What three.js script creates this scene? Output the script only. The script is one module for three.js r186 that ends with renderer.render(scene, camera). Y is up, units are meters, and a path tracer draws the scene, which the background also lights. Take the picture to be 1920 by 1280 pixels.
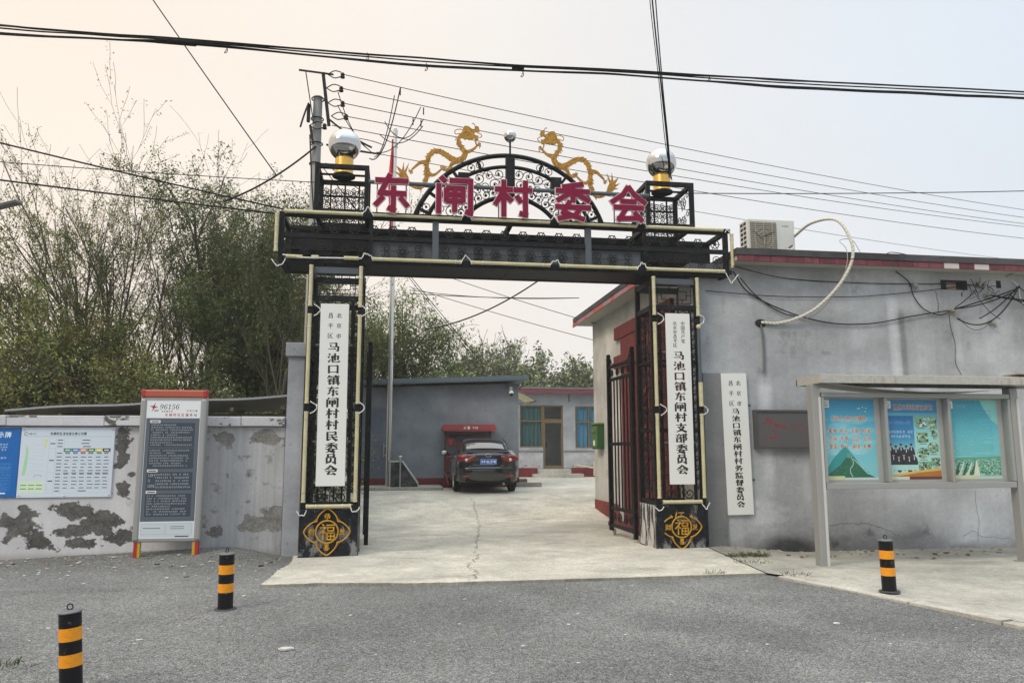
import * as THREE from 'three';
import { mergeGeometries, toCreasedNormals } from 'three/addons/utils/BufferGeometryUtils.js';
import { RoundedBoxGeometry } from 'three/addons/geometries/RoundedBoxGeometry.js';

// ---------------------------------------------------------------- camera, sky, sun, exposure
const D2R = Math.PI / 180;
const scene = new THREE.Scene();
const camera = new THREE.PerspectiveCamera(47.92, 1.5, 0.1, 900);
camera.position.set(0, 1.6, 0);
camera.rotation.order = 'YXZ';
camera.rotation.set(8.08 * D2R, -8.8 * D2R, -0.1 * D2R);

const renderer = new THREE.WebGLRenderer({ antialias: true });
renderer.toneMapping = THREE.LinearToneMapping;
renderer.toneMappingExposure = 1.3;
renderer.shadowMap.enabled = true;
renderer.shadowMap.type = THREE.PCFSoftShadowMap;

const clamp = (x, a = 0, b = 1) => Math.min(b, Math.max(a, x));
const lerp = (a, b, t) => a + (b - a) * t;
const sstep = (a, b, x) => { const t = clamp((x - a) / (b - a)); return t * t * (3 - 2 * t); };
function rngOf(seed) { let s = seed | 0; return () => { s = (s + 0x6d2b79f5) | 0; let t = Math.imul(s ^ (s >>> 15), 1 | s); t = (t + Math.imul(t ^ (t >>> 7), 61 | t)) ^ t; return ((t ^ (t >>> 14)) >>> 0) / 4294967296; }; }

// A milky autumn haze: warm towards the veiled sun on the left, bluish away from it, brighter overhead.
{
  const W = 512, H = 256, data = new Float32Array(W * H * 4);
  const sunAz = -66 + 8.8;
  for (let r = 0; r < H; r++) {
    const el = ((r + 0.5) / H - 0.5) * Math.PI, y = Math.sin(el);
    for (let c = 0; c < W; c++) {
      const ph = ((c + 0.5) / W - 0.5) * 2 * Math.PI, x = Math.cos(ph) * Math.cos(el), z = Math.sin(ph) * Math.cos(el);
      const az = Math.atan2(x, -z) / D2R;
      const w = 0.5 + 0.5 * Math.cos((az - sunAz) * D2R) * Math.cos(el * 0.8);
      const t = sstep(0.32, 0.96, w);
      let R = lerp(0.575, 0.80, t), G = lerp(0.64, 0.712, t), B = lerp(0.715, 0.618, t);
      const hz = 1 - sstep(0.0, 0.45, y);                     // pale band low down
      R = lerp(R, lerp(0.68, 0.80, t), hz * 0.6); G = lerp(G, lerp(0.69, 0.705, t), hz * 0.6); B = lerp(B, lerp(0.69, 0.62, t), hz * 0.6);
      { const s1 = Math.sin(az * 0.11 + y * 9) * Math.sin(az * 0.047 - y * 17 + 1), k = 1 + 0.018 * s1; R *= k; G *= k; B *= k; }
      const up = 1 + 1.5 * sstep(0.5, 1.0, y);
      R *= up; G *= up; B *= up;
      if (y < 0) { const k = sstep(0, -0.15, y); R = lerp(R, 0.3, k); G = lerp(G, 0.29, k); B = lerp(B, 0.27, k); }
      const o = (r * W + c) * 4; data[o] = R; data[o + 1] = G; data[o + 2] = B; data[o + 3] = 1;
    }
  }
  const t = new THREE.DataTexture(data, W, H, THREE.RGBAFormat, THREE.FloatType);
  t.mapping = THREE.EquirectangularReflectionMapping; t.magFilter = THREE.LinearFilter; t.needsUpdate = true;
  scene.background = t; scene.environment = t;
}
const sun = new THREE.DirectionalLight(0xfff0dc, 1.3);
sun.position.set(-22, 26, 6);
sun.target.position.set(2, 0, -12);
sun.castShadow = true; sun.shadow.radius = 30; sun.shadow.mapSize.set(2048, 2048);
Object.assign(sun.shadow.camera, { left: -30, right: 30, top: 30, bottom: -30, near: 1, far: 90 });
scene.add(sun, sun.target);
scene.fog = new THREE.FogExp2(new THREE.Color(0.80, 0.81, 0.80), 0.0015);

// ---------------------------------------------------------------- helpers
const counts = {};
const numbered = (n) => { const k = (counts[n] = (counts[n] ?? -1) + 1); return k ? n + '_' + String(k).padStart(3, '0') : n; };
function thing(name, label, category, pos = [0, 0, 0], group) {
  const o = new THREE.Group(); o.name = numbered(name); o.position.set(...pos);
  o.userData = { label, category }; if (group) o.userData.group = group;
  scene.add(o); return o;
}
function structure(name, geos, mat, label, kind = 'structure') {
  const m = new THREE.Mesh(join(geos), mat); m.name = numbered(name); m.userData = { kind };
  if (label) m.userData.label = label;
  m.castShadow = m.receiveShadow = true; scene.add(m); return m;
}
function fix(g) {
  let q = g.index ? g.toNonIndexed() : g.clone();
  if (!q.attributes.normal) q.computeVertexNormals();
  for (const k of Object.keys(q.attributes)) if (!['position', 'normal', 'uv'].includes(k)) q.deleteAttribute(k);
  if (!q.attributes.uv) q.setAttribute('uv', new THREE.BufferAttribute(new Float32Array(q.attributes.position.count * 2), 2));
  return q;
}
function join(geos) {
  const l = [].concat(geos).flat(9);
  if (l.length === 1) return l[0];
  return mergeGeometries(l.map(fix), false);
}
// A part built in world metres, hung under its thing (or under a part of it).
function part(name, geos, mat, parent, label) {
  let g = join(geos);
  const base = new THREE.Vector3(); for (let o = parent; o && o !== scene; o = o.parent) base.add(o.position);
  g = g.clone().translate(-base.x, -base.y, -base.z);
  const m = new THREE.Mesh(g, mat); m.name = name; m.castShadow = m.receiveShadow = true;
  if (label) m.userData.label = label;
  parent.add(m); return m;
}
function metricUV(g) {
  const q = g.index ? g.toNonIndexed() : g, p = q.attributes.position, n = q.attributes.normal, uv = new Float32Array(p.count * 2);
  for (let i = 0; i < p.count; i++) {
    const ax = Math.abs(n.getX(i)), ay = Math.abs(n.getY(i)), az = Math.abs(n.getZ(i));
    let u, v;
    if (ay > ax && ay > az) { u = p.getX(i); v = p.getZ(i); } else if (ax > az) { u = p.getZ(i); v = p.getY(i); } else { u = p.getX(i); v = p.getY(i); }
    uv[i * 2] = u; uv[i * 2 + 1] = v;
  }
  q.setAttribute('uv', new THREE.BufferAttribute(uv, 2)); return q;
}
// box by its extents, uv in metres
function ex(x0, x1, y0, y1, z0, z1) { return metricUV(new THREE.BoxGeometry(x1 - x0, y1 - y0, Math.abs(z1 - z0)).translate((x0 + x1) / 2, (y0 + y1) / 2, (z0 + z1) / 2)); }
function bx(w, h, d, x, y, z, rx = 0, ry = 0, rz = 0) {
  const g = new THREE.BoxGeometry(w, h, d);
  if (rx || ry || rz) g.applyMatrix4(new THREE.Matrix4().makeRotationFromEuler(new THREE.Euler(rx, ry, rz)));
  return metricUV(g.translate(x, y, z));
}
function rbx(w, h, d, x, y, z, r = 0.01, seg = 2) { return metricUV(new RoundedBoxGeometry(w, h, d, seg, r).translate(x, y, z)); }
const V = (x, y, z) => new THREE.Vector3(x, y, z);
function rod(a, b, r, seg = 8, r2 = r) {
  const A = V(...a), B = V(...b), d = B.clone().sub(A), L = d.length();
  const g = new THREE.CylinderGeometry(r2, r, L, seg);
  g.applyQuaternion(new THREE.Quaternion().setFromUnitVectors(V(0, 1, 0), d.normalize()));
  const c = A.add(B).multiplyScalar(0.5); return g.translate(c.x, c.y, c.z);
}
// square bar between two points
function bar(a, b, w, d = w, roll = 0) {
  const A = V(...a), B = V(...b), v = B.clone().sub(A), L = v.length(); v.normalize();
  const up = Math.abs(v.y) > 0.99 ? V(0, 0, 1) : V(0, 1, 0);
  const s = up.clone().cross(v).normalize(), t = v.clone().cross(s);
  const m = new THREE.Matrix4().makeBasis(s, v, t.negate().negate()), g = new THREE.BoxGeometry(w, L, d);
  const zc = s.clone().cross(v); m.makeBasis(s, v, zc);
  const c = A.add(B).multiplyScalar(0.5); g.applyMatrix4(m); return metricUV(g.translate(c.x, c.y, c.z));
}
function tube(pts, r, seg = 0, sides = 6, closed = false) {
  const c = new THREE.CatmullRomCurve3(pts.map((p) => V(...p)), closed, 'catmullrom', 0.5);
  return new THREE.TubeGeometry(c, seg || pts.length * 4, r, sides, closed);
}
function ring(cx, cy, cz, R, r, seg = 24, a0 = 0, a1 = Math.PI * 2, face = 'z') {
  const pts = [], full = Math.abs(a1 - a0 - Math.PI * 2) < 1e-6, n = seg;
  for (let i = 0; i < (full ? n : n + 1); i++) {
    const a = lerp(a0, a1, i / n), u = Math.cos(a) * R, v = Math.sin(a) * R;
    pts.push(face === 'z' ? [cx + u, cy + v, cz] : [cx, cy + v, cz + u]);
  }
  return tube(pts, r, n, 4, full);
}
// a wrought scroll: a spiral from radius R inwards
function scroll(cx, cy, cz, R, a0, turns, r, face = 'z', inner = 0.25) {
  const pts = [], n = Math.ceil(Math.abs(turns) * 14);
  for (let i = 0; i <= n; i++) {
    const t = i / n, a = a0 + turns * Math.PI * 2 * t, q = R * lerp(1, inner, t), u = Math.cos(a) * q, v = Math.sin(a) * q;
    pts.push(face === 'z' ? [cx + u, cy + v, cz] : [cx, cy + v, cz + u]);
  }
  return tube(pts, r, n, 4);
}
function cable(a, b, sag, r, n = 24, wob = 0, rr) {
  const pts = [];
  for (let i = 0; i <= n; i++) { const t = i / n; pts.push([lerp(a[0], b[0], t), lerp(a[1], b[1], t) - sag * 4 * t * (1 - t) + (wob && rr ? (rr() - 0.5) * wob : 0), lerp(a[2], b[2], t) + (wob && rr ? (rr() - 0.5) * wob : 0)]); }
  return tube(pts, r, n * 2, 5);
}
function extrude(pts, depth, z, holes) {
  const s = new THREE.Shape(pts.map((p) => new THREE.Vector2(p[0], p[1])));
  if (holes) for (const h of holes) s.holes.push(new THREE.Path(h.map((p) => new THREE.Vector2(p[0], p[1]))));
  return new THREE.ExtrudeGeometry(s, { depth, bevelEnabled: false }).translate(0, 0, z);
}

// ---------------------------------------------------------------- noise and textures
function fbm(size, cells, oct, seed, gain = 0.5) {
  const out = new Float32Array(size * size); let amp = 1, tot = 0, c = cells; const r = rngOf(seed);
  for (let o = 0; o < oct && c <= size; o++) {
    const lat = new Float32Array(c * c); for (let i = 0; i < lat.length; i++) lat[i] = r();
    const k = c / size;
    for (let y = 0; y < size; y++) {
      const fy = y * k, y0 = Math.floor(fy), ty = fy - y0, sy = ty * ty * (3 - 2 * ty), ra = (y0 % c) * c, rb = ((y0 + 1) % c) * c;
      for (let x = 0; x < size; x++) {
        const fx = x * k, x0 = Math.floor(fx), tx = fx - x0, sx = tx * tx * (3 - 2 * tx), xa = x0 % c, xb = (x0 + 1) % c;
        const p = lat[ra + xa] + (lat[ra + xb] - lat[ra + xa]) * sx, q = lat[rb + xa] + (lat[rb + xb] - lat[rb + xa]) * sx;
        out[y * size + x] += (p + (q - p) * sy) * amp;
      }
    }
    tot += amp; amp *= gain; c *= 2;
  }
  for (let i = 0; i < out.length; i++) out[i] /= tot;
  return out;
}
function dataTex(w, h, fn, srgb = true, repeat) {
  const d = new Uint8Array(w * h * 4), o = [0, 0, 0];
  for (let y = 0, i = 0; y < h; y++) for (let x = 0; x < w; x++, i += 4) { fn(x, y, o); d[i] = clamp(o[0], 0, 255); d[i + 1] = clamp(o[1], 0, 255); d[i + 2] = clamp(o[2], 0, 255); d[i + 3] = 255; }
  const t = new THREE.DataTexture(d, w, h); t.wrapS = t.wrapT = THREE.RepeatWrapping; t.magFilter = THREE.LinearFilter; t.minFilter = THREE.LinearMipmapLinearFilter;
  if (srgb) t.colorSpace = THREE.SRGBColorSpace;
  if (repeat) t.repeat.set(...repeat);
  t.needsUpdate = true; return t;
}
function canvasTex(w, h, fn) {
  const c = document.createElement('canvas'); c.width = w; c.height = h; const x = c.getContext('2d'); fn(x, w, h);
  const t = new THREE.CanvasTexture(c); t.colorSpace = THREE.SRGBColorSpace; t.anisotropy = 8; return t;
}
const std = (o) => new THREE.MeshStandardMaterial(o);
const lin = (r, g, b) => new THREE.Color().setRGB(r, g, b);

const N1 = fbm(1024, 4, 7, 11), N2 = fbm(1024, 16, 6, 22, 0.6), N3 = fbm(1024, 128, 4, 33, 0.7), N4 = fbm(1024, 512, 2, 44), N5 = fbm(1024, 2, 4, 55), N6 = fbm(1024, 8, 7, 66, 0.62);
const at = (n, x, y) => n[((y & 1023) << 10) | (x & 1023)];

// ---------------------------------------------------------------- brush-stroke lettering, each character a few strokes on a 100 x 100 field
const G = {
  北: '38,10 38,90|12,38 38,38|8,76 38,62|62,10 62,76 68,84 92,84 92,68|88,30 62,50', 京: '50,4 53,17|10,22 90,22|28,36 28,58|28,36 72,36 72,58|28,57 72,57|50,57 50,92 40,88|30,68 14,86|68,68 88,86',
  市: '50,4 53,17|8,24 92,24|24,42 24,80|24,42 76,42 76,78 66,75|50,24 50,97', 昌: '30,8 30,42|30,8 70,8 70,42|30,25 70,25|30,41 70,41|22,52 22,95|22,52 78,52 78,95|22,72 78,72|22,92 78,92',
  平: '16,14 84,14|28,26 36,44|72,26 62,44|6,54 94,54|50,14 50,97', 区: '10,10 90,10|66,22 50,52 26,76|30,32 52,50 76,76|14,10 14,90 92,90',
  马: '16,12 70,12 66,48|28,26 24,48|24,48 84,48 80,90 64,86|8,70 62,70', 池: '12,8 26,20|6,34 20,46|12,94 30,60|32,48 84,28 82,64 72,60|60,6 60,72|42,28 42,84 48,90 92,90 92,74',
  口: '18,18 18,90|18,18 82,18 82,90|18,80 82,80', 镇: '26,4 8,34|18,20 42,20|12,42 40,42|8,60 42,60|25,42 25,92 42,80|46,14 94,14|70,4 70,24|54,26 54,76|54,26 86,26 86,76|54,40 86,40|54,53 86,53|54,65 86,65|42,78 98,78|60,82 46,97|78,82 94,97',
  东: '12,20 88,20|46,4 24,52 84,52|54,34 54,94 42,88|30,62 12,84|70,62 88,84', 闸: '16,4 28,16|12,22 12,96|38,12 88,12 88,94 76,90|30,32 30,66|30,32 70,32 70,66|30,49 70,49|30,65 70,65|50,32 50,92',
  村: '6,28 48,28|27,4 27,97|26,32 6,68|30,42 47,58|52,28 96,28|80,4 80,92 66,88|58,44 69,60', 民: '18,12 80,12 80,38|20,37 80,37|20,12 20,90 48,78|20,60 90,60|50,38 62,72 88,94 92,78',
  委: '76,4 24,14|8,24 92,24|50,8 50,52|47,27 10,50|53,27 92,49|6,66 94,66|42,50 26,80 78,97|70,66 56,86 12,97', 员: '28,6 28,30|28,6 72,6 72,30|28,28 72,28|20,38 20,82|20,38 80,38 80,82|50,48 48,74 12,97|58,80 88,97',
  会: '50,4 36,26 6,48|50,4 66,26 95,48|30,44 70,44|12,60 88,60|46,60 26,90 76,87|64,72 85,95', 中: '16,26 16,66|16,26 84,26 84,66|16,62 84,62|50,4 50,97',
  国: '14,8 14,96|14,8 86,8 86,96|14,92 86,92|28,26 72,26|30,50 70,50|26,76 74,76|50,26 50,76|60,58 68,68', 共: '14,28 86,28|34,8 34,62|66,8 66,62|6,62 94,62|36,72 14,95|64,72 88,95',
  产: '50,4 54,14|14,20 86,20|32,28 38,40|68,26 58,42|18,46 90,46|20,46 18,70 6,97', 党: '50,4 50,24|26,8 34,20|74,8 66,20|10,28 10,44|10,28 90,28 86,42|32,40 32,62|32,40 68,40 68,62|32,60 68,60|40,62 36,80 10,97|58,62 58,88 64,93 92,93 92,80',
  支: '10,22 90,22|50,4 50,42|20,42 74,42 52,74 12,97|28,46 56,76 94,97', 部: '28,4 32,14|6,20 56,20|18,26 22,40|44,26 38,42|4,46 58,46|14,58 14,92|14,58 48,58 48,92|14,88 48,88|68,8 68,97|68,10 92,10 80,36 92,56 86,70 74,66',
  务: '40,4 12,40|36,16 76,16 50,40 8,54|34,22 56,42 94,54|20,64 80,64 74,94 60,90|46,54 40,78 12,97', 监: '16,10 16,46|34,6 34,50|58,4 44,32|54,18 90,18|62,28 74,42|18,58 18,92|18,58 82,58 82,92|40,58 40,92|61,58 61,92|4,93 96,93',
  督: '26,4 26,48|26,16 46,16|8,28 48,28|16,36 8,50|36,36 46,48|54,12 90,12 70,36 52,50|58,18 74,38 96,50|26,56 26,97|26,56 74,56 74,97|26,69 74,69|26,82 74,82|26,95 74,95',
  社: '22,4 32,14|8,24 44,24 6,62|27,44 27,97|32,46 44,58|56,36 92,36|74,8 74,90|50,91 97,91', 主: '50,4 58,16|18,26 82,26|24,56 76,56|50,26 50,92|8,92 92,92', 义: '44,4 56,20|78,16 56,60 10,97|24,24 50,66 92,97',
  核: '4,30 42,30|24,4 24,97|24,32 4,66|26,44 40,56|68,4 74,14|48,22 96,22|70,22 54,50 84,48|88,44 46,95|70,66 92,95', 心: '14,44 8,72|32,30 32,80 44,92 76,90 78,74|50,14 60,34|80,30 94,56', 价: '28,4 6,50|20,36 20,97|64,4 36,44|64,4 96,42|52,46 52,66 38,97|78,44 78,97',
  值: '26,4 6,48|18,34 18,97|34,18 96,18|66,4 64,32|44,32 44,88|44,32 86,32 86,88|44,46 86,46|44,60 86,60|44,74 86,74|32,92 98,92', 观: '6,20 40,20 10,86|12,36 42,80|52,10 52,62|52,10 88,10 88,62|70,22 66,62 44,97|72,62 72,88 96,90 96,78',
  富: '50,2 54,12|10,16 10,28|10,16 90,16 86,26|28,28 72,28|32,36 32,50|32,36 68,36 68,50|32,49 68,49|20,58 20,97|20,58 80,58 80,97|50,58 50,94|20,76 80,76|20,94 80,94', 强: '8,12 40,12 40,32|12,32 40,32|12,32 8,56 40,56 38,90 24,88|54,10 54,32|54,10 90,10 90,32|54,32 90,32|50,44 50,68|50,44 94,44 94,68|50,68 94,68|72,32 72,92|48,92 92,86|84,76 96,97',
  文: '46,4 54,16|8,24 92,24|74,24 54,66 8,97|26,26 48,66 94,97', 明: '10,16 10,82|10,16 40,16 40,80|10,48 40,48|10,78 40,78|56,8 54,60 42,97|56,8 90,8 90,92 78,88|56,34 90,34|56,58 90,58', 和: '40,6 12,16|6,34 50,34|28,14 28,97|28,36 6,72|30,44 48,62|58,28 58,84|58,28 92,28 92,84|58,78 92,78',
  谐: '12,8 24,20|6,36 22,36 22,84 34,74|46,8 46,46 66,40|46,24 64,24|92,10 72,22|72,6 72,42 96,44 96,32|66,50 58,60|48,60 48,97|48,60 86,60 86,97|48,77 86,77|48,94 86,94', 自: '54,2 44,16|20,18 20,97|20,18 80,18 80,97|20,42 80,42|20,66 80,66|20,92 80,92', 由: '16,28 16,95|16,28 84,28 84,95|50,6 50,92|16,60 84,60|16,92 84,92',
  等: '24,4 8,26|20,14 46,14|28,18 36,28|64,4 52,24|60,14 92,14|70,18 78,28|18,38 82,38|50,28 50,52|6,52 94,52|12,68 90,68|64,56 64,94 50,90|26,74 38,86', 公: '38,8 8,48|60,8 94,48|46,44 22,86 78,82|64,64 84,97', 正: '12,12 88,12|52,12 52,92|52,50 82,50|26,40 26,92|6,92 94,92',
  法: '14,8 26,20|8,34 20,44|10,92 28,60|40,28 92,28|66,6 66,54|34,54 97,54|62,54 44,88 86,84|76,68 92,97', 治: '14,8 26,20|8,34 20,44|10,92 28,60|62,6 44,36 84,34|76,20 94,42|46,52 46,94|46,52 86,52 86,94|46,90 86,90', 爱: '80,4 20,12|22,18 30,28|48,16 52,28|78,14 68,28|10,34 10,48|10,34 90,34 86,44|26,50 78,50|46,44 36,70 8,97|36,64 76,64 56,84 30,97|42,74 64,88 94,97',
  敬: '4,16 50,16|18,6 18,26|38,6 38,26|22,28 6,54|16,38 48,38 46,86 36,84|14,52 14,72|14,52 32,52 32,72|14,70 32,70|66,4 54,40|60,26 96,26|84,26 74,66 48,97|58,40 76,72 96,97', 业: '36,10 36,90|64,10 64,90|14,34 26,66|88,32 74,66|6,91 94,91', 诚: '12,8 24,20|6,36 22,36 22,84 34,74|40,24 96,24|46,24 46,60 36,92|46,48 64,48 62,76 54,74|72,6 78,58 96,92 96,76|90,42 60,92|82,8 92,16',
  信: '28,4 6,50|20,36 20,97|58,4 66,14|36,20 96,20|46,36 88,36|46,50 88,50|46,66 46,97|46,66 86,66 86,97|46,92 86,92', 友: '8,26 92,26|42,4 34,50 6,95|34,48 76,48 56,74 20,97|36,56 60,80 94,97', 善: '30,2 38,12|70,2 62,12|14,16 86,16|20,28 80,28|10,40 90,40|50,16 50,54|32,44 36,54|68,44 64,54|6,56 94,56|28,66 28,97|28,66 72,66 72,97|28,94 72,94',
  服: '14,10 14,60 6,97|14,10 42,10 42,92 34,90|14,36 42,36|14,60 42,60|54,10 54,97|54,10 88,10 86,34 76,32|54,46 88,46 72,78 56,97|60,54 76,80 97,97', 站: '22,6 28,16|6,24 46,24|16,36 20,62|40,34 32,62|4,74 48,68|70,6 70,52|70,26 94,26|54,52 54,94|54,52 92,52 92,94|54,90 92,90',
  精: '10,14 16,36|42,12 34,36|4,44 48,44|26,6 26,97|26,46 6,76|28,50 46,70|56,14 94,14|58,26 92,26|52,38 98,38|75,6 75,38|60,50 60,97|60,50 92,50 92,97|60,64 92,64|60,78 92,78', 神: '22,4 32,14|8,24 42,24 6,62|27,44 27,97|32,46 42,58|52,22 52,74|52,22 92,22 92,74|52,47 92,47|52,72 92,72|72,4 72,97',
  建: '34,12 86,12 86,52|30,32 96,32|34,52 86,52|36,68 90,68|62,4 62,84|6,16 26,16 12,48 28,48 6,95|8,60 30,88 97,95', 设: '12,8 24,20|6,36 22,36 22,84 34,74|50,10 50,26 38,46|50,10 80,10 80,40 94,42|42,54 84,54 66,80 36,97|46,60 66,82 97,97', 宣: '50,2 54,12|10,16 10,30|10,16 90,16 86,28|24,34 76,34|28,46 28,82|28,46 72,46 72,82|28,63 72,63|28,81 72,81|6,95 94,95',
  传: '26,4 6,50|18,36 18,97|40,22 90,22|34,42 97,42|62,4 46,62 86,62 64,84|52,76 76,97', 栏: '4,30 42,30|24,4 24,97|24,32 4,66|26,44 40,56|54,6 62,20|86,6 76,22|50,30 94,30|54,60 90,60|46,92 97,92', 生: '26,8 8,44|22,28 86,28|18,58 82,58|50,4 50,92|6,92 94,92',
  活: '14,8 26,20|8,34 20,44|10,92 28,60|84,6 44,16|36,34 97,34|66,14 66,56|46,56 46,94|46,56 86,56 86,94|46,90 86,90', 垃: '4,34 38,34|20,8 20,80|4,84 40,76|64,6 70,16|48,26 94,26|56,38 62,76|88,36 78,76|44,88 97,88', 圾: '4,34 38,34|20,8 20,80|4,84 40,76|46,12 82,12 74,40 92,40 70,74 46,97|58,12 54,60 38,97|58,46 76,76 97,97',
  分: '38,6 6,50|60,6 95,48|24,50 76,50 72,92 58,90|46,50 38,76 10,97', 类: '26,8 36,22|74,6 64,22|8,28 92,28|50,4 50,52|48,30 12,52|54,30 90,50|6,66 94,66|50,54 46,76 8,97|54,70 92,97', 示: '22,14 78,14|6,38 94,38|50,38 50,94 38,90|28,56 10,82|72,54 92,80', 牌: '12,8 12,56 4,97|12,34 42,34|32,8 32,34|12,58 36,58 36,97|70,4 62,14|52,16 52,54|52,16 90,16 90,54|52,35 90,35|52,53 90,53|70,16 62,54 48,68|44,74 97,74|76,56 76,97',
  福: '22,4 32,14|8,24 42,24 6,62|27,44 27,97|32,46 42,58|48,10 96,10|54,24 54,44|54,24 90,24 90,44|54,43 90,43|52,56 52,97|52,56 94,56 94,97|73,56 73,94|52,75 92,75|52,95 92,95', 恭: '14,14 86,14|34,2 34,36|66,2 66,36|4,36 96,36|32,40 8,62|66,40 92,60|50,46 50,90 42,88|34,60 24,78|62,58 68,68|76,62 86,76',
  喜: '14,12 86,12|50,2 50,26|22,26 78,26|28,36 28,52|28,36 72,36 72,52|28,51 72,51|36,56 40,64|64,56 60,64|6,68 94,68|28,78 28,97|28,78 72,78 72,97|28,95 72,95', 发: '30,8 22,36 84,36|44,6 36,54 6,97|40,50 78,50 54,82 24,97|40,60 64,84 96,97|68,8 80,22', 财: '10,12 10,66|10,12 42,12 42,66|26,24 24,66 4,97|30,70 44,92|50,30 97,30|80,4 80,92 66,88|78,32 62,62 46,78',
  火: '24,30 14,54|82,26 68,48|50,6 46,54 8,97|50,52 64,76 94,97', 警: '6,8 48,8|18,2 18,14|36,2 36,14|14,20 44,20 42,42|16,28 30,28 30,40 16,40|66,2 56,20|60,12 94,12|82,12 56,44|62,20 92,44|46,48 54,54|8,58 92,58|24,67 76,67|24,75 76,75|28,83 28,97|28,83 72,83 72,97|28,96 72,96',
};
const strokes = (ch) => (G[ch] ?? '').split('|').filter(Boolean).map((s) => s.split(' ').map((p) => p.split(',').map(Number)));
// print one character on a canvas; song = contrast of thin horizontals and heavy verticals
function glyph(c, ch, x, y, w, h, bold = 1, song = true) {
  const th = h * (song ? 0.062 : 0.1) * bold, tv = w * (song ? 0.125 : 0.11) * bold;
  const quad = (a, b, wa, wb) => {
    const dx = b[0] - a[0], dy = b[1] - a[1], L = Math.hypot(dx, dy) || 1, nx = -dy / L, ny = dx / L;
    c.beginPath(); c.moveTo(a[0] + nx * wa / 2, a[1] + ny * wa / 2); c.lineTo(b[0] + nx * wb / 2, b[1] + ny * wb / 2); c.lineTo(b[0] - nx * wb / 2, b[1] - ny * wb / 2); c.lineTo(a[0] - nx * wa / 2, a[1] - ny * wa / 2); c.closePath(); c.fill();
  };
  for (const st of strokes(ch)) {
    const P = st.map((p) => [x + p[0] * w / 100, y + p[1] * h / 100]);
    for (let i = 0; i + 1 < P.length; i++) {
      const a = P[i], b = P[i + 1], dx = b[0] - a[0], dy = b[1] - a[1], last = i + 2 === P.length;
      if (Math.abs(dy) < 0.22 * Math.abs(dx)) {
        quad(a, b, th, th);
        if (song && dx > 0) { c.beginPath(); c.moveTo(b[0] - tv * 1.15, b[1] - th / 2); c.lineTo(b[0] - tv * 0.15, b[1] - th * 1.5); c.lineTo(b[0] + tv * 0.45, b[1] + th / 2); c.lineTo(b[0] - tv * 0.8, b[1] + th / 2); c.closePath(); c.fill(); }
      } else if (Math.abs(dx) < 0.24 * Math.abs(dy)) { quad([a[0], a[1] - th / 2], [b[0], b[1] + th / 2], tv, last ? tv : tv); } 
      else if (!song) quad(a, b, tv, tv);
      else if (dy < 0) quad(a, b, tv, tv * 0.25);
      else if (dx < 0) quad(a, b, tv, last ? tv * 0.3 : tv * 0.85);
      else quad(a, b, P.length > 2 && i ? tv * 0.9 : tv * 0.4, tv * 1.15);
    }
  }
}
function printRow(c, text, x, y, w, h, pitch, bold = 1, song = true) { [...text].forEach((ch, i) => glyph(c, ch, x + i * pitch, y, w, h, bold, song)); }
function printColumn(c, text, x, y, w, h, pitch, bold = 1) { [...text].forEach((ch, i) => glyph(c, ch, x, y + i * pitch, w, h, bold)); }
// lines of body copy too small to read
function copyLines(c, r, x, y, w, h, lines, fill = 0.9, unit) {
  const lh = h / lines;
  for (let i = 0; i < lines; i++) {
    const end = x + w * (r() < 0.3 ? 0.4 + 0.5 * r() : fill); let q = x;
    while (q < end) { const s = (unit ?? lh * 0.6) * (0.7 + 0.5 * r()); if (r() > 0.1) for (let k = 0; k < 3; k++) c.fillRect(q + r() * s * 0.3, y + i * lh + lh * (0.16 + 0.2 * k), s * (0.45 + 0.4 * r()), Math.max(1, lh * 0.11)); q += s * 1.12; }
  }
}
// a solid raised character: every stroke a bar, each a hair deeper than the last so that no two faces coincide
function solidGlyph(ch, x, y, w, h, t, depth, z, grow = 0) {
  const out = []; let k = 0;
  for (const st of strokes(ch)) for (let i = 0; i + 1 < st.length; i++) {
    const a = [x + st[i][0] * w / 100, y + h - st[i][1] * h / 100], b = [x + st[i + 1][0] * w / 100, y + h - st[i + 1][1] * h / 100];
    const L = Math.hypot(b[0] - a[0], b[1] - a[1]), ang = Math.atan2(b[1] - a[1], b[0] - a[0]), d = depth + 0.0007 * k++;
    const e0 = i ? t * 0.5 : 0.08 * t, e1 = i + 2 < st.length ? t * 0.5 : 0.08 * t;
    const g = new THREE.BoxGeometry(L + e0 + e1 + grow * 2, t + grow * 2, d).translate((e1 - e0) / 2, 0, d / 2).rotateZ(ang);
    out.push(metricUV(g.translate((a[0] + b[0]) / 2, (a[1] + b[1]) / 2, z)));
  }
  return out;
}
// ---------------------------------------------------------------- shared materials
// asphalt: worn, dusty, full of pale and dark chippings
const asphaltMap = dataTex(1024, 1024, (x, y, o) => {
  const g = at(N3, x, y), f = at(N4, x * 1, y * 1), c = at(N1, x, y), s = at(N4, x * 2 + 317, y * 2 + 91);
  let v = 112 + (g - 0.5) * 76 + (f - 0.5) * 165 + (c - 0.5) * 30;
  if (s > 0.9) v += 44; if (s < 0.1) v -= 34;
  o[0] = v * 0.99; o[1] = v * 1.0; o[2] = v * 0.985;
});
const asphaltBump = dataTex(1024, 1024, (x, y, o) => { o[0] = o[1] = o[2] = 128 + (at(N3, x, y) - 0.5) * 130 + (at(N4, x, y) - 0.5) * 200; }, false);
for (const t of [asphaltMap, asphaltBump]) t.repeat.set(1 / 3.2, 1 / 3.2);
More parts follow.
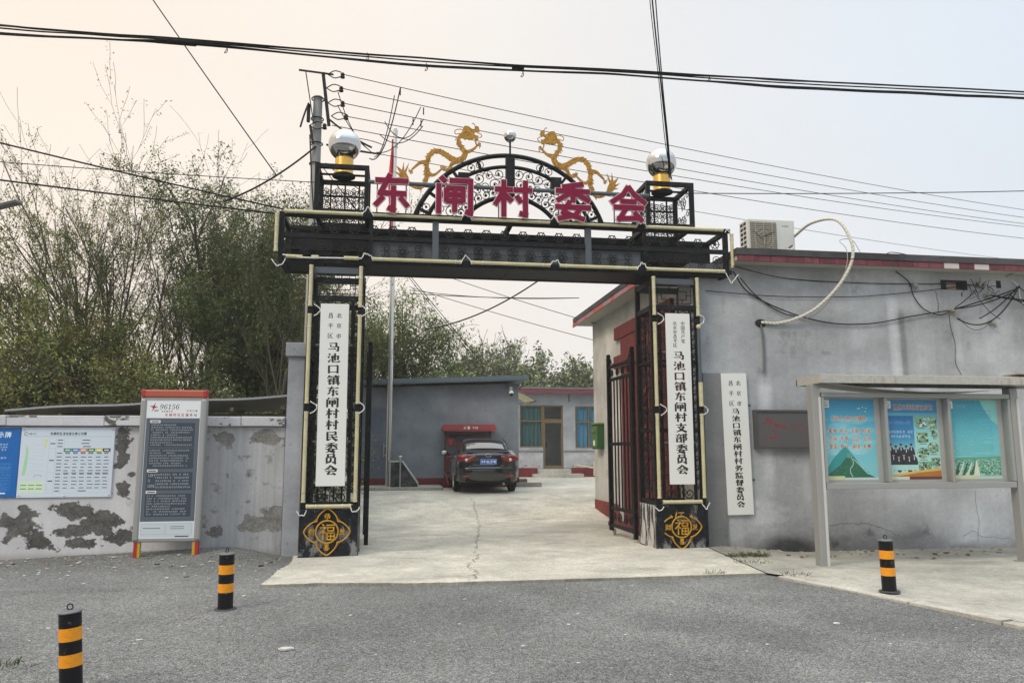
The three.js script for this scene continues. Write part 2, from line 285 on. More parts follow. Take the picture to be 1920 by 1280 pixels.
// concrete: pale, stained in long soft patches, with hair cracks
const concreteMap = dataTex(1024, 1024, (x, y, o) => {
  const a = at(N1, x, y), b = at(N2, x, y * 1.0), f = at(N3, x, y), e = at(N6, x + 200, y * 2 + 77), fine = at(N4, x, y);
  let v = 181 + (a - 0.5) * 62 + (b - 0.5) * 46 + (f - 0.5) * 44 + (fine - 0.5) * 36;
  if (e < 0.36) v -= (0.36 - e) * 110;
  o[0] = v * 1.0; o[1] = v * 0.985; o[2] = v * 0.925;
});
concreteMap.repeat.set(1 / 5, 1 / 5);
const concreteBump = dataTex(512, 512, (x, y, o) => { o[0] = o[1] = o[2] = 128 + (at(N3, x * 2, y * 2) - 0.5) * 120 + (at(N2, x * 2, y * 2) - 0.5) * 90; }, false, [1 / 2, 1 / 2]);
// grey painted render
function plaster(base, seed, contrast = 1, streak = 1, scale = [1 / 6, 1 / 4.5]) {
  const t = dataTex(1024, 1024, (x, y, o) => {
    const a = at(N5, x + seed, y), b = at(N6, x + seed * 3, y + seed), s = at(N2, x + seed, (y >> 4) + seed * 7), f = at(N3, x, y + seed), g = at(N1, x + seed * 5, y);
    let v = (a - 0.5) * 60 + (b - 0.5) * 62 + (s - 0.5) * 26 * streak + (f - 0.5) * 16 + (g - 0.5) * 34;
    v *= contrast;
    const d = at(N2, x * 3 + seed, y * 3); if (d < 0.3) v -= (0.3 - d) * 180 * contrast;
    o[0] = base[0] + v; o[1] = base[1] + v; o[2] = base[2] + v * 0.98;
  });
  t.repeat.set(...scale); return t;
}
const renderBump = dataTex(512, 512, (x, y, o) => { o[0] = o[1] = o[2] = 128 + (at(N3, x * 2, y * 2) - 0.5) * 90 + (at(N6, x * 2, y * 2) - 0.5) * 120; }, false, [1 / 1.6, 1 / 1.6]);
const satin = (o) => new THREE.MeshPhysicalMaterial({ specularIntensity: 0.4, ...o });
const M = {
  asphalt: std({ map: asphaltMap, bumpMap: asphaltBump, bumpScale: 0.004, roughness: 0.95, vertexColors: true }),
  concrete: std({ map: concreteMap, bumpMap: concreteBump, bumpScale: 0.004, roughness: 0.92, vertexColors: true }),
  earth: std({ color: lin(0.12, 0.105, 0.075), roughness: 1, map: dataTex(512, 512, (x, y, o) => { const v = 150 + (at(N6, x * 2, y * 2) - 0.5) * 160; o[0] = o[1] = o[2] = v; }, true, [0.3, 0.3]) }),
  wall: std({ map: plaster([166, 171, 178], 37, 0.82), bumpMap: renderBump, bumpScale: 0.006, roughness: 0.9 }),
  wallWest: std({ map: plaster([184, 182, 176], 311, 0.9, 1.6), bumpMap: renderBump, bumpScale: 0.006, roughness: 0.92 }),
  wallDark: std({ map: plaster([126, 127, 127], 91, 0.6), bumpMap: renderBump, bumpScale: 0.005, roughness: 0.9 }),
  wallShed: std({ map: plaster([124, 132, 138], 173, 0.7, 0.7), bumpMap: renderBump, bumpScale: 0.004, roughness: 0.88 }),
  wallFar: std({ map: plaster([150, 154, 159], 509, 0.75), roughness: 0.9 }),
  black: satin({ color: lin(0.008, 0.009, 0.012), roughness: 0.55, metalness: 0.1 }),
  blackWorn: satin({ map: dataTex(512, 512, (x, y, o) => { const a = at(N2, x * 2, y * 2), f = at(N3, x * 2, y * 2); let v = 23 + (a - 0.5) * 34 + (f - 0.5) * 24; if (a > 0.68) v += (a - 0.68) * 190; o[0] = v; o[1] = v * 1.04; o[2] = v * 1.12; }, true, [0.7, 0.7]), roughness: 0.55, metalness: 0.1 }),
  iron: satin({ color: lin(0.02, 0.02, 0.022), roughness: 0.6, metalness: 0.2 }),
  greyPaint: std({ color: lin(0.075, 0.093, 0.108), roughness: 0.6, metalness: 0.1 }),
  cream: std({ map: dataTex(256, 256, (x, y, o) => { const v = (at(N1, x * 4, y * 4) - 0.5) * 40; o[0] = 192 + v; o[1] = 185 + v; o[2] = 146 + v * 1.2; }, true, [1, 3]), roughness: 0.45 }),
  whiteWire: std({ color: lin(0.7, 0.7, 0.67), roughness: 0.5 }),
  gold: std({ color: lin(0.56, 0.29, 0.022), roughness: 0.45, metalness: 0.15, map: dataTex(256, 256, (x, y, o) => { const v = 215 + (at(N2, x * 4, y * 4) - 0.5) * 190; o[0] = v; o[1] = v * 0.97; o[2] = v * 0.9; }, true, [3, 3]) }),
  goldNeck: std({ color: lin(0.72, 0.42, 0.09), roughness: 0.3, metalness: 0.7 }),
  chrome: std({ color: lin(0.52, 0.52, 0.51), roughness: 0.07, metalness: 1 }),
  steel: std({ color: lin(0.62, 0.62, 0.6), roughness: 0.28, metalness: 0.9 }),
  aluminium: std({ color: lin(0.34, 0.345, 0.335), roughness: 0.5, metalness: 0.35 }),
  crimson: satin({ color: lin(0.2, 0.003, 0.036), roughness: 0.6 }),
  pinkTrim: std({ color: lin(0.85, 0.7, 0.72), roughness: 0.5 }),
  redDark: std({ color: lin(0.2, 0.022, 0.022), roughness: 0.75, map: dataTex(256, 256, (x, y, o) => { const v = 215 + (at(N2, x * 4, y * 4) - 0.5) * 130; o[0] = o[1] = o[2] = v; }, true, [1, 1]) }),
  redBand: std({ color: lin(0.26, 0.035, 0.035), roughness: 0.8, map: dataTex(256, 256, (x, y, o) => { const v = 220 + (at(N6, x * 4, y * 4) - 0.5) * 110; o[0] = o[1] = o[2] = v; }, true, [0.6, 0.6]) }),
  white: std({ color: lin(0.78, 0.79, 0.78), roughness: 0.45 }),
  cable: satin({ color: lin(0.01, 0.01, 0.011), roughness: 0.7 }),
  rubber: satin({ color: lin(0.01, 0.01, 0.01), roughness: 0.85 }),
  bark: std({ color: lin(0.085, 0.072, 0.058), roughness: 0.95 }),
  pane: new THREE.MeshPhysicalMaterial({ color: 0xffffff, roughness: 0.02, transmission: 1, thickness: 0, ior: 1.5 }),
};

// ---------------------------------------------------------------- the lie of the land
function ghBase(x, z) {
  let h = 0.45 * sstep(-17, -21.8, z);
  const bx0 = clamp((x + 6.2) / 4.3), fade = 1 - sstep(-2.6, -1.45, x);
  h += sstep(-11.3, -12.5, z) * lerp(0.02, 0.19, bx0) * fade * (z < -12.9 ? 0 : 1);
  h -= 0.13 * sstep(5.2, 6.9, x) * sstep(-9.4, -12.3, z) * (z < -12.9 ? 0 : 1);
  return h;
}
const roadBump = (x, z) => 0.012 * (Math.sin(x * 0.9 + z * 0.4) + Math.sin(z * 1.3 - x * 0.35 + 2)) * sstep(-9.4, -8, z);
const gh = (x, z) => ghBase(x, z) + roadBump(x, z);
const span = (...parts) => { const o = []; for (const [a, b, s] of parts) { const n = Math.max(1, Math.round(Math.abs(b - a) / s)); for (let i = 0; i < n; i++) o.push(lerp(a, b, i / n)); } o.push(parts[parts.length - 1][1]); return o; };
// a sheet of ground over a mapped grid: f(i, j) gives [x, y, z], c gives a tint
function sheet(nu, nv, f, c) {
  const P = [], U = [], C = [], I = [];
  for (let j = 0; j < nv; j++) for (let i = 0; i < nu; i++) { const p = f(i, j); P.push(...p); U.push(p[0], p[2]); const k = c ? c(p[0], p[2]) : [1, 1, 1]; C.push(...k); }
  for (let j = 0; j + 1 < nv; j++) for (let i = 0; i + 1 < nu; i++) { const a = j * nu + i, b = a + 1, d = a + nu, e = d + 1; I.push(a, d, b, b, d, e); }
  const g = new THREE.BufferGeometry(); g.setAttribute('position', new THREE.Float32BufferAttribute(P, 3)); g.setAttribute('uv', new THREE.Float32BufferAttribute(U, 2)); g.setAttribute('color', new THREE.Float32BufferAttribute(C, 3)); g.setIndex(I); g.computeVertexNormals();
  if (g.attributes.normal.getY(Math.floor(P.length / 6)) < 0) { for (let k = 0; k < I.length; k += 3) { const t = I[k + 1]; I[k + 1] = I[k + 2]; I[k + 2] = t; } g.setIndex(I); g.computeVertexNormals(); }
  return g;
}
const NZ = (x, z, s, k = 0) => at(N6, Math.floor((x + 50) * s) + k, Math.floor((z + 80) * s) + k * 3);
const soft = (x, z, s, k = 0) => at(N1, Math.floor((x + 50) * s) + k, Math.floor((z + 80) * s) + k * 3);
{
  const X = span([-320, -40, 40], [-40, -12, 4], [-12, 14, 1], [14, 40, 4], [40, 320, 40]), Z = span([60, 8, 6], [8, -36, 0.5], [-36, -80, 6], [-80, -420, 40]);
  structure('ground', sheet(X.length, Z.length, (i, j) => { const x = X[i], z = Z[j]; const inside = z > -13.2 && z < 12; return [x, gh(x, z) - (inside ? 0.09 : 0.03), z]; }), M.earth);
}
{
  const X = span([-60, -9, 3], [-9, 12, 0.14], [12, 60, 3]), Z = span([12, -3, 1], [-3, -12.56, 0.12]);
  // dust and soil gather along the foot of the wall, the wheel lines wear pale
  structure('road', sheet(X.length, Z.length, (i, j) => { const x = X[i], z = Z[j]; const rough = sstep(-11.2, -12.2, z) * (x < -1.4 ? 1 : 0) * 0.04 * (NZ(x, z, 90) - 0.5); return [x, gh(x, z) + rough, z]; }, (x, z) => {
    const soil = sstep(-10.6, -12.4, z) * (x < -1.2 ? 1 : 0.4) * clamp(NZ(x, z, 46) * 1.6), w = 0.86 + 0.32 * (soft(x, z, 22) - 0.1) - 0.1;
    const pale = sstep(0.55, 0.8, NZ(x, z, 30, 400)) * 0.22;
    // wheel paths sweep from the right foreground in through the gate
    const track = (o2, wd) => { const cx = lerp(1.9, 5.0, clamp((z + 9.6) / 7)) + o2 + 0.15 * Math.sin(z * 0.9), q = (x - cx) / wd; return Math.exp(-q * q) * (0.5 + NZ(x, z, 20, 77)); };
    const oil = sstep(0.62, 0.74, NZ(x, z, 24, 610)) * 0.2 + sstep(0.6, 0.7, soft(x, z, 60, 33)) * 0.14, patch = (Math.abs(x + 3.2 - 0.25 * Math.sin(z * 2)) < 1.3 && Math.abs(z + 9.9) < 0.1 + 0.08 * Math.sin(x * 3)) ? 0.2 : 0;
    const v = w + pale + 0.2 * (track(-0.75, 0.3) + track(0.75, 0.3)) - oil - patch;
    return [lerp(v, 0.62, soil * 0.6), lerp(v, 0.58, soil * 0.6), lerp(v * 0.995, 0.5, soil * 0.6)];
  }), M.asphalt);
}
const jag = (t, k) => (at(N2, Math.floor(t * 90) + k, k * 13) - 0.5) + 0.5 * (at(N3, Math.floor(t * 160) + k, k * 7) - 0.5);
{ // the concrete apron under the gate, its front and left edge broken
  const nu = 120, nv = 50, zf = (x) => lerp(-9.76, -9.56, sstep(-1.5, 0.6, x)) - 0.02 * sstep(3, 4.7, x) + 0.17 * jag(x, 5) * (1 - 0.62 * sstep(0.5, 1.6, x));
  const xl = (z) => lerp(-1.52, -1.42, clamp((-9.7 - z) / 2.4)) + 0.16 * jag(z, 31), xr = (z) => 4.78 + clamp(-9.6 - z, 0, 3) * 0.125;
  const top = (i, j) => { const u = i / (nu - 1), v = j / (nv - 1); let x = lerp(-1.45, 4.9, u); const z = lerp(zf(x), -12.62, v); x = lerp(xl(z), xr(z), u); return [x, 0.034 - 0.02 * v * sstep(0.2, 0, u) + 0.004 * (NZ(x, z, 60) - 0.5), z]; };
  const g = sheet(nu, nv, top, (x, z) => { const t = 1.08 + 0.16 * (soft(x, z, 40) - 0.5) - 0.12 * sstep(0.56, 0.75, NZ(x, z, 70, 90)); return [t, t * 0.995, t * 0.965]; });
  const edge = (pts) => sheet(pts.length, 2, (i, j) => [pts[i][0], j ? pts[i][1] - 0.06 : pts[i][1], pts[i][2]], () => [0.62, 0.6, 0.56]);
  const F = [], L = [], Rr = []; for (let i = 0; i < nu; i++) F.push(top(i, 0)); for (let j = 0; j < nv; j++) { L.push(top(0, j)); Rr.push(top(nu - 1, j)); }
  const colored = [g, edge(F), edge(L), edge(Rr)].map((q) => q.toNonIndexed());
  structure('concrete_apron', [mergeGeometries(colored)], M.concrete);
}
{ // the yard behind the gate
  const X = span([-7, 12, 0.4]), Z = span([-12.624, -36, 0.3]);
  structure('concrete_yard', sheet(X.length, Z.length, (i, j) => { const x = X[i], z = Z[j]; return [x, gh(x, z) + 0.016, z]; }, (x, z) => { const t = 1.02 + 0.22 * (soft(x, z, 30) - 0.5) - 0.13 * sstep(0.55, 0.72, NZ(x, z, 30, 190)); return [t, t, t * 0.975]; }), M.concrete);
}
const kerbX = (z) => (z < -9.6 ? 4.80 + (-9.6 - z) * 0.125 : z < -9.3 ? lerp(4.8, 5.0, (z + 9.6) / 0.3) : 5.0 + (z + 9.3) * 0.272);
{ // the concrete in front of the noticeboard
  const Z = span([-1, -4, 0.6], [-4, -12.42, 0.1]), nu = 70;
  structure('concrete_pad', sheet(nu, Z.length, (i, j) => { const z = Z[j], x = lerp(kerbX(z) + 0.015, 16, Math.pow(i / (nu - 1), 1.6)); return [x, gh(x, z) - roadBump(x, z) + 0.03 + 0.008 * (NZ(x, z, 50) - 0.5), z]; }, (x, z) => {
    const damp = sstep(-10.4, -12.2, z) * clamp(NZ(x, z, 34, 50) * 1.7), t = 0.86 + 0.3 * (soft(x, z, 30, 60) - 0.5) - 0.2 * sstep(0.54, 0.74, NZ(x, z, 40, 290));
    return [lerp(t, 0.5, damp), lerp(t, 0.49, damp), lerp(t * 0.98, 0.45, damp)];
  }), M.concrete);
  // kerb stones along its road edge, some cracked and sunken
  const k = structure('kerb', ex(4.82, 4.825, -0.05, -0.045, -9.45, -9.445), M.concrete.clone());
  k.material.vertexColors = false; const km = std({ map: concreteMap, bumpMap: concreteBump, bumpScale: 0.004, roughness: 0.92, color: lin(0.95, 0.95, 0.95) });
  const r = rngOf(8); let z = -9.36;
  for (let i = 0; i < 6; i++) {
    const L = 0.75 + 0.4 * r(), z2 = z + L, xa = kerbX(z), xb = kerbX(z2), a = Math.atan2(xb - xa, z2 - z);
    const g = rbx(0.15, 0.1, Math.hypot(xb - xa, L) - 0.018, 0, 0, 0, 0.008).applyMatrix4(new THREE.Matrix4().makeRotationFromEuler(new THREE.Euler((r() - 0.5) * 0.012, a, (r() - 0.5) * 0.04)));
    const m = new THREE.Mesh(metricUV(g.translate((xa + xb) / 2 - 0.075, -0.006 - 0.012 * r(), (z + z2) / 2)), km); m.name = 'kerb_stone'; m.castShadow = m.receiveShadow = true; k.add(m); z = z2;
  }
}
{ // cracks in the apron and the yard, real open joints filled with dirt
  const r = rngOf(19), gm = std({ color: lin(0.2, 0.185, 0.155), roughness: 1 });
  const crack = (pts, w) => {
    const out = []; let prev;
    for (let s = 0; s + 1 < pts.length; s++) { const n = Math.ceil(Math.hypot(pts[s + 1][0] - pts[s][0], pts[s + 1][1] - pts[s][1]) / 0.09); for (let i = 0; i < n; i++) { const t = i / n; out.push([lerp(pts[s][0], pts[s + 1][0], t) + (r() - 0.5) * 0.09, lerp(pts[s][1], pts[s + 1][1], t) + (r() - 0.5) * 0.06]); } }
    const P = []; for (const p of out) P.push(p);
    return sheet(P.length, 2, (i, j) => { const [x, z] = P[i], ww = w * (0.25 + 0.7 * r()); return [x + (j ? ww : 0), (z > -9.4 ? gh(x, z) + 0.004 : z > -12.62 ? 0.0415 : gh(x, z) + 0.0205), z + (j ? ww * 0.6 : 0)]; });
  };
  structure('ground_cracks', [crack([[0.98, -9.62], [1.12, -10.2], [1.05, -10.9], [1.3, -11.7], [1.28, -12.5]], 0.016), crack([[0.1, -9.72], [0.72, -9.9], [1.1, -10.05], [1.9, -9.9], [2.6, -9.75]], 0.014), crack([[-1.75, -8.45], [-2.2, -7.6], [-2.6, -6.9], [-3.1, -6.2]], 0.012), crack([[1.35, -12.7], [1.6, -14.6], [1.9, -17], [2.1, -20.5]], 0.02), crack([[3.6, -22.8], [5.02, -18.8]], 0.014), crack([[2.4, -18.4], [3.4, -18.8], [4.4, -18.6]], 0.012), crack([[2.9, -14.2], [3.6, -14.9], [4.1, -14.8]], 0.012)].map((g) => { g.deleteAttribute('color'); return g; }), gm);
}
{ // bits of broken render, grit and dry leaves lying about
  const r = rngOf(77), g = [], q = [];
  for (let i = 0; i < 260; i++) {
    const near = r() < 0.7, x = near ? lerp(-6.5, -1.5, r()) : lerp(-4, 8, r()), z = near ? lerp(-10.2, -12.4, Math.sqrt(r())) : lerp(-5, -9.4, r()), s = 0.006 + 0.022 * r() * r();
    const c = new THREE.DodecahedronGeometry(s, 0); c.scale(1 + r(), 0.45, 1 + 0.6 * r()); c.rotateY(r() * 6); g.push(c.translate(x, gh(x, z) + s * 0.3, z));
  }
  g.push(new THREE.DodecahedronGeometry(0.045, 0).scale(1.5, 0.35, 1).translate(-0.82, gh(-0.82, -6.72) + 0.012, -6.72));
  structure('grit', g, std({ color: lin(0.5, 0.49, 0.46), roughness: 1 }), 'pale grit and chips of render scattered on the road and along the wall', 'stuff');
  for (let i = 0; i < 90; i++) { const x = r() < 0.6 ? lerp(5.2, 11, r()) : lerp(-6, -1.6, r()), z = lerp(-10.4, -12.3, Math.pow(r(), 0.6)), s = 0.02 + 0.03 * r(); const c = new THREE.PlaneGeometry(s * 1.6, s).rotateX(-1.4 + 0.5 * r()).rotateY(r() * 6); q.push(c.translate(x, gh(x, z) + 0.045, z)); }
  structure('dry_leaves', q, std({ color: lin(0.16, 0.09, 0.04), roughness: 1, side: THREE.DoubleSide }), 'dry brown leaves fallen along the foot of both walls', 'stuff');
}
{ // across the road, behind the viewer: the plain wall that the mirror balls and the panes look at
  structure('opposite_wall', [ex(-45, 50, -0.2, 4.6, 15, 15.4), ex(-46, 51, 4.6, 4.75, 14.7, 20)], M.wallDark);
}
// ---------------------------------------------------------------- the iron gate
const ZF = -12.2, ZB = -13.05, GX = 1.88;
const gate = thing('entrance_gate', 'tall black wrought iron entrance gate with two pillars, boxy lintel and arched top', 'gate', [GX, 0, -12.6]);
const baseTex = (seed, peel) => dataTex(512, 512, (x, y, o) => {
  const a = at(N2, x * 2 + seed, y * 2), f = at(N3, x * 2, y * 2 + seed), e = at(N6, x * 2 + seed * 2, y + seed), low = 1 - y / 512;
  let v = 30 + (a - 0.5) * 44 + (f - 0.5) * 18, R = v * 0.86, Gc = v * 1.0, B = v * 1.16;
  const p = e * 0.75 + f * 0.25 + low * 0.1 * peel;
  if (p > 0.66 - 0.06 * peel) { const k = clamp((p - 0.66 + 0.06 * peel) * 14); R = lerp(R, 150, k * 0.8); Gc = lerp(Gc, 150, k * 0.8); B = lerp(B, 150, k * 0.8); }
  const rust = at(N2, x * 2 + 400 + seed, y * 2 + 100); if (rust > 0.67 && low > 0.45) { const k = clamp((rust - 0.67) * 12) * 0.8; R = lerp(R, 88, k); Gc = lerp(Gc, 52, k); B = lerp(B, 30, k); }
  o[0] = R; o[1] = Gc; o[2] = B;
}, true, [1 / 0.9, 1 / 0.9]);
const baseMat = [satin({ map: baseTex(60, 1.2), roughness: 0.5, metalness: 0.1 }), satin({ map: baseTex(230, 0.8), roughness: 0.5, metalness: 0.1 })];
const peeled = std({ roughness: 0.8, map: dataTex(512, 512, (x, y, o) => { const e = at(N6, x * 4, y), f = at(N3, x * 2, y * 2), p = e * 0.8 + f * 0.2; const v = p > 0.5 ? 46 : 186 + (f - 0.5) * 40; o[0] = v; o[1] = v * 0.99; o[2] = v * 0.97; }, true, [1.2, 0.9]) });
const wireR = rngOf(91);
// one tube light: cream plastic pipe with end caps and two clips
function tubeLight(a, b, label) {
  const A = V(...a), B = V(...b), d = B.clone().sub(A).normalize(), L = A.distanceTo(B);
  const t = part('tube_light', [rod(a, b, 0.03, 12), rod(a, A.clone().addScaledVector(d, 0.03).toArray(), 0.034, 12), rod(b, B.clone().addScaledVector(d, -0.03).toArray(), 0.034, 12)], M.cream, gate, label);
  for (const s of [0.1 + 0.1 * wireR(), L - 0.1 - 0.12 * wireR()]) { const p = A.clone().addScaledVector(d, s), q = p.clone().addScaledVector(d, 0.014); part('clip', rod(p.toArray(), q.toArray(), 0.035, 12), M.steel, t); }
  return t;
}
function looseWire(x, y, z, horizontal, s = 0.1) {
  const p = []; const n = 7; for (let i = 0; i <= n; i++) { const t = i / n - 0.5, q = Math.sin((i / n) * Math.PI); p.push(horizontal ? [x + t * s * 1.5, y - 0.02 + q * s * (wireR() < 0.25 ? 1.1 : 0.8) + (wireR() - 0.5) * 0.03, z + 0.05 + wireR() * 0.02] : [x + 0.03 + q * s * 0.9 + (wireR() - 0.5) * 0.02, y + t * s * 1.7, z + 0.05 + wireR() * 0.02]); }
  return tube(p, 0.0085, 24, 5);
}
const wires = [], pads = [];

function pillar(xc, side) {
  const x0 = xc - 0.43, x1 = xc + 0.43, w = 0.075, e = w / 2;
  const posts = [[x0, ZF], [x1, ZF], [x0, ZB], [x1, ZB]].map(([x, z]) => ex(x + (x < xc ? 0 : -w), x + (x < xc ? w : 0), 0.722, 4.5, z + (z === ZF ? -w : w), z));
  const P = part('pillar', posts, M.blackWorn, gate, side < 0 ? 'gate pillar under the left end of the lintel' : 'gate pillar beside the grey building');
  part('base_panel', rbx(0.87, 0.72, 0.88, xc, 0.36, (ZF + ZB) / 2, 0.012), baseMat[side < 0 ? 0 : 1], P);
  part('base_plate', ex(x0 - 0.012, x1 + 0.012, 0, 0.03, ZB - 0.012, ZF + 0.022), M.blackWorn, P);
  if (side > 0) part('peeled_panel', ex(x0 - 0.012, x0 - 0.004, 0.032, 0.715, ZB + 0.05, ZF - 0.05), peeled, P, 'flank with its black paint peeling off white');
  // front and back rails
  for (const y of [0.76, 1.93, 3.08, 3.99, 4.44]) {
    const h = y > 4.3 ? 0.1 : y > 3.5 ? 0.085 : 0.04;
    for (const z of [ZF - 0.012, ZB + 0.072]) part('rail', ex(x0 + w, x1 - w, y - h / 2, y + h / 2, z - 0.06, z), y > 4.3 ? M.greyPaint : M.blackWorn, P);
    for (const x of [x0 + 0.012, x1 - 0.062]) part('rail', ex(x, x + 0.05, y - h / 2, y + h / 2, ZB + w, ZF - w), M.blackWorn, P);
  }
  // a pair of inner uprights either side of the name board
  for (const s of [-1, 1]) part('upright', ex(xc + s * 0.27 - 0.022, xc + s * 0.27 + 0.022, 0.782, 3.946, ZF - 0.055, ZF - 0.018), M.blackWorn, P);
  for (let i = 0; i < 5; i++) { const bxx = xc - 0.26 + i * 0.13; part('bar', ex(bxx - 0.012, bxx + 0.012, 0.784, 3.94, ZB + 0.03, ZB + 0.054), M.black, P); }
  const iron = []; const zf = ZF - 0.03;
  // key-pattern lattice near the top
  const fr = (a, b, c, d) => iron.push(bar([a, c, zf], [b, c, zf], 0.012), bar([a, d, zf], [b, d, zf], 0.012), bar([a, c, zf], [a, d, zf], 0.012), bar([b, c, zf], [b, d, zf], 0.012));
  fr(xc - 0.3, xc + 0.3, 4.06, 4.36); fr(xc - 0.22, xc + 0.22, 4.13, 4.27); for (const s of [-1, 1]) { iron.push(bar([xc + s * 0.3, 4.2, zf], [xc + s * 0.22, 4.2, zf], 0.012)); iron.push(bar([xc + s * 0.08, 4.27, zf], [xc + s * 0.08, 4.36, zf], 0.012), bar([xc + s * 0.14, 4.06, zf], [xc + s * 0.14, 4.13, zf], 0.012)); }
  part('lattice', iron.splice(0), M.iron, P);
  for (const zz of [zf, ZB + 0.07]) for (const s of [-1, 1]) { // a ribbon of S-scrolls up each side, front and back
    const q = []; for (let y = 1.0; y < 3.85; y += 0.155) { const k = Math.round(y * 10) % 2 ? 1 : -1; q.push(scroll(xc + s * 0.325, y, zz, 0.05, k > 0 ? 0 : Math.PI, 1.3 * k, 0.0075), rod([xc + s * 0.325 - 0.045, y - 0.07, zz], [xc + s * 0.325 + 0.045, y + 0.07, zz], 0.006, 4)); }
    part('scrollwork', q, M.iron, P);
    if (zz < ZF - 0.5) { const q2 = []; for (let y = 1.05; y < 3.85; y += 0.2) q2.push(scroll(xc + s * 0.13, y, zz, 0.075, s > 0 ? 0 : Math.PI, 1.4 * s, 0.008), scroll(xc + s * 0.05, y + 0.1, zz, 0.05, 1.5, -1.3 * s, 0.007)); part('scrollwork', q2, M.iron, P); }
  }
  // scrolls above and below the board
  for (const [yy, up] of [[3.86, -1], [0.9, 1]]) {
    for (const s of [-1, 1]) iron.push(scroll(xc + s * 0.16, yy, zf, 0.085, s > 0 ? Math.PI : 0, s * 1.4 * up, 0.009), scroll(xc + s * 0.06, yy + 0.02 * up, zf, 0.05, Math.PI / 2, -s * 1.3, 0.008));
    iron.push(bar([xc - 0.22, yy - 0.08, zf], [xc + 0.22, yy - 0.08, zf], 0.012), rod([xc, yy - 0.08, zf], [xc, yy + 0.08, zf], 0.009));
  }
  part('scrollwork', iron.splice(0), M.iron, P);
  // flank panels, three high, each with scrolls and a pair of slanting bars
  for (const x of [x0 + 0.03, x1 - 0.03]) for (const [a, b] of [[0.8, 1.9], [1.97, 3.05], [3.12, 3.93]]) {
    const m = (ZF + ZB) / 2, q = [], hh = (b - a) / 2, mid = (a + b) / 2;
    for (const z of [m - 0.2, m + 0.2]) q.push(bar([x, a, z], [x, b, z], 0.014));
    for (const s of [-1, 1]) for (const t of [-1, 1]) q.push(scroll(x, mid + s * hh * 0.72, m + t * 0.09, 0.085, t > 0 ? Math.PI : 0, t * s * 1.5, 0.009, 'x'), scroll(x, mid + s * hh * 0.45, m + t * 0.07, 0.065, s * Math.PI / 2, t * 1.4, 0.008, 'x'));
    for (const t of [-0.07, 0.03]) q.push(bar([x, mid - hh * 0.32, m - 0.16 + t + 0.02], [x, mid + hh * 0.32, m + 0.12 + t], 0.014));
    part('scrollwork', q, M.iron, P);
  }
  return P;
}
const pilL = pillar(-0.93, -1), pilR = pillar(4.68, 1);
const gilt = std({ color: lin(0.74, 0.42, 0.035), roughness: 0.4, metalness: 0.1, map: M.gold.map });
// gilt emblem on each base: four pointed petals round a disc with a character
function emblem(xc, yc, P, broken) {
  const z = ZF + 0.035, q = [], k = [];
  q.push(new THREE.TorusGeometry(0.165, 0.013, 6, 40).translate(xc, yc, z));
  for (let i = 0; i < 4; i++) {
    if (broken && i === 1) { q.push(rod([xc - 0.1, yc + 0.15, z], [xc - 0.075, yc + 0.235, z], 0.011), rod([xc - 0.05, yc + 0.225, z], [xc + 0.05, yc + 0.225, z], 0.009), rod([xc, yc + 0.16, z], [xc, yc + 0.23, z], 0.009)); continue; }
    for (const s of [-1, 1]) {
      const p = []; for (let t = 0; t <= 10; t++) { const u = t / 10, r = lerp(0.15, 0.345, u), w = 0.155 * Math.pow(Math.cos(u * Math.PI / 2), 0.75) * s; p.push([r, w]); }
      const a = i * Math.PI / 2, c = Math.cos(a), n = Math.sin(a);
      const pts = p.map(([r, w]) => [xc + r * c - w * n, yc + r * n + w * c, z]); if (broken && i === 2) pts.splice(8);
      q.push(tube(pts, 0.0115, 22, 6));
      const e = [0.17 * c - 0.17 * s * n, 0.17 * n + 0.17 * s * c]; q.push(rod([xc + e[0] - 0.028, yc + e[1], z], [xc + e[0] + 0.028, yc + e[1], z], 0.006), rod([xc + e[0], yc + e[1] - 0.028, z], [xc + e[0], yc + e[1] + 0.028, z], 0.006));
    }
  }
  q.push(...solidGlyph('福', xc - 0.125, yc - 0.125, 0.25, 0.25, 0.019, 0.014, z - 0.006));
  const put = (ch, dx, dy, s = 0.1) => q.push(...solidGlyph(ch, xc + dx - s / 2, yc + dy - s / 2, s, s, 0.011, 0.012, z - 0.005));
  if (!broken) put('恭', 0, 0.225); put('喜', 0, -0.225); put('财', -0.225, 0); put('发', 0.225, 0);
  part('emblem', q, gilt, P, broken ? 'gilt good-luck emblem with its top petal broken off' : 'gilt good-luck emblem of four pointed petals');
}
emblem(-0.95, 0.39, pilL, false); emblem(4.66, 0.37, pilR, true);

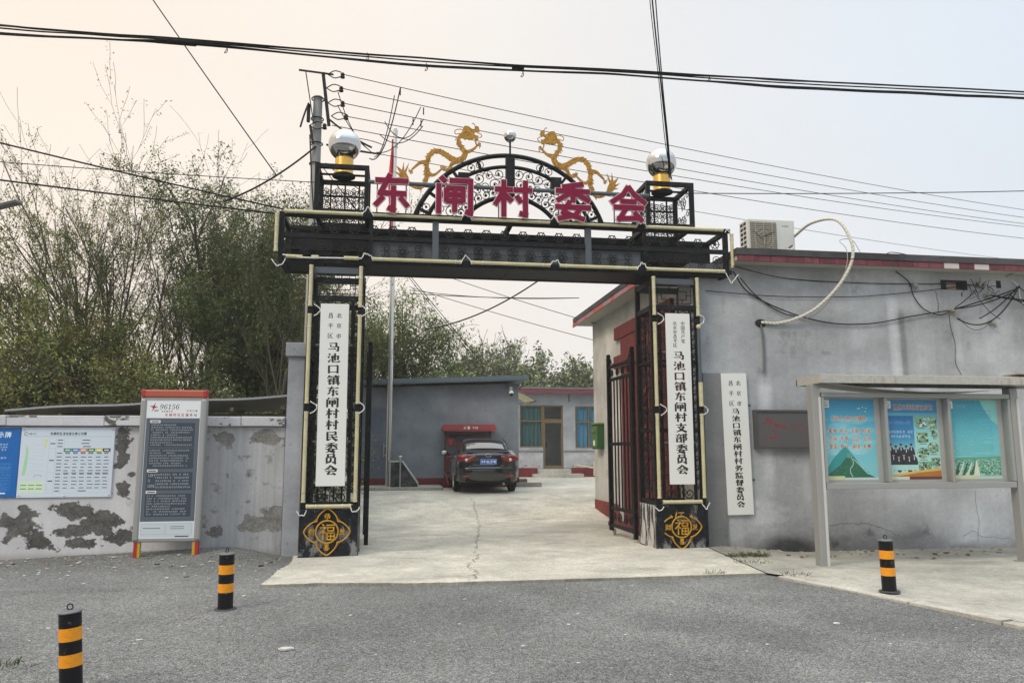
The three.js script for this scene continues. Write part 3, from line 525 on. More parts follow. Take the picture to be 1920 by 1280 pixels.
// lintel: an open box of square bars
const BX0 = -1.84, BX1 = 5.68;
{
  const w = 0.075, bars = [];
  for (const z of [ZF, ZB + w]) {
    bars.push(ex(BX0, BX1, 5.3, 5.3 + w, z - w, z), ex(BX0, BX1, 4.55, 4.55 + (z === ZF ? w : 0.13), z - w, z));
    for (const x of [BX0, BX1 - w]) bars.push(ex(x, x + w, 4.6255 + (z === ZF ? 0 : 0.055), 5.3, z - w, z));
  }
  for (const x of [BX0, -0.46, 1.84, 4.14, BX1 - w]) for (const y of [4.55, 5.3]) bars.push(ex(x, x + w, y + 0.002, y + w - 0.002, ZB + w, ZF - w));
  const B = part('lintel', bars, M.blackWorn, gate);
  for (const z of [ZF - 0.004, ZB + w - 0.004]) part('rail', ex(BX0 + w, BX1 - w, 4.955, 5.025, z - 0.062, z), M.blackWorn, B);
  for (const x of [0.58, 3.14]) part('post', ex(x, x + 0.1, 4.627, 5.298, ZF - 0.07, ZF + 0.012), M.greyPaint, B);
  for (const x of [-0.43, 4.16]) part('post', ex(x, x + 0.05, 4.627, 5.298, ZF - 0.068, ZF - 0.012), M.blackWorn, B);
  part('backing_sheet', ex(-0.38, 4.12, 4.628, 4.953, ZF - 0.078, ZF - 0.072), std({ color: lin(0.07, 0.078, 0.085), roughness: 0.6 }), B);
  for (const [a, b] of [[BX0 + 0.1, -0.5], [4.25, BX1 - 0.1]]) for (let i = 0; i < 3; i++) part('soffit_bar', ex(lerp(a, b, i / 2) - 0.02, lerp(a, b, i / 2) + 0.02, 4.53, 4.56, ZB + 0.08, ZF - 0.08), M.blackWorn, B);
  part('soffit_sheet', ex(BX0 + 0.08, BX1 - 0.08, 4.562, 4.568, ZB + 0.078, ZF - 0.078), M.black, B);
  part('back_sheet', ex(BX0 + 0.08, BX1 - 0.08, 4.69, 5.295, ZB + 0.02, ZB + 0.026), M.iron, B);
  // ship's-wheel rosettes standing on the middle rail
  const g = []; const zf = -0.03; g.push(new THREE.TorusGeometry(0.075, 0.009, 4, 18), new THREE.TorusGeometry(0.022, 0.008, 4, 10)); for (let i = 0; i < 6; i++) { const a = i * Math.PI / 3; g.push(rod([0, 0, 0], [Math.cos(a) * 0.1, Math.sin(a) * 0.1, 0], 0.007, 4)); }
  const wheel = join(g.map(fix));
  for (let i = 0; i < 24; i++) { const x = BX0 + 0.25 + i * 0.306; if (Math.abs(x - 0.63) < 0.12 || Math.abs(x - 3.19) < 0.12) continue; part('rosette', wheel.clone().translate(x, 5.125, ZF + zf), M.iron, B); }
  // scroll flowers in the lower opening
  const f = []; for (let i = 0; i < 6; i++) { const a = i * Math.PI / 3, c = Math.cos(a), s = Math.sin(a); f.push(scroll(c * 0.075, s * 0.075, 0, 0.042, a + Math.PI * 0.6, 1.25, 0.0065)); } f.push(new THREE.TorusGeometry(0.03, 0.007, 4, 12));
  for (const s of [-1, 1]) f.push(scroll(s * 0.26, 0.05, 0, 0.075, s > 0 ? 0 : Math.PI, s * 1.4, 0.0075), scroll(s * 0.26, -0.06, 0, 0.065, s > 0 ? 0 : Math.PI, -s * 1.4, 0.0075), bar([s * 0.12, 0, 0], [s * 0.36, 0, 0], 0.009));
  const flower = join(f.map(fix));
  for (const x of [-1.5, -1.15, -0.8, 4.45, 4.85, 5.25]) part('scroll_flower', flower.clone().scale(0.95, 1.1, 1).translate(x, 4.8, ZB + 0.04), M.iron, B);
  for (const x of [-1.45, -0.82, 0.1, 1.06, 1.62, 2.2, 2.74, 3.62, 4.5, 5.2]) part('scroll_flower', flower.clone().translate(x, 4.79, ZF + zf), M.iron, B);
}
// cages on top of the pillars, each with a mirror ball
function cage(xc, label) {
  const x0 = xc - 0.43, x1 = xc + 0.43, y0 = 5.38, y1 = 6.2, w = 0.07, z0 = ZF, z1 = ZB, bars = [];
  for (const z of [z0, z1 + w]) { bars.push(ex(x0, x1, y0, y0 + w, z - w, z), ex(x0, x1, y1 - w, y1, z - w, z)); for (const x of [x0, x1 - w]) bars.push(ex(x, x + w, y0 + w, y1 - w, z - w, z)); }
  for (const x of [x0, x1 - w]) for (const y of [y0, y1 - w]) bars.push(ex(x, x + w, y + 0.001, y + w - 0.001, z1 + w, z0 - w));
  const C = part('cage', bars, M.blackWorn, gate, label);
  const q = []; const zb = z1 + 0.035;
  for (const t of [-0.24, 0, 0.24]) q.push(bar([xc + t, y0 + w, zb - 0.02], [xc + t, y1 - w, zb - 0.02], 0.025));
  q.push(bar([x0 + w, 5.93, zb - 0.02], [x1 - w, 5.93, zb - 0.02], 0.03), bar([x0 + w, 6.1, z1 + 0.3], [x1 - w, 6.1, z1 + 0.3], 0.03), bar([x0 + w, 6.1, z1 + 0.62], [x1 - w, 6.1, z1 + 0.62], 0.03));
  part('inner_bars', q.splice(0), M.blackWorn, C);
  for (let i = 0; i < 5; i++) for (let j = 0; j < 4; j++) { const x = x0 + 0.13 + i * 0.15, y = y0 + 0.14 + j * 0.155; q.push(new THREE.TorusGeometry(0.03, 0.006, 4, 12).translate(x, y, zb)); for (let k = 0; k < 4; k++) q.push(scroll(x + 0.045 * Math.cos(k * 1.57 + i), y + 0.045 * Math.sin(k * 1.57 + i), zb, 0.05, k * 1.57 + i, 1.3, 0.0075)); }
  for (const x of [x0 + 0.03, x1 - 0.03]) for (let j = 0; j < 2; j++) { const z = (z0 + z1) / 2, y = y0 + 0.24 + j * 0.34; q.push(ring(x, y, z, 0.1, 0.008, 18, 0, Math.PI * 2, 'x')); for (let i = 0; i < 6; i++) { const a = i * Math.PI / 3; q.push(rod([x, y, z], [x, y + Math.sin(a) * 0.14, z + Math.cos(a) * 0.14], 0.007, 4)); } for (const s of [-1, 1]) q.push(scroll(x, y + 0.1, z + s * 0.2, 0.08, 0, s * 1.3, 0.008, 'x')); }
  part('scrollwork', q, M.iron, C);
  const zc = -12.6, prof = [[0.001, 0], [0.165, 0], [0.165, 0.02], [0.152, 0.03], [0.152, 0.27], [0.135, 0.3], [0.001, 0.3]].map((p) => new THREE.Vector2(...p));
  part('ball_neck', new THREE.LatheGeometry(prof, 28).translate(xc, 6.155, zc), M.goldNeck, C);
  part('mirror_ball', new THREE.SphereGeometry(0.27, 40, 28).translate(xc, 6.68, zc), M.chrome, C);
  part('ball_seat', new THREE.CylinderGeometry(0.19, 0.19, 0.03, 20).translate(xc, 6.139, zc), M.blackWorn, C);
}
cage(-0.89, 'square cage on the left pillar with a mirror ball'); cage(4.66, 'square cage on the right pillar with a mirror ball');
// fan-shaped arch
{
  const cy = 4.87, zc = ZF - 0.12, arcs = [], cl = (R) => Math.asin(clamp((5.375 - cy) / R));
  for (const [R, r] of [[1.68, 0.042], [1.48, 0.034], [0.95, 0.04]]) { const a = cl(R); arcs.push(ring(GX, cy, zc, R, r, 60, a, Math.PI - a)); }
  const A = part('arch', arcs.map((g) => g), M.blackWorn, gate);
  for (const a of [0.42, 0.62, 0.95, 1.23]) for (const s of [-1, 1]) { const t = s > 0 ? a : Math.PI - a; part('spoke', bar([GX + Math.cos(t) * 1.5, cy + Math.sin(t) * 1.5, zc], [GX + Math.cos(t) * 1.66, cy + Math.sin(t) * 1.66, zc], 0.045), M.blackWorn, A); }
  part('king_post', ex(GX - 0.075, GX + 0.075, 5.86, 6.52, zc - 0.06, zc + 0.05), M.blackWorn, A);
  for (const s of [-1, 1]) part('block', ex(GX + s * 0.79 - 0.09, GX + s * 0.79 + 0.09, 5.93, 6.2, zc - 0.055, zc + 0.045), M.blackWorn, A);
  const bud = (x, y) => new THREE.SphereGeometry(0.022, 8, 6).translate(x, y, zc);
  for (let i = 0; i < 13; i++) { // between the two outer rings
    const t = lerp(0.42, Math.PI - 0.42, i / 12); if (Math.abs(t - Math.PI / 2) < 0.06) continue; const x = GX + Math.cos(t) * 1.575, y = cy + Math.sin(t) * 1.575;
    if (i % 2) continue; for (const s of [-1, 1]) { const u = t + s * 0.05, cx = GX + Math.cos(u) * 1.575, yy = cy + Math.sin(u) * 1.575; part('scroll', [ring(cx, yy, zc, 0.062, 0.007, 16), bud(cx, yy), rod([cx, yy, zc], [cx + 0.03 * s, yy + 0.05, zc], 0.006, 4)], M.iron, A); }
  }
  const r = rngOf(5);
  for (let i = 0; i < 17; i++) { // between the middle and inner ring: pairs of C-scrolls with seed heads
    const t = lerp(0.55, Math.PI - 0.55, i / 16); if (Math.abs(t - Math.PI / 2) < 0.05) continue;
    for (const [R, s, k] of [[1.36, 0.1, 1], [1.19, 0.105, -1], [1.05, 0.075, 1]]) {
      const u = t + (k > 0 ? 0.02 : -0.03), x = GX + Math.cos(u) * R, y = cy + Math.sin(u) * R; if (y < 5.46) continue;
      part('scroll', [scroll(x, y, zc + 0.004 * k, s, t + k * 1.9, k * (i % 2 ? 1 : -1) * 1.35, 0.0075), bud(x, y), rod([x, y, zc], [x + Math.cos(t) * 0.12 * k, y + Math.sin(t) * 0.12 * k, zc], 0.006, 4)], M.iron, A);
    }
  }
  part('ball_rod', rod([GX, 6.5, zc], [GX, 6.82, zc], 0.017, 10), M.blackWorn, A);
  part('mirror_ball', new THREE.SphereGeometry(0.108, 30, 20).translate(GX, 6.9, zc), M.chrome, A);
}
// tube lights all round, with their loose white leads at the joints
for (const y of [5.36, 4.63]) {
  const J = [BX0 + 0.06, -0.48, 1.11, 2.58, 4.08, BX1 - 0.05];
  for (let i = 0; i < 5; i++) {
    const a = J[i] + (i ? 0.1 : 0.02), b = J[i + 1] - 0.06;
    if (y < 5 && i === 0) { // the broken one: a few shards on the cable
      const t = part('tube_light', [rod([a + 0.05, y, ZF + 0.05], [a + 0.3, y - 0.005, ZF + 0.052], 0.03, 8), rod([a + 0.44, y, ZF + 0.05], [a + 0.55, y, ZF + 0.05], 0.03, 8), rod([b - 0.28, y, ZF + 0.05], [b - 0.05, y, ZF + 0.05], 0.032, 8)], M.cream, gate, 'smashed tube light with only shards left on its lead');
      part('lead', [tube([[a, y + 0.02, ZF + 0.05], [a + 0.3, y - 0.02, ZF + 0.07], [a + 0.7, y - 0.01, ZF + 0.06], [b, y, ZF + 0.05]], 0.012, 20, 6)], M.whiteWire, t); continue;
    }
    tubeLight([a, y, ZF + 0.05], [b, y, ZF + 0.05]);
    if (i) wires.push(looseWire(J[i] + 0.02, y, ZF + 0.02, true, 0.12)); pads.push(ex(J[i + 1] - 0.05, J[i + 1] + 0.09, y - 0.045, y + 0.035, ZF + 0.002, ZF + 0.016));
  }
}
tubeLight([BX0 - 0.03, 4.7, ZF + 0.04], [BX0 - 0.03, 5.32, ZF + 0.04]); tubeLight([BX1 + 0.05, 4.7, ZF + 0.04], [BX1 + 0.05, 5.3, ZF + 0.04]);
wires.push(looseWire(BX0 + 0.02, 4.6, ZF, true, -0.14), looseWire(BX1 + 0.02, 4.62, ZF, true, -0.16), looseWire(BX1 - 0.03, 5.34, ZF, true, 0.06));
for (const [xc, gold] of [[-0.93, 0], [4.68, 1]]) {
  for (const s of [-1, 1]) {
    const x = xc + s * 0.385; let k = 0;
    for (const [a, b] of [[3.84, 4.5], [2.32, 3.72], [0.83, 2.2]]) {
      if (gold && s > 0 && k === 1) { // cracked open: a dark bare strip in its lower half
        const t = part('tube_light', [rod([x, 2.32, ZF + 0.05], [x, 2.72, ZF + 0.05], 0.037, 12), new THREE.SphereGeometry(0.042, 12, 8).translate(x, 3.66, ZF + 0.05)], M.cream, gate, 'tube light on the right edge with its cover broken away');
        part('bare_strip', rod([x, 2.7, ZF + 0.04], [x, 3.62, ZF + 0.04], 0.03, 10), M.greyPaint, t);
      } else tubeLight([x, a, ZF + 0.05], [x, b, ZF + 0.05]);
      if (k) { wires.push(looseWire(x + (s > 0 ? -0.02 : 0.03), b + 0.06, ZF, false, 0.11)); pads.push(ex(x - 0.04, x + 0.045, b + 0.01, b + 0.11, ZF + 0.002, ZF + 0.016)); } k++;
    }
  }
  tubeLight([xc - 0.34, 0.77, ZF + 0.06], [xc + 0.33, 0.77, ZF + 0.06]); wires.push(looseWire(xc - 0.4, 0.73, ZF + 0.02, true, -0.1), looseWire(xc + 0.39, 0.77, ZF + 0.02, true, -0.09));
}
for (const p of pads) part('junction_pad', p, M.black, gate); for (const p of wires) part('lead', p, M.whiteWire, gate);

// ---------------------------------------------------------------- the big red characters
{
  const s = thing('name_sign', 'five large crimson characters with pale edges on a grey rail across the arch', 'sign', [GX, 5.4, -12.1]);
  part('rail', rod([-0.46, 5.9, -12.13], [4.25, 5.9, -12.13], 0.033, 10), M.greyPaint, s);
  part('rail', ex(-0.44, 4.22, 5.377, 5.397, -12.15, -12.12), M.blackWorn, s);
  const X = [-0.43, 0.585, 1.55, 2.56, 3.52];
  [...'东闸村委会'].forEach((ch, i) => {
    const w = 0.68, x = X[i], y = 5.385, h = 0.66;
    for (const t of [0.16, 0.84]) part('stay', rod([x + w * t, 5.39, -12.125], [x + w * t, 5.9, -12.125], 0.012, 6), M.greyPaint, s);
    const c = part('character', solidGlyph(ch, x, y, w, h, 0.084, 0.05, -12.09), M.crimson, s);
    part('edge_trim', solidGlyph(ch, x, y, w, h, 0.084, 0.035, -12.092, 0.0105), M.pinkTrim, c);
  });
}
// ---------------------------------------------------------------- the two dragons
function dragon(mirror, label) {
  const d = thing('dragon_ornament', label, 'dragon ornament', [mirror ? 2.9 : 0.86, 6.2, ZF - 0.1]);
  const T = (p) => { const x = -0.01 + (p[0] / 8 - 10) * 0.0088, y = 6.14 - (p[1] / 8 - 100) * 0.01024; return [mirror ? 2 * GX - 0.012 - x : x, y]; };
  let layer = 0; const Z = () => ZF - 0.12 + 0.0009 * layer++;
  const ribbon = (pts, ws, depth = 0.022) => {
    const c = new THREE.SplineCurve(pts.map((p) => new THREE.Vector2(...T(p)))), n = pts.length * 5, L = [], R = [];
    for (let i = 0; i <= n; i++) { const t = i / n, p = c.getPoint(t), q = c.getTangent(t), f = t * (ws.length - 1), k = Math.min(ws.length - 2, Math.floor(f)), w = lerp(ws[k], ws[k + 1], f - k) * 0.00115 / 2; L.push([p.x - q.y * w, p.y + q.x * w]); R.unshift([p.x + q.y * w, p.y - q.x * w]); }
    return extrude([...L, ...R], depth, Z());
  };
  const poly = (pts, depth = 0.022) => extrude(pts.map(T), depth, Z());
  const spine = [[235, 880], [290, 955], [390, 985], [470, 955], [515, 870], [518, 760], [525, 640], [565, 535], [650, 475], [760, 495], [870, 555], [970, 590], [1065, 555], [1105, 480], [1050, 410], [1000, 340], [1010, 270], [1075, 215], [1150, 190]];
  const B = part('body', ribbon(spine, [30, 38, 44, 56, 60, 64, 66, 66, 66, 72, 80, 84, 80, 70, 62, 56, 54, 60, 60]), M.gold, d);
  const sp = []; const c2 = new THREE.SplineCurve(spine.map((p) => new THREE.Vector2(...T(p))));
  for (let i = 0; i < 44; i++) { const t = 0.1 + 0.8 * i / 44, p = c2.getPoint(t), q = c2.getTangent(t), s = (i % 3 === 2 ? -1 : 1) * (mirror ? -1 : 1), w = 0.036, h = 0.062; sp.push(extrude([[p.x - q.y * w * s - q.x * 0.014, p.y + q.x * w * s - q.y * 0.014], [p.x - q.y * h * s - q.x * 0.03, p.y + q.x * h * s - q.y * 0.03], [p.x - q.y * w * s + q.x * 0.016, p.y + q.x * w * s + q.y * 0.016]], 0.016, ZF - 0.117)); }
  for (const p of sp) part('back_spine', p, M.gold, d);
  part('tail_fin', [poly([[230, 960], [130, 870], [120, 800], [65, 705], [125, 740], [150, 760], [175, 640], [185, 770], [258, 652], [215, 790], [250, 850], [265, 940]]), poly([[140, 860], [40, 782], [130, 810]]), poly([[160, 880], [78, 862], [150, 850]])], M.gold, d);
  part('head', [poly([[1040, 235], [1055, 165], [1090, 108], [1150, 112], [1205, 150], [1245, 160], [1262, 102], [1305, 112], [1325, 172], [1262, 186], [1228, 204], [1262, 232], [1308, 238], [1302, 285], [1270, 300], [1238, 268], [1205, 300], [1190, 280], [1160, 305], [1140, 282], [1100, 300], [1060, 275]], 0.028)], M.gold, d);
  const wire = (pts, r = 0.008) => tube(pts.map((p) => { const q = T(p); return [q[0], q[1], ZF - 0.105]; }), r, pts.length * 6, 5);
  part('horn', wire([[1070, 165], [1000, 158], [940, 185], [958, 228], [1020, 212]]), M.gold, d); part('whisker', [wire([[1248, 140], [1250, 92], [1222, 64], [1205, 72]]), wire([[1282, 190], [1338, 208], [1356, 238], [1318, 262]])], M.gold, d);
  const claw = (x, y, a) => [0, 1, 2].map((i) => { const t = a + (i - 1) * 0.75; return ribbon([[x, y], [x + Math.cos(t) * 38, y + Math.sin(t) * 38], [x + Math.cos(t + 0.7) * 56, y + Math.sin(t + 0.7) * 56]], [18, 14, 4], 0.018); });
  part('leg', [ribbon([[1105, 470], [1190, 445], [1245, 410], [1292, 362]], [60, 42, 34, 20]), ...claw(1292, 362, -0.3), ribbon([[1285, 380], [1262, 330], [1250, 270]], [16, 20, 18])], M.gold, d);
  part('leg', [ribbon([[530, 640], [430, 645], [365, 690], [300, 745]], [70, 50, 34, 24]), ...claw(300, 755, 2.2)], M.gold, d);
  part('leg', [ribbon([[530, 760], [590, 808], [660, 790], [740, 725]], [70, 48, 34, 22]), ...claw(745, 720, -1.2)], M.gold, d);
  part('leg', [ribbon([[985, 600], [905, 640], [860, 705], [800, 745]], [76, 58, 40, 24]), ...claw(790, 740, -2.0)], M.gold, d);
  part('stay', [rod([T([480, 960])[0], T([480, 960])[1], ZF - 0.12], [T([560, 970])[0], T([560, 970])[1] + 0.01, ZF - 0.13], 0.012, 6), rod([T([1050, 590])[0], T([1050, 590])[1], ZF - 0.125], [T([1095, 640])[0], T([1095, 640])[1], ZF - 0.13], 0.014, 6)], M.iron, d);
}
dragon(false, 'gilt flat dragon climbing the left shoulder of the arch, facing right'); dragon(true, 'gilt flat dragon climbing the right shoulder of the arch, facing left');

// ---------------------------------------------------------------- vertical name boards
function nameBoard(label, cx, y0, y1, w, z, tilt, small, big, red, cols) {
  const t = thing('name_board', label, 'sign board', [cx, (y0 + y1) / 2, z], 'white vertical name boards');
  const h = y1 - y0; t.rotation.z = tilt;
  const face = new THREE.Mesh(rbx(w, h, 0.035, 0, 0, 0, 0.006), M.white); face.name = 'board'; face.castShadow = face.receiveShadow = true; t.add(face);
  const H = 2048, W = Math.round(H * w / h);
  const tex = canvasTex(W, H, (c) => {
    c.fillStyle = '#dedfdb'; c.fillRect(0, 0, W, H); c.fillStyle = '#17120f';
    const [a, b] = small, s = cols.s * H, p = cols.p * H; printColumn(c, a, W * cols.x1 - s / 2, cols.y * H, s, s * 0.95, p, 0.95); printColumn(c, b, W * cols.x0 - s / 2, cols.y * H, s, s * 0.95, p, 0.95);
    const S = cols.bs * H, pitch = (cols.be - cols.by) * H / big.length; [...big].forEach((ch, i) => { if (red) c.fillStyle = i < 4 ? '#35090c' : '#190d0c'; glyph(c, ch, W * 0.5 - S * 0.54, cols.by * H + i * pitch, S * 1.08, pitch * 0.9, 1.22); });
  });
  const f = new THREE.Mesh(new THREE.PlaneGeometry(w - 0.008, h - 0.008).translate(0, 0, 0.0205), std({ map: tex, roughness: 0.4 })); f.name = 'lettering'; f.receiveShadow = true; t.add(f);
  const br = new THREE.Mesh(join([-0.26, 0.27].flatMap((k) => [-1, 1].map((s) => bx(0.1, 0.03, 0.012, s * (w / 2 + 0.015), k * h, -0.022)))), M.greyPaint); br.name = 'bracket'; br.castShadow = true; t.add(br);
}
nameBoard('white vertical board on the left gate pillar, twelve large characters under two short columns', -0.925, 1.07, 3.88, 0.435, ZF + 0.07, 0.004, ['北京市', '昌平区'], '马池口镇东闸村村民委员会', false, { s: 0.033, p: 0.057, y: 0.05, x1: 0.66, x0: 0.36, by: 0.215, be: 0.95, bs: 0.069 });
nameBoard('white vertical board on the right gate pillar, its upper large characters dark red', 4.685, 1.05, 3.87, 0.42, ZF + 0.07, -0.002, ['中国共产党', '北京市昌平区'], '马池口镇东闸村支部委员会', true, { s: 0.028, p: 0.0265, y: 0.045, x1: 0.7, x0: 0.36, by: 0.225, be: 0.95, bs: 0.072 });
nameBoard('white vertical board fixed to the grey building wall between pilaster and dark cabinet', 5.765, 0.53, 2.9, 0.46, -12.37, 0.013, ['北京市', '昌平区'], '马池口镇东闸村村务监督委员会', false, { s: 0.042, p: 0.073, y: 0.05, x1: 0.66, x0: 0.36, by: 0.25, be: 0.955, bs: 0.062 });

// ---------------------------------------------------------------- the two open gate leaves
function leaf(a, b, label) {
  const t = thing('gate_leaf', label, 'gate leaf', [a[0], 0, a[1]]), L = Math.hypot(b[0] - a[0], b[1] - a[1]);
  t.rotation.y = -Math.atan2(b[1] - a[1], b[0] - a[0]);
  const add = (n, g, m, p = t) => { const q = new THREE.Mesh(join(g), m); q.name = n; q.castShadow = q.receiveShadow = true; p.add(q); return q; };
  for (const x of [0.035, L - 0.035]) { const p = add('post', ex(x - 0.035, x + 0.035, x < 0.1 ? 0.06 : 0.1, 3.36, -0.035, 0.035), M.blackWorn); add('finial', [new THREE.SphereGeometry(0.045, 12, 8).translate(x, 3.42, 0), new THREE.CylinderGeometry(0.05, 0.05, 0.02, 12).translate(x, 3.37, 0)], M.black, p); }
  for (const y of [0.2, 0.52, 1.72, 2.95, 3.2]) add('rail', ex(0.07, L - 0.07, y - 0.03, y + 0.03, -0.022, 0.022), M.blackWorn);
  const n = 7; for (let i = 0; i < n; i++) { const x = lerp(0.16, L - 0.16, i / (n - 1)); add('bar', [ex(x - 0.011, x + 0.011, 0.55, 1.69, -0.011, 0.011), ex(x - 0.011, x + 0.011, 1.75, 2.92, -0.011, 0.011)], M.black); }
  for (const [y, s] of [[3.075, 0.09], [0.36, 0.11]]) for (let i = 0; i < 4; i++) { const x = lerp(0.22, L - 0.22, i / 3), q = [ring(x, y, 0, s * 0.8, 0.008, 16)]; for (let k = 0; k < 4; k++) q.push(scroll(x + Math.cos(k * 1.57) * s * 0.35, y + Math.sin(k * 1.57) * s * 0.35, 0, s * 0.4, k * 1.57, 1.2, 0.007)); add('scroll', q, M.iron); }
  for (const [x0, x1] of [[0.09, 0.34], [L - 0.09, L - 0.34]]) add('crest', tube([[x0, 3.24, 0], [(x0 * 2 + x1) / 3, 3.34, 0], [(x0 + x1) / 2, 3.26, 0], [x1, 3.24, 0]], 0.011, 16, 5), M.iron);
  const c = add('caster', new THREE.TorusGeometry(0.04, 0.02, 8, 18).translate(L - 0.1, 0.075, 0.035), std({ color: lin(0.3, 0.22, 0.15), roughness: 0.7 })); add('bracket', ex(L - 0.13, L - 0.07, 0.1, 0.2, -0.02, 0.012), M.black, c);
}
leaf([4.24, -13.22], [4.16, -14.55], 'open black gate leaf swung inward by the right pillar, with caster wheel');
leaf([-0.4, -13.22], [-0.47, -14.6], 'open black gate leaf swung inward by the left pillar, seen edge on');
// ---------------------------------------------------------------- the wall on the left
const peelTex = (W, H, fn) => { const t = dataTex(W, H, fn); t.wrapS = t.wrapT = THREE.MirroredRepeatWrapping; return t; };
{
  // x -6.4 .. -1.4, y 0 .. 2.2 : blots where the whitewash has come away
  const blots = [[-4.02, 1.72, 0.13, 0.36], [-3.88, 1.25, 0.07, 0.06], [-3.95, 1.02, 0.1, 0.14], [-5.25, 0.52, 0.3, 0.24], [-4.72, 0.72, 0.42, 0.13], [-4.3, 0.55, 0.28, 0.2], [-4.75, 0.42, 0.5, 0.1], [-5.15, 0.27, 0.4, 0.13], [-4.5, 0.25, 0.3, 0.12], [-4.0, 0.32, 0.25, 0.12], [-5.6, 0.3, 0.2, 0.1], [-2.58, 1.8, 0.2, 0.1], [-2.0, 1.78, 0.36, 0.11], [-1.62, 1.72, 0.1, 0.1], [-1.75, 0.62, 0.2, 0.2], [-2.1, 0.48, 0.42, 0.13], [-2.6, 0.42, 0.22, 0.1], [-3.62, 1.55, 0.08, 0.3], [-5.4, 0.78, 0.1, 0.05], [-6.0, 0.5, 0.3, 0.2]];
  const W = 2048, H = 1024, bump = new Uint8Array(W * H);
  const map = peelTex(W, H, (px, py, o) => {
    const X = -6.4 + 5 * px / W, Y = 2.2 * py / H, n = at(N6, px, py), n2 = at(N2, px, py), f = at(N3, px, py), e = at(N1, px * 2, py), fine = at(N4, px, py);
    let m = -1; for (const b of blots) { const q = 1 - Math.hypot((X - b[0]) / b[2], (Y - b[1]) / b[3]); if (q > m) m = q; }
    const p = m + (n - 0.5) * 2.5 + (n2 - 0.5) * 2.3 + (f - 0.5) * 0.5 - 0.12;
    const right = sstep(-3.6, -2.6, X), drip = at(N2, px * 3, py >> 4);
    let v = 196 - 30 * right + (at(N5, px >> 1, py >> 1) - 0.5) * 46 + (e - 0.5) * 34 + (f - 0.5) * 16 + (drip - 0.5) * 30 * (0.4 + right);
    if (n2 > 0.62) v -= (n2 - 0.62) * 260 * (0.4 + 0.6 * right);
    let r = v, g = v * 1.002, b = v * 1.012, h = 165;
    const chip = n2 * 0.6 + n * 0.4; if (p > -0.02 && p < 0.1) { const w = 138 + (f - 0.5) * 50 + (n2 - 0.5) * 50; r = w; g = w; b = w * 0.99; h = 128; } else if (p >= 0.1 || (chip > 0.66 && Y < 1.9 && X < -3.2) || chip > 0.72) { const w = 88 + 30 * right + (f - 0.5) * 60 + (n2 - 0.5) * 70 + (fine - 0.5) * 24; r = w; g = w * 0.985; b = w * 0.95; h = 90 + (f - 0.5) * 70; } else if (p > -0.1) { r *= 1.05; g *= 1.05; b *= 1.05; h = 185; }
    if (Y < 0.16) { const k = sstep(0.16, 0.02, Y) * 0.4; r = lerp(r, 120, k); g = lerp(g, 112, k); b = lerp(b, 100, k); }
    bump[py * W + px] = clamp(h + (fine - 0.5) * 20, 0, 255); o[0] = r; o[1] = g; o[2] = b;
  });
  const bm = peelTex(W, H, (x, y, o) => { o[0] = o[1] = o[2] = bump[y * W + x]; }); bm.colorSpace = THREE.NoColorSpace;
  for (const t of [map, bm]) { t.repeat.set(1 / 5, 1 / 2.2); t.offset.set(6.4 / 5, 0); }
  const mat = std({ map, bumpMap: bm, bumpScale: 0.014, roughness: 0.95 });
  const w = thing('boundary_wall', 'low rendered boundary wall with peeling whitewash and a projecting coping, left of the gate', 'wall', [-5.7, 0, -12.62]);
  part('wall_face', ex(-14, -1.66, -0.3, 1.97, -12.78, -12.5), mat, w);
  const cap = std({ map: dataTex(1024, 256, (x, y, o) => { const n = at(N6, x, y * 2 + 300), f = at(N3, x, y), n2 = at(N2, x, y + 99); let v = 196 + (at(N1, x, y) - 0.5) * 50 + (f - 0.5) * 18; let r = v, g = v, b = v * 1.02; if (n * 0.7 + n2 * 0.3 > 0.555 && x < 800) { const q = 96 + (f - 0.5) * 70; r = q; g = q * 0.98; b = q * 0.95; } o[0] = r; o[1] = g; o[2] = b; }, true, [1 / 4.3, 1 / 1.05]), roughness: 0.95, bumpMap: renderBump, bumpScale: 0.006 });
  const rr = rngOf(4); let x = -14;
  const cuts = [-12.4, -10.8, -9.2, -7.6, -5.66, -4.3, -3.1, -2.32, -1.665];
  for (const c of cuts) { part('coping_slab', rbx(c - x - 0.006, 0.15 + 0.006 * rr(), 0.42, (x + c) / 2, 2.05 + 0.008 * rr(), -12.64 + 0.008 * rr(), 0.012), cap, w); x = c; }
  const p = thing('wall_pier', 'slim grey concrete pier with a flat cap, behind the left gate pillar', 'pier', [-1.5, 0, -12.65]);
  const pm = std({ map: plaster([150, 153, 158], 640, 0.9), bumpMap: renderBump, bumpScale: 0.01, roughness: 0.92 });
  part('shaft', ex(-1.65, -1.4, -0.05, 3.08, -12.86, -12.46), pm, p); part('cap', rbx(0.34, 0.22, 0.5, -1.52, 3.19, -12.66, 0.012), pm, p);
}
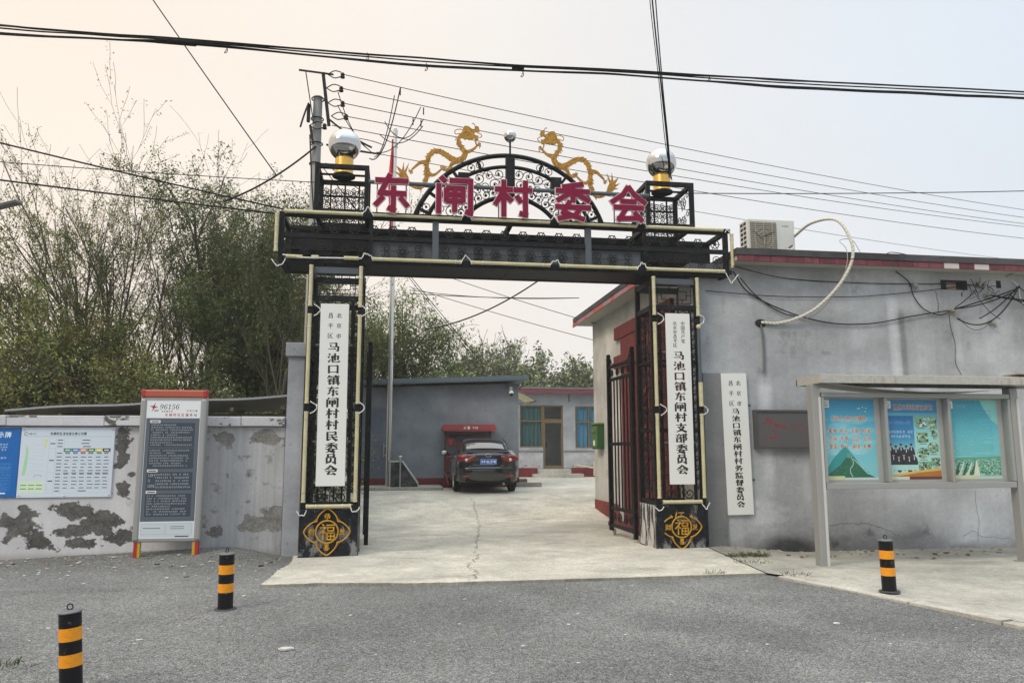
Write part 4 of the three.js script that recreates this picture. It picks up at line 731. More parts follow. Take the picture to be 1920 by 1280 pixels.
{ // lean-to roof behind the wall
  const s = thing('lean_to_shed', 'low lean-to with a thin dark sheet roof, just behind the left wall', 'shed', [-3.8, 0, -14]);
  part('roof_sheet', (() => { const g = new THREE.BoxGeometry(6.4, 0.03, 2.4, 24, 1, 4); const p = g.attributes.position; for (let i = 0; i < p.count; i++) { const xx = p.getX(i); p.setY(i, p.getY(i) + xx * 0.04 + 0.012 * Math.sin(xx * 2.3)); } g.computeVertexNormals(); return metricUV(g.scale(0.68, 1, 1).rotateX(-0.03).translate(-3.8, 2.335, -14.25)); })(), std({ color: lin(0.3, 0.31, 0.31), roughness: 0.6, metalness: 0.3 }), s);
  part('wall', ex(-5.6, -1.5, 0, 2.24, -14.2, -14.05), std({ color: lin(0.2, 0.16, 0.12), roughness: 0.95 }), s);
  part('rafter', [-5.2, -3.9, -2.6, -1.8].map((x) => ex(x - 0.03, x + 0.03, 2.14 + (x + 5.2) * 0.04, 2.2 + (x + 5.2) * 0.04, -14.04, -13.1)), std({ color: lin(0.1, 0.08, 0.06), roughness: 0.95 }), s);
}
// ---------------------------------------------------------------- boards on the left wall
const R0 = rngOf(1234);
{
  const b = thing('notice_panel', 'blue panel of white print fixed to the left wall beside the white one', 'notice', [-6.0, 1.43, -12.48]);
  part('panel', ex(-6.55, -5.462, 0.93, 1.95, -12.498, -12.476), std({ color: lin(0.03, 0.16, 0.5), roughness: 0.4 }), b);
  const t = canvasTex(768, 720, (c, W, H) => {
    c.fillStyle = '#1668b4'; c.fillRect(0, 0, W, H); c.fillStyle = '#e8f1fa'; printRow(c, '生活垃圾分类公示牌', 60, 36, 62, 62, 70, 1.2, false);
    copyLines(c, R0, 60, 130, 640, 200, 7, 0.92, 26); c.fillStyle = '#7fb0dd'; copyLines(c, R0, 60, 370, 640, 290, 20, 0.98, 12);
    c.strokeStyle = '#4a8dcb'; for (let i = 0; i < 21; i++) { c.strokeRect(56, 366 + i * 14.4, 650, 1); } for (let i = 0; i < 6; i++) c.strokeRect(56 + i * 130, 366, 1, 288);
    c.fillStyle = '#e8f1fa'; c.fillRect(560, 676, 110, 14);
  });
  part('print', new THREE.PlaneGeometry(1.07, 1.0).translate(-6.006, 1.44, -12.4735), std({ map: t, roughness: 0.35 }), b);
  const q = thing('notice_panel', 'white panel with a table, green map and coloured header cells on the left wall', 'notice', [-4.8, 1.44, -12.48]);
  part('panel', ex(-5.455, -4.15, 0.925, 1.955, -12.498, -12.476), M.white, q);
  const w = canvasTex(1280, 1010, (c, W, H) => {
    c.fillStyle = '#d3dee8'; c.fillRect(0, 0, W, H); c.fillStyle = '#22404e'; c.lineWidth = 7; c.strokeStyle = '#1d3b40'; c.beginPath(); c.arc(60, 92, 22, 0.6, 5.9); c.stroke(); c.font = 'bold 30px sans-serif'; printRow(c, '分类公示', 90, 78, 26, 28, 27, 1.1, false);
    c.fillStyle = '#1b3242'; printRow(c, '东闸村生活垃圾分类公示牌', 388, 66, 40, 44, 42, 1.35, false); c.fillStyle = '#54a59a'; c.fillRect(70, 126, 1170, 4);
    // the map: a green belt, a yellow plot and faint lanes
    c.fillStyle = '#a9dcae'; c.beginPath(); c.moveTo(78, 240); c.lineTo(112, 330); c.lineTo(108, 560); c.lineTo(86, 700); c.lineTo(44, 690); c.lineTo(60, 540); c.lineTo(76, 400); c.fill(); c.fillStyle = '#d8dc9a'; c.beginPath(); c.moveTo(316, 170); c.lineTo(366, 170); c.lineTo(352, 260); c.lineTo(334, 330); c.fill(); c.fillStyle = '#d4ebc9'; c.fillRect(20, 780, 330, 160);
    c.strokeStyle = '#b3c4cf'; c.lineWidth = 3; for (let i = 0; i < 9; i++) { c.beginPath(); c.moveTo(110 + R0() * 60, 240 + i * 54); c.lineTo(300 + R0() * 60, 250 + i * 52 + R0() * 40); c.stroke(); } c.strokeStyle = '#93b4bd'; c.lineWidth = 8; c.beginPath(); c.arc(260, 740, 55, 3.4, 6); c.stroke();
    c.fillStyle = '#66805c'; for (let j = 0; j < 2; j++) for (let i = 0; i < 3; i++) c.fillRect(40 + i * 106, 830 + j * 52, 80, 12);
    c.strokeStyle = '#9aacb8'; c.lineWidth = 2; c.strokeRect(388, 158, 850, 790);
    const cols = [388, 480, 590, 700, 808, 916, 1024, 1130, 1238], rows = [158, 206, 252, 302, 350, 402, 452, 502, 552, 600, 650, 700, 750, 800, 850, 898, 948];
    for (const y of rows) { c.beginPath(); c.moveTo(y === 302 || y === 650 || y === 898 || y === 158 || y === 948 ? 388 : 480, y); c.lineTo(1238, y); c.stroke(); } for (const x of cols.slice(1)) { c.beginPath(); c.moveTo(x, x > 590 ? 302 : 158); c.lineTo(x, x > 590 ? 898 : 948); c.stroke(); }
    ['#2f8a57', '#2a78b8', '#d98a5b', '#3c7d4d', '#cfd04a', '#30343f'].forEach((k, i) => { c.fillStyle = k; c.fillRect(cols[i + 2], 304, 106, 46); c.fillStyle = '#f2f5f2'; c.fillRect(cols[i + 2] + 20, 320, 66, 14); });
    c.fillStyle = '#47525f'; rows.slice(0, -1).forEach((y, j) => { if (j === 3) return; c.fillRect(500, y + 18, 70, 13); if (j < 3 || j === 15) { c.fillRect(820 + R0() * 30, y + 18, 110, 13); return; } for (let i = 0; i < 6; i++) { if (j % 6 === 4) c.fillRect(cols[i + 2] + 14, y + 8, 76, 10); c.fillRect(cols[i + 2] + 14 + R0() * 14, y + 22, 50 + R0() * 28, 12); } }); for (const y of [226, 470, 770]) c.fillRect(402, y, 66, 16);
  });
  part('print', new THREE.PlaneGeometry(1.297, 1.022).translate(-4.8025, 1.44, -12.4735), std({ map: w, roughness: 0.35 }), q);
  part('screw', [[-5.42, 1.92], [-4.18, 1.92], [-5.42, 0.96], [-4.18, 0.96], [-4.8, 0.95]].map(([x, y]) => new THREE.SphereGeometry(0.011, 8, 6).translate(x, y, -12.472)), M.steel, q);
}
// ---------------------------------------------------------------- free-standing service board
{
  const z = -12.1, s = thing('service_board', 'tall aluminium framed service board with a red top, standing before the left wall', 'information board', [-3.22, 0.1, z]);
  s.rotation.z = 0.0;
  const x0 = -3.69, x1 = -2.75, body = part('cabinet', rbx(x1 - x0, 2.1, 0.1, (x0 + x1) / 2, 1.345, z - 0.02, 0.018, 3), M.aluminium, s);
  for (const x of [x0 + 0.045, x1 - 0.045]) part('side_profile', rbx(0.088, 2.06, 0.12, x, 1.34, z - 0.012, 0.03, 4), M.aluminium, body);
  part('header', rbx(0.87, 0.115, 0.13, (x0 + x1) / 2, 2.445, z - 0.02, 0.025, 3), std({ color: lin(0.42, 0.09, 0.05), roughness: 0.4 }), s, 'red cap on top');
  for (const x of [x0 + 0.04, x1 - 0.04]) part('header_end', rbx(0.07, 0.12, 0.134, x, 2.445, z - 0.02, 0.02, 3), std({ color: lin(0.38, 0.02, 0.025), roughness: 0.4 }), s);
  for (const [x, k] of [[x0 + 0.07, 1], [x1 - 0.07, -1]]) { const l = part('leg', ex(x - 0.045 * (k > 0 ? 1 : 0), x + 0.045 * (k > 0 ? 0 : 1), -0.02, 0.3, z - 0.06, z + 0.02), std({ color: lin(0.4, 0.02, 0.02), roughness: 0.5 }), s, 'red and yellow foot'); part('yellow_face', ex(k > 0 ? x : x - 0.04, k > 0 ? x + 0.04 : x, -0.02, 0.3, z - 0.05, z + 0.012), std({ color: lin(0.55, 0.35, 0.02), roughness: 0.5 }), l); }
  const t = canvasTex(640, 1648, (c, w0, h0) => { const W = 800, H = 2060; c.scale(0.8, 0.8);
    c.fillStyle = '#d9dde0'; c.fillRect(0, 0, W, H);
    c.fillStyle = '#e3e6e8'; c.fillRect(14, 18, W - 28, 240);
    // star-like swoosh and the number
    c.fillStyle = '#a31d2b'; c.beginPath(); c.moveTo(128, 34); c.lineTo(120, 92); c.lineTo(170, 100); c.lineTo(118, 116); c.lineTo(76, 176); c.lineTo(94, 112); c.lineTo(44, 86); c.lineTo(98, 84); c.closePath(); c.fill();
    c.strokeStyle = '#39424d'; c.lineWidth = 7; c.beginPath(); c.moveTo(118, 138); c.quadraticCurveTo(140, 160, 172, 138); c.stroke(); c.beginPath(); c.moveTo(110, 156); c.quadraticCurveTo(142, 178, 180, 154); c.stroke();
    c.save(); c.transform(1, 0, -0.16, 1, 20, 0); c.fillStyle = '#2c2023'; c.font = '104px serif'; c.fillText('96156', 188, 132); c.restore(); c.fillStyle = '#333'; printRow(c, '社区服务站', 224, 154, 22, 22, 34, 1.5, false);
    c.fillStyle = '#4a5058'; printRow(c, '马池口镇', 590, 138, 34, 36, 42, 0.9, false); c.fillStyle = '#9c2b38'; printRow(c, '东闸村社区服务站', 272, 194, 48, 50, 61, 0.95, false);
    c.fillStyle = '#5c646e'; c.fillRect(8, 270, W - 16, 1540);
    const panel = (y, h) => { c.fillStyle = '#3f4852'; c.fillRect(60, y, W - 130, h); };
    panel(340, 370); panel(722, 310); panel(1080, 270); panel(1400, 340);
    const tag = (y) => { c.fillStyle = '#dfe2e3'; c.fillRect(66, y, 150, 42); c.fillStyle = '#4a3436'; c.fillRect(84, y + 14, 114, 16); }; tag(300); tag(1040); tag(1356);
    c.fillStyle = '#aeb4ba'; copyLines(c, R0, 84, 356, 620, 340, 9, 0.97, 24); copyLines(c, R0, 84, 740, 620, 270, 7, 0.9, 24); copyLines(c, R0, 190, 1096, 520, 236, 5, 0.95, 24); copyLines(c, R0, 84, 1096, 80, 236, 3, 1, 24); copyLines(c, R0, 190, 1416, 520, 310, 8, 0.9, 24); copyLines(c, R0, 84, 1416, 80, 310, 8, 1, 24);
    c.fillStyle = '#c6d0d4'; c.fillRect(20, 1830, W - 40, 210); c.strokeStyle = '#9aa5aa'; c.lineWidth = 3; c.strokeRect(30, 1846, 340, 150); c.strokeRect(390, 1840, 370, 160); c.fillStyle = '#7d8a90'; c.fillRect(56, 1900, 250, 14); c.fillRect(450, 1880, 200, 12); c.fillRect(450, 1910, 200, 12); c.fillStyle = '#333a40'; c.fillRect(520, 2022, 200, 16);
  });
  part('printed_face', new THREE.PlaneGeometry(0.765, 2.0).translate((x0 + x1) / 2, 1.345, z + 0.0325), std({ map: t, roughness: 0.25 }), body);
}
// ---------------------------------------------------------------- the grey building on the right
{
  // the front render: brushed grey paint, pale runs, a damp foot, salts by the name board
  const frontMap = dataTex(2048, 1024, (px, py, o) => {
    const X = 5 + 10 * px / 2048, Y = -0.5 + 5.5 * py / 1024, a = at(N5, px >> 1, py), b = at(N6, px >> 1, py), s = at(N2, px, (py >> 5) + 40), f = at(N3, px, py), c = at(N1, px, py), d = at(N2, px, py), st = at(N2, (px >> 1) + 300, py >> 4);
    let v = 165 + (a - 0.5) * 74 + (b - 0.5) * 66 + (s - 0.5) * 30 + (st - 0.5) * 24 + (f - 0.5) * 18 + (c - 0.5) * 50;
    if (d < 0.3) v -= (0.3 - d) * 170;
    const run = (x0, y1, y0, w, k) => { const q = (X - x0 - 0.06 * (b - 0.5)) / w; if (Math.abs(q) < 1 && Y < y1 && Y > y0) v += k * (1 - q * q) * sstep(y0, y0 + 0.7, Y) * sstep(y1, y1 - 0.3, Y) * (0.5 + d); };
    run(8.86, 4.45, 2.1, 0.13, 30); run(9.02, 4.2, 1.9, 0.08, -26); run(6.33, 2.95, 0.6, 0.16, 30); run(6.1, 4.45, 3.9, 0.1, 26); run(7.6, 3.3, 2.6, 0.6, 10); run(10.1, 4.0, 2.7, 0.12, 18); run(11.4, 4.3, 2.9, 0.2, -16); run(7.0, 1.5, 0.4, 0.1, 14);
    const damp = 1 - Math.hypot((X - 6.7) / 0.75, (Y + 0.05) / 0.36) + (b - 0.5) * 1.6; if (damp > 0) v -= Math.min(1, damp * 2.5) * 62;
    const salt = 1 - Math.hypot((X - 6.2) / 0.55, (Y - 0.5) / 0.34) + (b - 0.5) * 1.8; if (salt > 0) v += Math.min(1, salt * 3) * 26;
    const foot = sstep(0.22, -0.15, Y + (b - 0.5) * 0.5) * 40; v -= foot;
    o[0] = v * 0.985; o[1] = v * 1.004; o[2] = v * 1.02;
  });
  frontMap.repeat.set(1 / 10, 1 / 5.5); frontMap.offset.set(-0.5, 0.5 / 5.5);
  const frontMat = std({ map: frontMap, bumpMap: renderBump, bumpScale: 0.008, roughness: 0.9 });
  const b = thing('grey_building', 'long flat-roofed grey building with red eave tiles, right of the gate', 'building', [9, 0, -15.7]);
  const W = part('wall', [ex(5.07, 17, -0.5, 4.82, -19.0, -12.4)], frontMat, b);
  part('west_wall', ex(5.045, 5.068, -0.5, 4.82, -19.0, -12.4), M.wallWest, W, 'pale weathered side wall facing the yard');
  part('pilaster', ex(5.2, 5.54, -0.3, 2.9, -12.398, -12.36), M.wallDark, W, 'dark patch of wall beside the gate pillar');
  part('skirting', ex(5.03, 5.044, -0.4, 0.4, -19.002, -16.9), M.redBand, W, 'red painted skirting, chipped at the corner');
  const R = part('roof_slab', [ex(5.74, 17.5, 4.905, 5.02, -19.4, -12.0), ex(4.62, 5.74, 4.905, 5.02, -19.4, -13.15)], std({ map: plaster([66, 64, 66], 700, 0.8), roughness: 0.9 }), b);
  part('soffit', [ex(5.76, 17.5, 4.822, 4.9, -19.36, -12.06), ex(4.66, 5.76, 4.822, 4.9, -19.36, -13.2)], std({ color: lin(0.42, 0.41, 0.37), roughness: 0.95 }), R);
  // eave tiles, one by one, some with the red glaze lost
  const r = rngOf(61), cols = [0, 1, 2, 3].map((i) => std({ color: lin(0.15 + 0.03 * i, 0.02 + 0.01 * i, 0.036 + 0.01 * i), roughness: 0.6, map: M.redDark.map })), pale = std({ color: lin(0.55, 0.47, 0.47), roughness: 0.8 }), mid = std({ color: lin(0.34, 0.2, 0.22), roughness: 0.8 });
  let x = 5.76; for (let i = 0; x < 16; i++) { const w = 0.3, v = x > 9.3 && x < 11.2 ? r() : r() * 0.4; part('eave_tile', rbx(w - 0.006, 0.104, 0.03, x + w / 2, 4.848 + 0.004 * (r() - 0.5), -12.035 + 0.006 * r(), 0.005, 1), v > 0.72 ? pale : v > 0.45 ? mid : cols[(r() * 4) | 0], R); x += w; }
  let z = -13.2; for (let i = 0; z > -19.3; i++) { part('eave_tile', rbx(0.03, 0.104, 0.294, 4.645 + 0.005 * r(), 4.848, z - 0.15, 0.005, 1), r() > 0.75 ? mid : std({ color: lin(0.42, 0.1, 0.09), roughness: 0.7 }), R); z -= 0.3; }
  // hole in the wall head and the gap under the eave
  part('wall_hole', [ex(9.86, 10.4, 4.5, 4.68, -12.42, -12.397), ex(11.0, 11.1, 4.56, 4.7, -12.42, -12.397)], M.iron, W); part('brick', rbx(0.2, 0.13, 0.06, 10.06, 4.57, -12.41, 0.01), std({ color: lin(0.3, 0.22, 0.18), roughness: 0.95 }), W);
  // the red doorway on the side wall
  part('door_lintel', ex(4.97, 5.044, 4.08, 4.36, -16.85, -13.2), M.redDark, W); part('door', ex(4.99, 5.044, -0.1, 4.08, -16.42, -13.2), M.redDark, W, 'dark red door and transom'); part('door_ledge', ex(4.95, 5.044, 3.42, 3.7, -16.85, -13.2), M.redDark, W); part('door_step', ex(4.6, 5.044, 0, 0.1, -16.3, -13.3), M.redDark, W);
  // cracks in the render near the ground, and a damp patch
  const cr = rngOf(88), crk = (pts, k) => { const o = []; for (let q = 0; q + 1 < pts.length; q++) for (let t = 0; t < 8; t++) o.push([lerp(pts[q][0], pts[q + 1][0], t / 8) + (cr() - 0.5) * 0.035, lerp(pts[q][1], pts[q + 1][1], t / 8) + (cr() - 0.5) * 0.035, -12.3995]); o.push([...pts[pts.length - 1], -12.3995]); part('render_crack', tube(o, k, o.length * 2, 3), M.iron, W); };
  crk([[7.35, 0.33], [7.75, 0.36], [8.1, 0.35], [8.35, 0.27], [8.7, 0.12]], 0.003); crk([[8.16, 0.34], [8.13, 0.22], [8.02, 0.1]], 0.0028); crk([[10.2, 0.9], [10.22, 0.3], [10.18, 0.0]], 0.0028); crk([[9.75, 4.45], [9.78, 4.2], [9.76, 4.05]], 0.007); crk([[9.9, 0.1], [10.1, 0.2], [10.25, 0.08], [10.8, 0.06]], 0.003);
}
{ // rubble and soil line along the foot of that wall
  const r = rngOf(37), g = []; for (let i = 0; i < 200; i++) { const x = 5.4 + 6.5 * Math.pow(r(), 1.25), s = 0.008 + 0.03 * r() * r(), z = -12.37 + 0.2 * r() * r(); g.push(new THREE.DodecahedronGeometry(s, 0).scale(1.5, 0.6, 1).rotateY(r() * 6).translate(x, gh(x, z) + 0.03 + s * 0.2, z)); }
  structure('rubble', g, std({ color: lin(0.3, 0.28, 0.25), roughness: 1 }), 'crumbled render lying along the foot of the grey building', 'stuff');
}
{
  const c = thing('wall_cabinet', 'shallow dark grey wall cabinet with faded red writing, between name board and noticeboard', 'cabinet', [6.62, 1.95, -12.36]);
  part('frame', [ex(6.08, 7.16, 2.245, 2.28, -12.398, -12.3), ex(6.08, 7.16, 1.62, 1.655, -12.398, -12.3), ex(6.08, 6.115, 1.657, 2.243, -12.398, -12.3), ex(7.125, 7.16, 1.657, 2.243, -12.398, -12.3)], std({ color: lin(0.075, 0.073, 0.072), roughness: 0.4 }), c);
  const t = canvasTex(1024, 540, (x, W, H) => {
    x.fillStyle = '#5b5a5b'; x.fillRect(0, 0, W, H); x.fillStyle = '#8f2b2e'; const q = rngOf(3);
    const mark = (cx, cy, s, n) => { for (let i = 0; i < n; i++) { x.save(); x.translate(cx + (q() - 0.5) * s, cy + (q() - 0.5) * s); x.rotate((q() - 0.5) * 2.2); x.fillRect(-s * 0.26, -s * 0.035, s * 0.52, s * 0.08); x.restore(); } };
    mark(190, 150, 130, 9); mark(330, 200, 140, 10); mark(300, 300, 90, 6); mark(500, 210, 90, 12); for (let i = 0; i < 5; i++) { mark(650 + i * 58, 200, 44, 7); mark(650 + i * 58, 262, 44, 6); } x.fillRect(110, 400, 300, 10); mark(260, 420, 120, 5);
  });
  part('front', new THREE.PlaneGeometry(1.01, 0.586).translate(6.62, 1.95, -12.32), std({ map: t, roughness: 0.3 }), c); part('latch', rbx(0.05, 0.03, 0.03, 7.18, 1.76, -12.32, 0.006), M.black, c);
}
// ---------------------------------------------------------------- air conditioner on the roof
{
  const a = thing('air_conditioner', 'white outdoor air conditioning unit standing on the flat roof behind the eave', 'air conditioner', [7.03, 5.02, -13.4]);
  const x0 = 6.55, x1 = 7.5, y0 = 5.2, y1 = 5.94, z0 = -13.2, z1 = -13.56;
  const tex = canvasTex(1024, 800, (c, W, H) => { c.fillStyle = '#cfd1cc'; c.fillRect(0, 0, W, H); c.strokeStyle = '#b6b8b3'; c.lineWidth = 5; c.strokeRect(690, 74, 310, 690); c.fillStyle = '#23282b'; c.font = 'bold 44px sans-serif'; c.fillText('GREE', 800, 140); c.beginPath(); c.arc(772, 124, 15, 0, 7); c.fill(); c.save(); c.translate(900, 620); c.rotate(-0.6); c.fillStyle = '#e8e6da'; c.fillRect(-60, -40, 190, 84); c.fillStyle = '#23438c'; c.fillRect(0, -30, 110, 34); c.fillStyle = '#c8803a'; c.fillRect(-60, -40, 190, 12); c.restore(); });
  const B = part('casing', rbx(x1 - x0, y1 - y0, 0.36, (x0 + x1) / 2, (y0 + y1) / 2, (z0 + z1) / 2, 0.02, 3), std({ color: lin(0.62, 0.63, 0.6), roughness: 0.45 }), a);
  part('front_panel', new THREE.PlaneGeometry(x1 - x0 - 0.04, y1 - y0 - 0.04).translate((x0 + x1) / 2, (y0 + y1) / 2, z0 + 0.0035), std({ map: tex, roughness: 0.45 }), B);
  const gx = 6.86, gy = 5.57; part('fan_recess', rbx(0.53, 0.62, 0.012, gx, gy, z0 + 0.008, 0.004, 1), std({ color: lin(0.24, 0.22, 0.17), roughness: 0.8 }), B);
  const gr = []; for (let i = 0; i < 15; i++) gr.push(rod([gx - 0.255, gy - 0.28 + i * 0.04, z0 + 0.024], [gx + 0.255, gy - 0.28 + i * 0.04, z0 + 0.024], 0.0045, 5)); for (let i = 0; i < 3; i++) gr.push(rod([gx - 0.17 + i * 0.17, gy - 0.3, z0 + 0.026], [gx - 0.17 + i * 0.17, gy + 0.3, z0 + 0.026], 0.005, 5)); for (const R of [0.12, 0.2]) gr.push(ring(gx, gy, z0 + 0.028, R, 0.004, 30));
  part('fan_grille', gr, std({ color: lin(0.5, 0.48, 0.4), roughness: 0.5 }), B);
  const blades = []; for (let i = 0; i < 3; i++) blades.push(bx(0.24, 0.08, 0.008, 0.11, 0, 0, 0.5, 0, 0).rotateZ(i * 2.09 + 0.4).translate(gx, gy, z0 + 0.016)); part('fan_blade', blades, std({ color: lin(0.16, 0.15, 0.13), roughness: 0.7 }), B);
  const sl = []; for (let j = 0; j < 7; j++) for (let i = 0; i < 2; i++) sl.push(ex(x0 - 0.003, x0 + 0.004, y0 + 0.09 + j * 0.09, y0 + 0.15 + j * 0.09, z1 + 0.06 + i * 0.13, z1 + 0.16 + i * 0.13)); part('side_vent', sl, M.iron, B);
  part('foot', [ex(6.6, 6.75, 5.02, 5.198, z1 + 0.02, z0 - 0.02), ex(7.3, 7.45, 5.02, 5.198, z1 + 0.02, z0 - 0.02)], M.aluminium, a);
  const p = thing('insulated_pipe', 'looped pipe wrapped in pale tape from the roof unit down into the wall', 'pipe', [7.1, 4.6, -12.1]);
  const path = [[7.5, 5.62, -13.3], [7.56, 5.74, -12.7], [7.68, 5.62, -12.1], [7.8, 5.2, -11.9], [7.8, 4.85, -11.9], [7.62, 4.45, -12.02], [7.3, 4.08, -12.2], [6.95, 3.88, -12.31], [6.6, 3.79, -12.36], [6.34, 3.8, -12.37], [6.3, 3.8, -12.44]];
  part('lagging', tube(path, 0.027, 120, 10), std({ roughness: 0.7, map: dataTex(256, 64, (x, y, o) => { const s = (x / 256 * 1 + y / 64 * 1) % 1; const v = s < 0.2 ? 172 : 205 + (at(N3, x, y * 4) - 0.5) * 40; o[0] = v; o[1] = v * 0.99; o[2] = v * 0.92; }, true, [60, 1]) }), p);
  part('tie', new THREE.TorusGeometry(0.029, 0.007, 6, 14).rotateX(Math.PI / 2).translate(7.8, 4.86, -11.9), M.rubber, p); part('wall_sleeve', new THREE.SphereGeometry(0.09, 12, 8).scale(1.2, 0.8, 0.3).translate(6.31, 3.79, -12.39), M.iron, p);
  part('drain_hose', tube([[6.3, 3.76, -12.38], [6.33, 3.6, -12.375], [6.335, 3.2, -12.375], [6.32, 2.92, -12.37]], 0.018, 30, 8), std({ color: lin(0.12, 0.13, 0.13), roughness: 0.6 }), p);
}
// ---------------------------------------------------------------- glazed noticeboard
{
  const n = thing('glazed_noticeboard', 'metal framed glazed noticeboard with three teal posters on tall posts', 'noticeboard', [7.47, 0, -10.1]);
  const z = -10.05, al = M.aluminium, zb = z - 0.12;
  for (const x of [5.9, 9.04]) { const p = part('post', rbx(0.125, 2.56, 0.15, x, 1.24, z - 0.075, 0.008), al, n); part('post_edge', ex(x + 0.024, x + 0.061, 0.0, 2.34, z + 0.0005, z + 0.012), std({ color: lin(0.62, 0.62, 0.6), roughness: 0.4, metalness: 0.3 }), p); part('foot_plate', rbx(0.2, 0.02, 0.2, x, 0.012, z - 0.075, 0.004), al, p); }
  const F = part('frame', [rbx(2.98, 0.065, 0.13, 7.47, 2.375, z - 0.06, 0.008), rbx(2.98, 0.085, 0.13, 7.47, 1.1, z - 0.06, 0.008)], al, n);
  for (const x of [5.995, 6.965, 7.965, 8.945]) part('mullion', rbx(0.042, 1.19, 0.13, x, 1.7425, z - 0.06, 0.006), al, F);
  part('back_sheet', ex(5.99, 8.97, 1.06, 2.41, zb - 0.03, zb - 0.012), std({ color: lin(0.45, 0.46, 0.45), roughness: 0.6 }), F);
  // canopy: shallow tray with a sagging lining
  const C = part('canopy', [rbx(3.86, 0.12, 0.03, 7.8, 2.585, -9.87, 0.006), ex(5.87, 9.73, 2.615, 2.64, -10.52, -9.885), ex(5.87, 5.9, 2.525, 2.614, -10.52, -9.885), ex(5.87, 9.73, 2.525, 2.614, -10.52, -10.495)], std({ roughness: 0.6, metalness: 0.2, map: dataTex(512, 128, (x, y, o) => { const d = at(N2, x * 2, y >> 2), f = at(N3, x, y); let v = 178 + (f - 0.5) * 30, k = clamp((d - 0.6) * 5) * 0.5; o[0] = lerp(v, 120, k); o[1] = lerp(v * 0.99, 98, k); o[2] = lerp(v * 0.95, 78, k); }, true, [0.5, 2]) }), n);
  part('lining', (() => { const g = new THREE.PlaneGeometry(3.5, 0.58, 30, 2).rotateX(Math.PI / 2); const p = g.attributes.position; for (let i = 0; i < p.count; i++) { const t = p.getX(i) / 1.75; p.setY(i, -0.125 * (1 - t * t)); } g.computeVertexNormals(); return g.translate(7.68, 2.545, -10.18); })(), std({ color: lin(0.3, 0.3, 0.29), roughness: 0.7, side: THREE.DoubleSide }), C);
  part('loose_flashing', bx(0.7, 0.012, 0.3, 9.32, 2.675, -10.0, 0, 0, -0.05), std({ color: lin(0.36, 0.27, 0.2), roughness: 0.7 }), C);
  const logo = (c, x, y) => { c.fillStyle = '#e9f0ee'; c.fillRect(x, y, 96, 100); c.strokeStyle = '#2e6f62'; c.lineWidth = 5; c.beginPath(); c.moveTo(x + 22, y + 58); c.lineTo(x + 46, y + 24); c.lineTo(x + 74, y + 58); c.stroke(); c.beginPath(); c.arc(x + 48, y + 52, 18, 0.2, 2.9); c.stroke(); c.fillStyle = '#3c5f57'; c.fillRect(x + 20, y + 74, 56, 8); };
  const sky = (c, W, H, a, b, d) => { const g = c.createLinearGradient(0, 0, 0, H); g.addColorStop(0, a); g.addColorStop(0.45, b); g.addColorStop(1, d); c.fillStyle = g; c.fillRect(0, 0, W, H); };
  const outlined = (c, text, x, y, w, h, pitch, fill, edge, song = false) => { c.fillStyle = edge; printRow(c, text, x, y, w, h, pitch, 2.1, song); c.fillStyle = fill; printRow(c, text, x, y, w, h, pitch, 0.95, song); };
  const hill = (c, pts, col) => { c.fillStyle = col; c.beginPath(); pts.forEach((p, i) => (i ? c.lineTo(...p) : c.moveTo(...p))); c.closePath(); c.fill(); };
  const W = 800, H = 1040;
  const p1 = canvasTex(W, H, (c) => {
    sky(c, W, H, '#2b97c4', '#6fc6dc', '#8ad3d6'); const q = rngOf(21); c.globalAlpha = 0.16; c.fillStyle = '#d7f1f2'; for (let i = 0; i < 40; i++) { c.beginPath(); c.ellipse(q() * W, 250 + q() * 500, 60 + q() * 120, 16 + q() * 40, 0, 0, 7); c.fill(); } c.globalAlpha = 1;
    logo(c, 30, 8); c.fillStyle = '#d6eef4'; for (const [x, y] of [[560, 118], [610, 104], [660, 116], [648, 160], [540, 124]]) { c.beginPath(); c.moveTo(x, y); c.lineTo(x + 18, y - 14); c.lineTo(x + 26, y + 6); c.fill(); }
    outlined(c, '社会主义核心价值观', 150, 216, 54, 60, 57, '#b33a2a', '#f4e6c6');
    ['富强 民主 文明 和谐', '自由 平等 公正 法治', '爱国 敬业 诚信 友善'].forEach((t, j) => t.split(' ').forEach((w, i) => outlined(c, w, 92 + i * 168, 378 + j * 100, 62, 64, 64, '#a8482c', '#f6efd8')));
    hill(c, [[40, 900], [150, 760], [260, 660], [330, 610], [420, 700], [520, 830], [640, 960], [40, 960]], '#2f9c9c'); hill(c, [[0, 1000], [120, 930], [240, 850], [330, 760], [372, 728], [460, 760], [540, 860], [640, 960], [760, 1010], [0, 1010]], '#1d6a52');
    for (let i = 0; i < 260; i++) { c.fillStyle = ['#2a7d55', '#145040', '#3c8d5c'][i % 3]; const x = 90 + q() * 560, y = 800 + q() * 200; if (y > 740 + Math.abs(x - 390) * 0.75) c.fillRect(x, y, 5 + q() * 14, 4 + q() * 9); }
    c.fillStyle = '#5da59c'; c.fillRect(352, 700, 78, 60); for (let i = 0; i < 5; i++) c.fillRect(352 + i * 17, 690, 10, 12); c.strokeStyle = '#9ccbbd'; c.lineWidth = 14; c.beginPath(); c.moveTo(410, 760); c.quadraticCurveTo(470, 830, 400, 880); c.quadraticCurveTo(360, 930, 420, 1000); c.stroke(); c.beginPath(); c.moveTo(440, 770); c.lineTo(560, 880); c.lineTo(650, 970); c.stroke();
    c.fillStyle = '#d7dca8'; c.fillRect(0, 990, 300, 50); c.fillStyle = '#cfe3dc'; c.fillRect(300, 1010, 500, 30);
  });
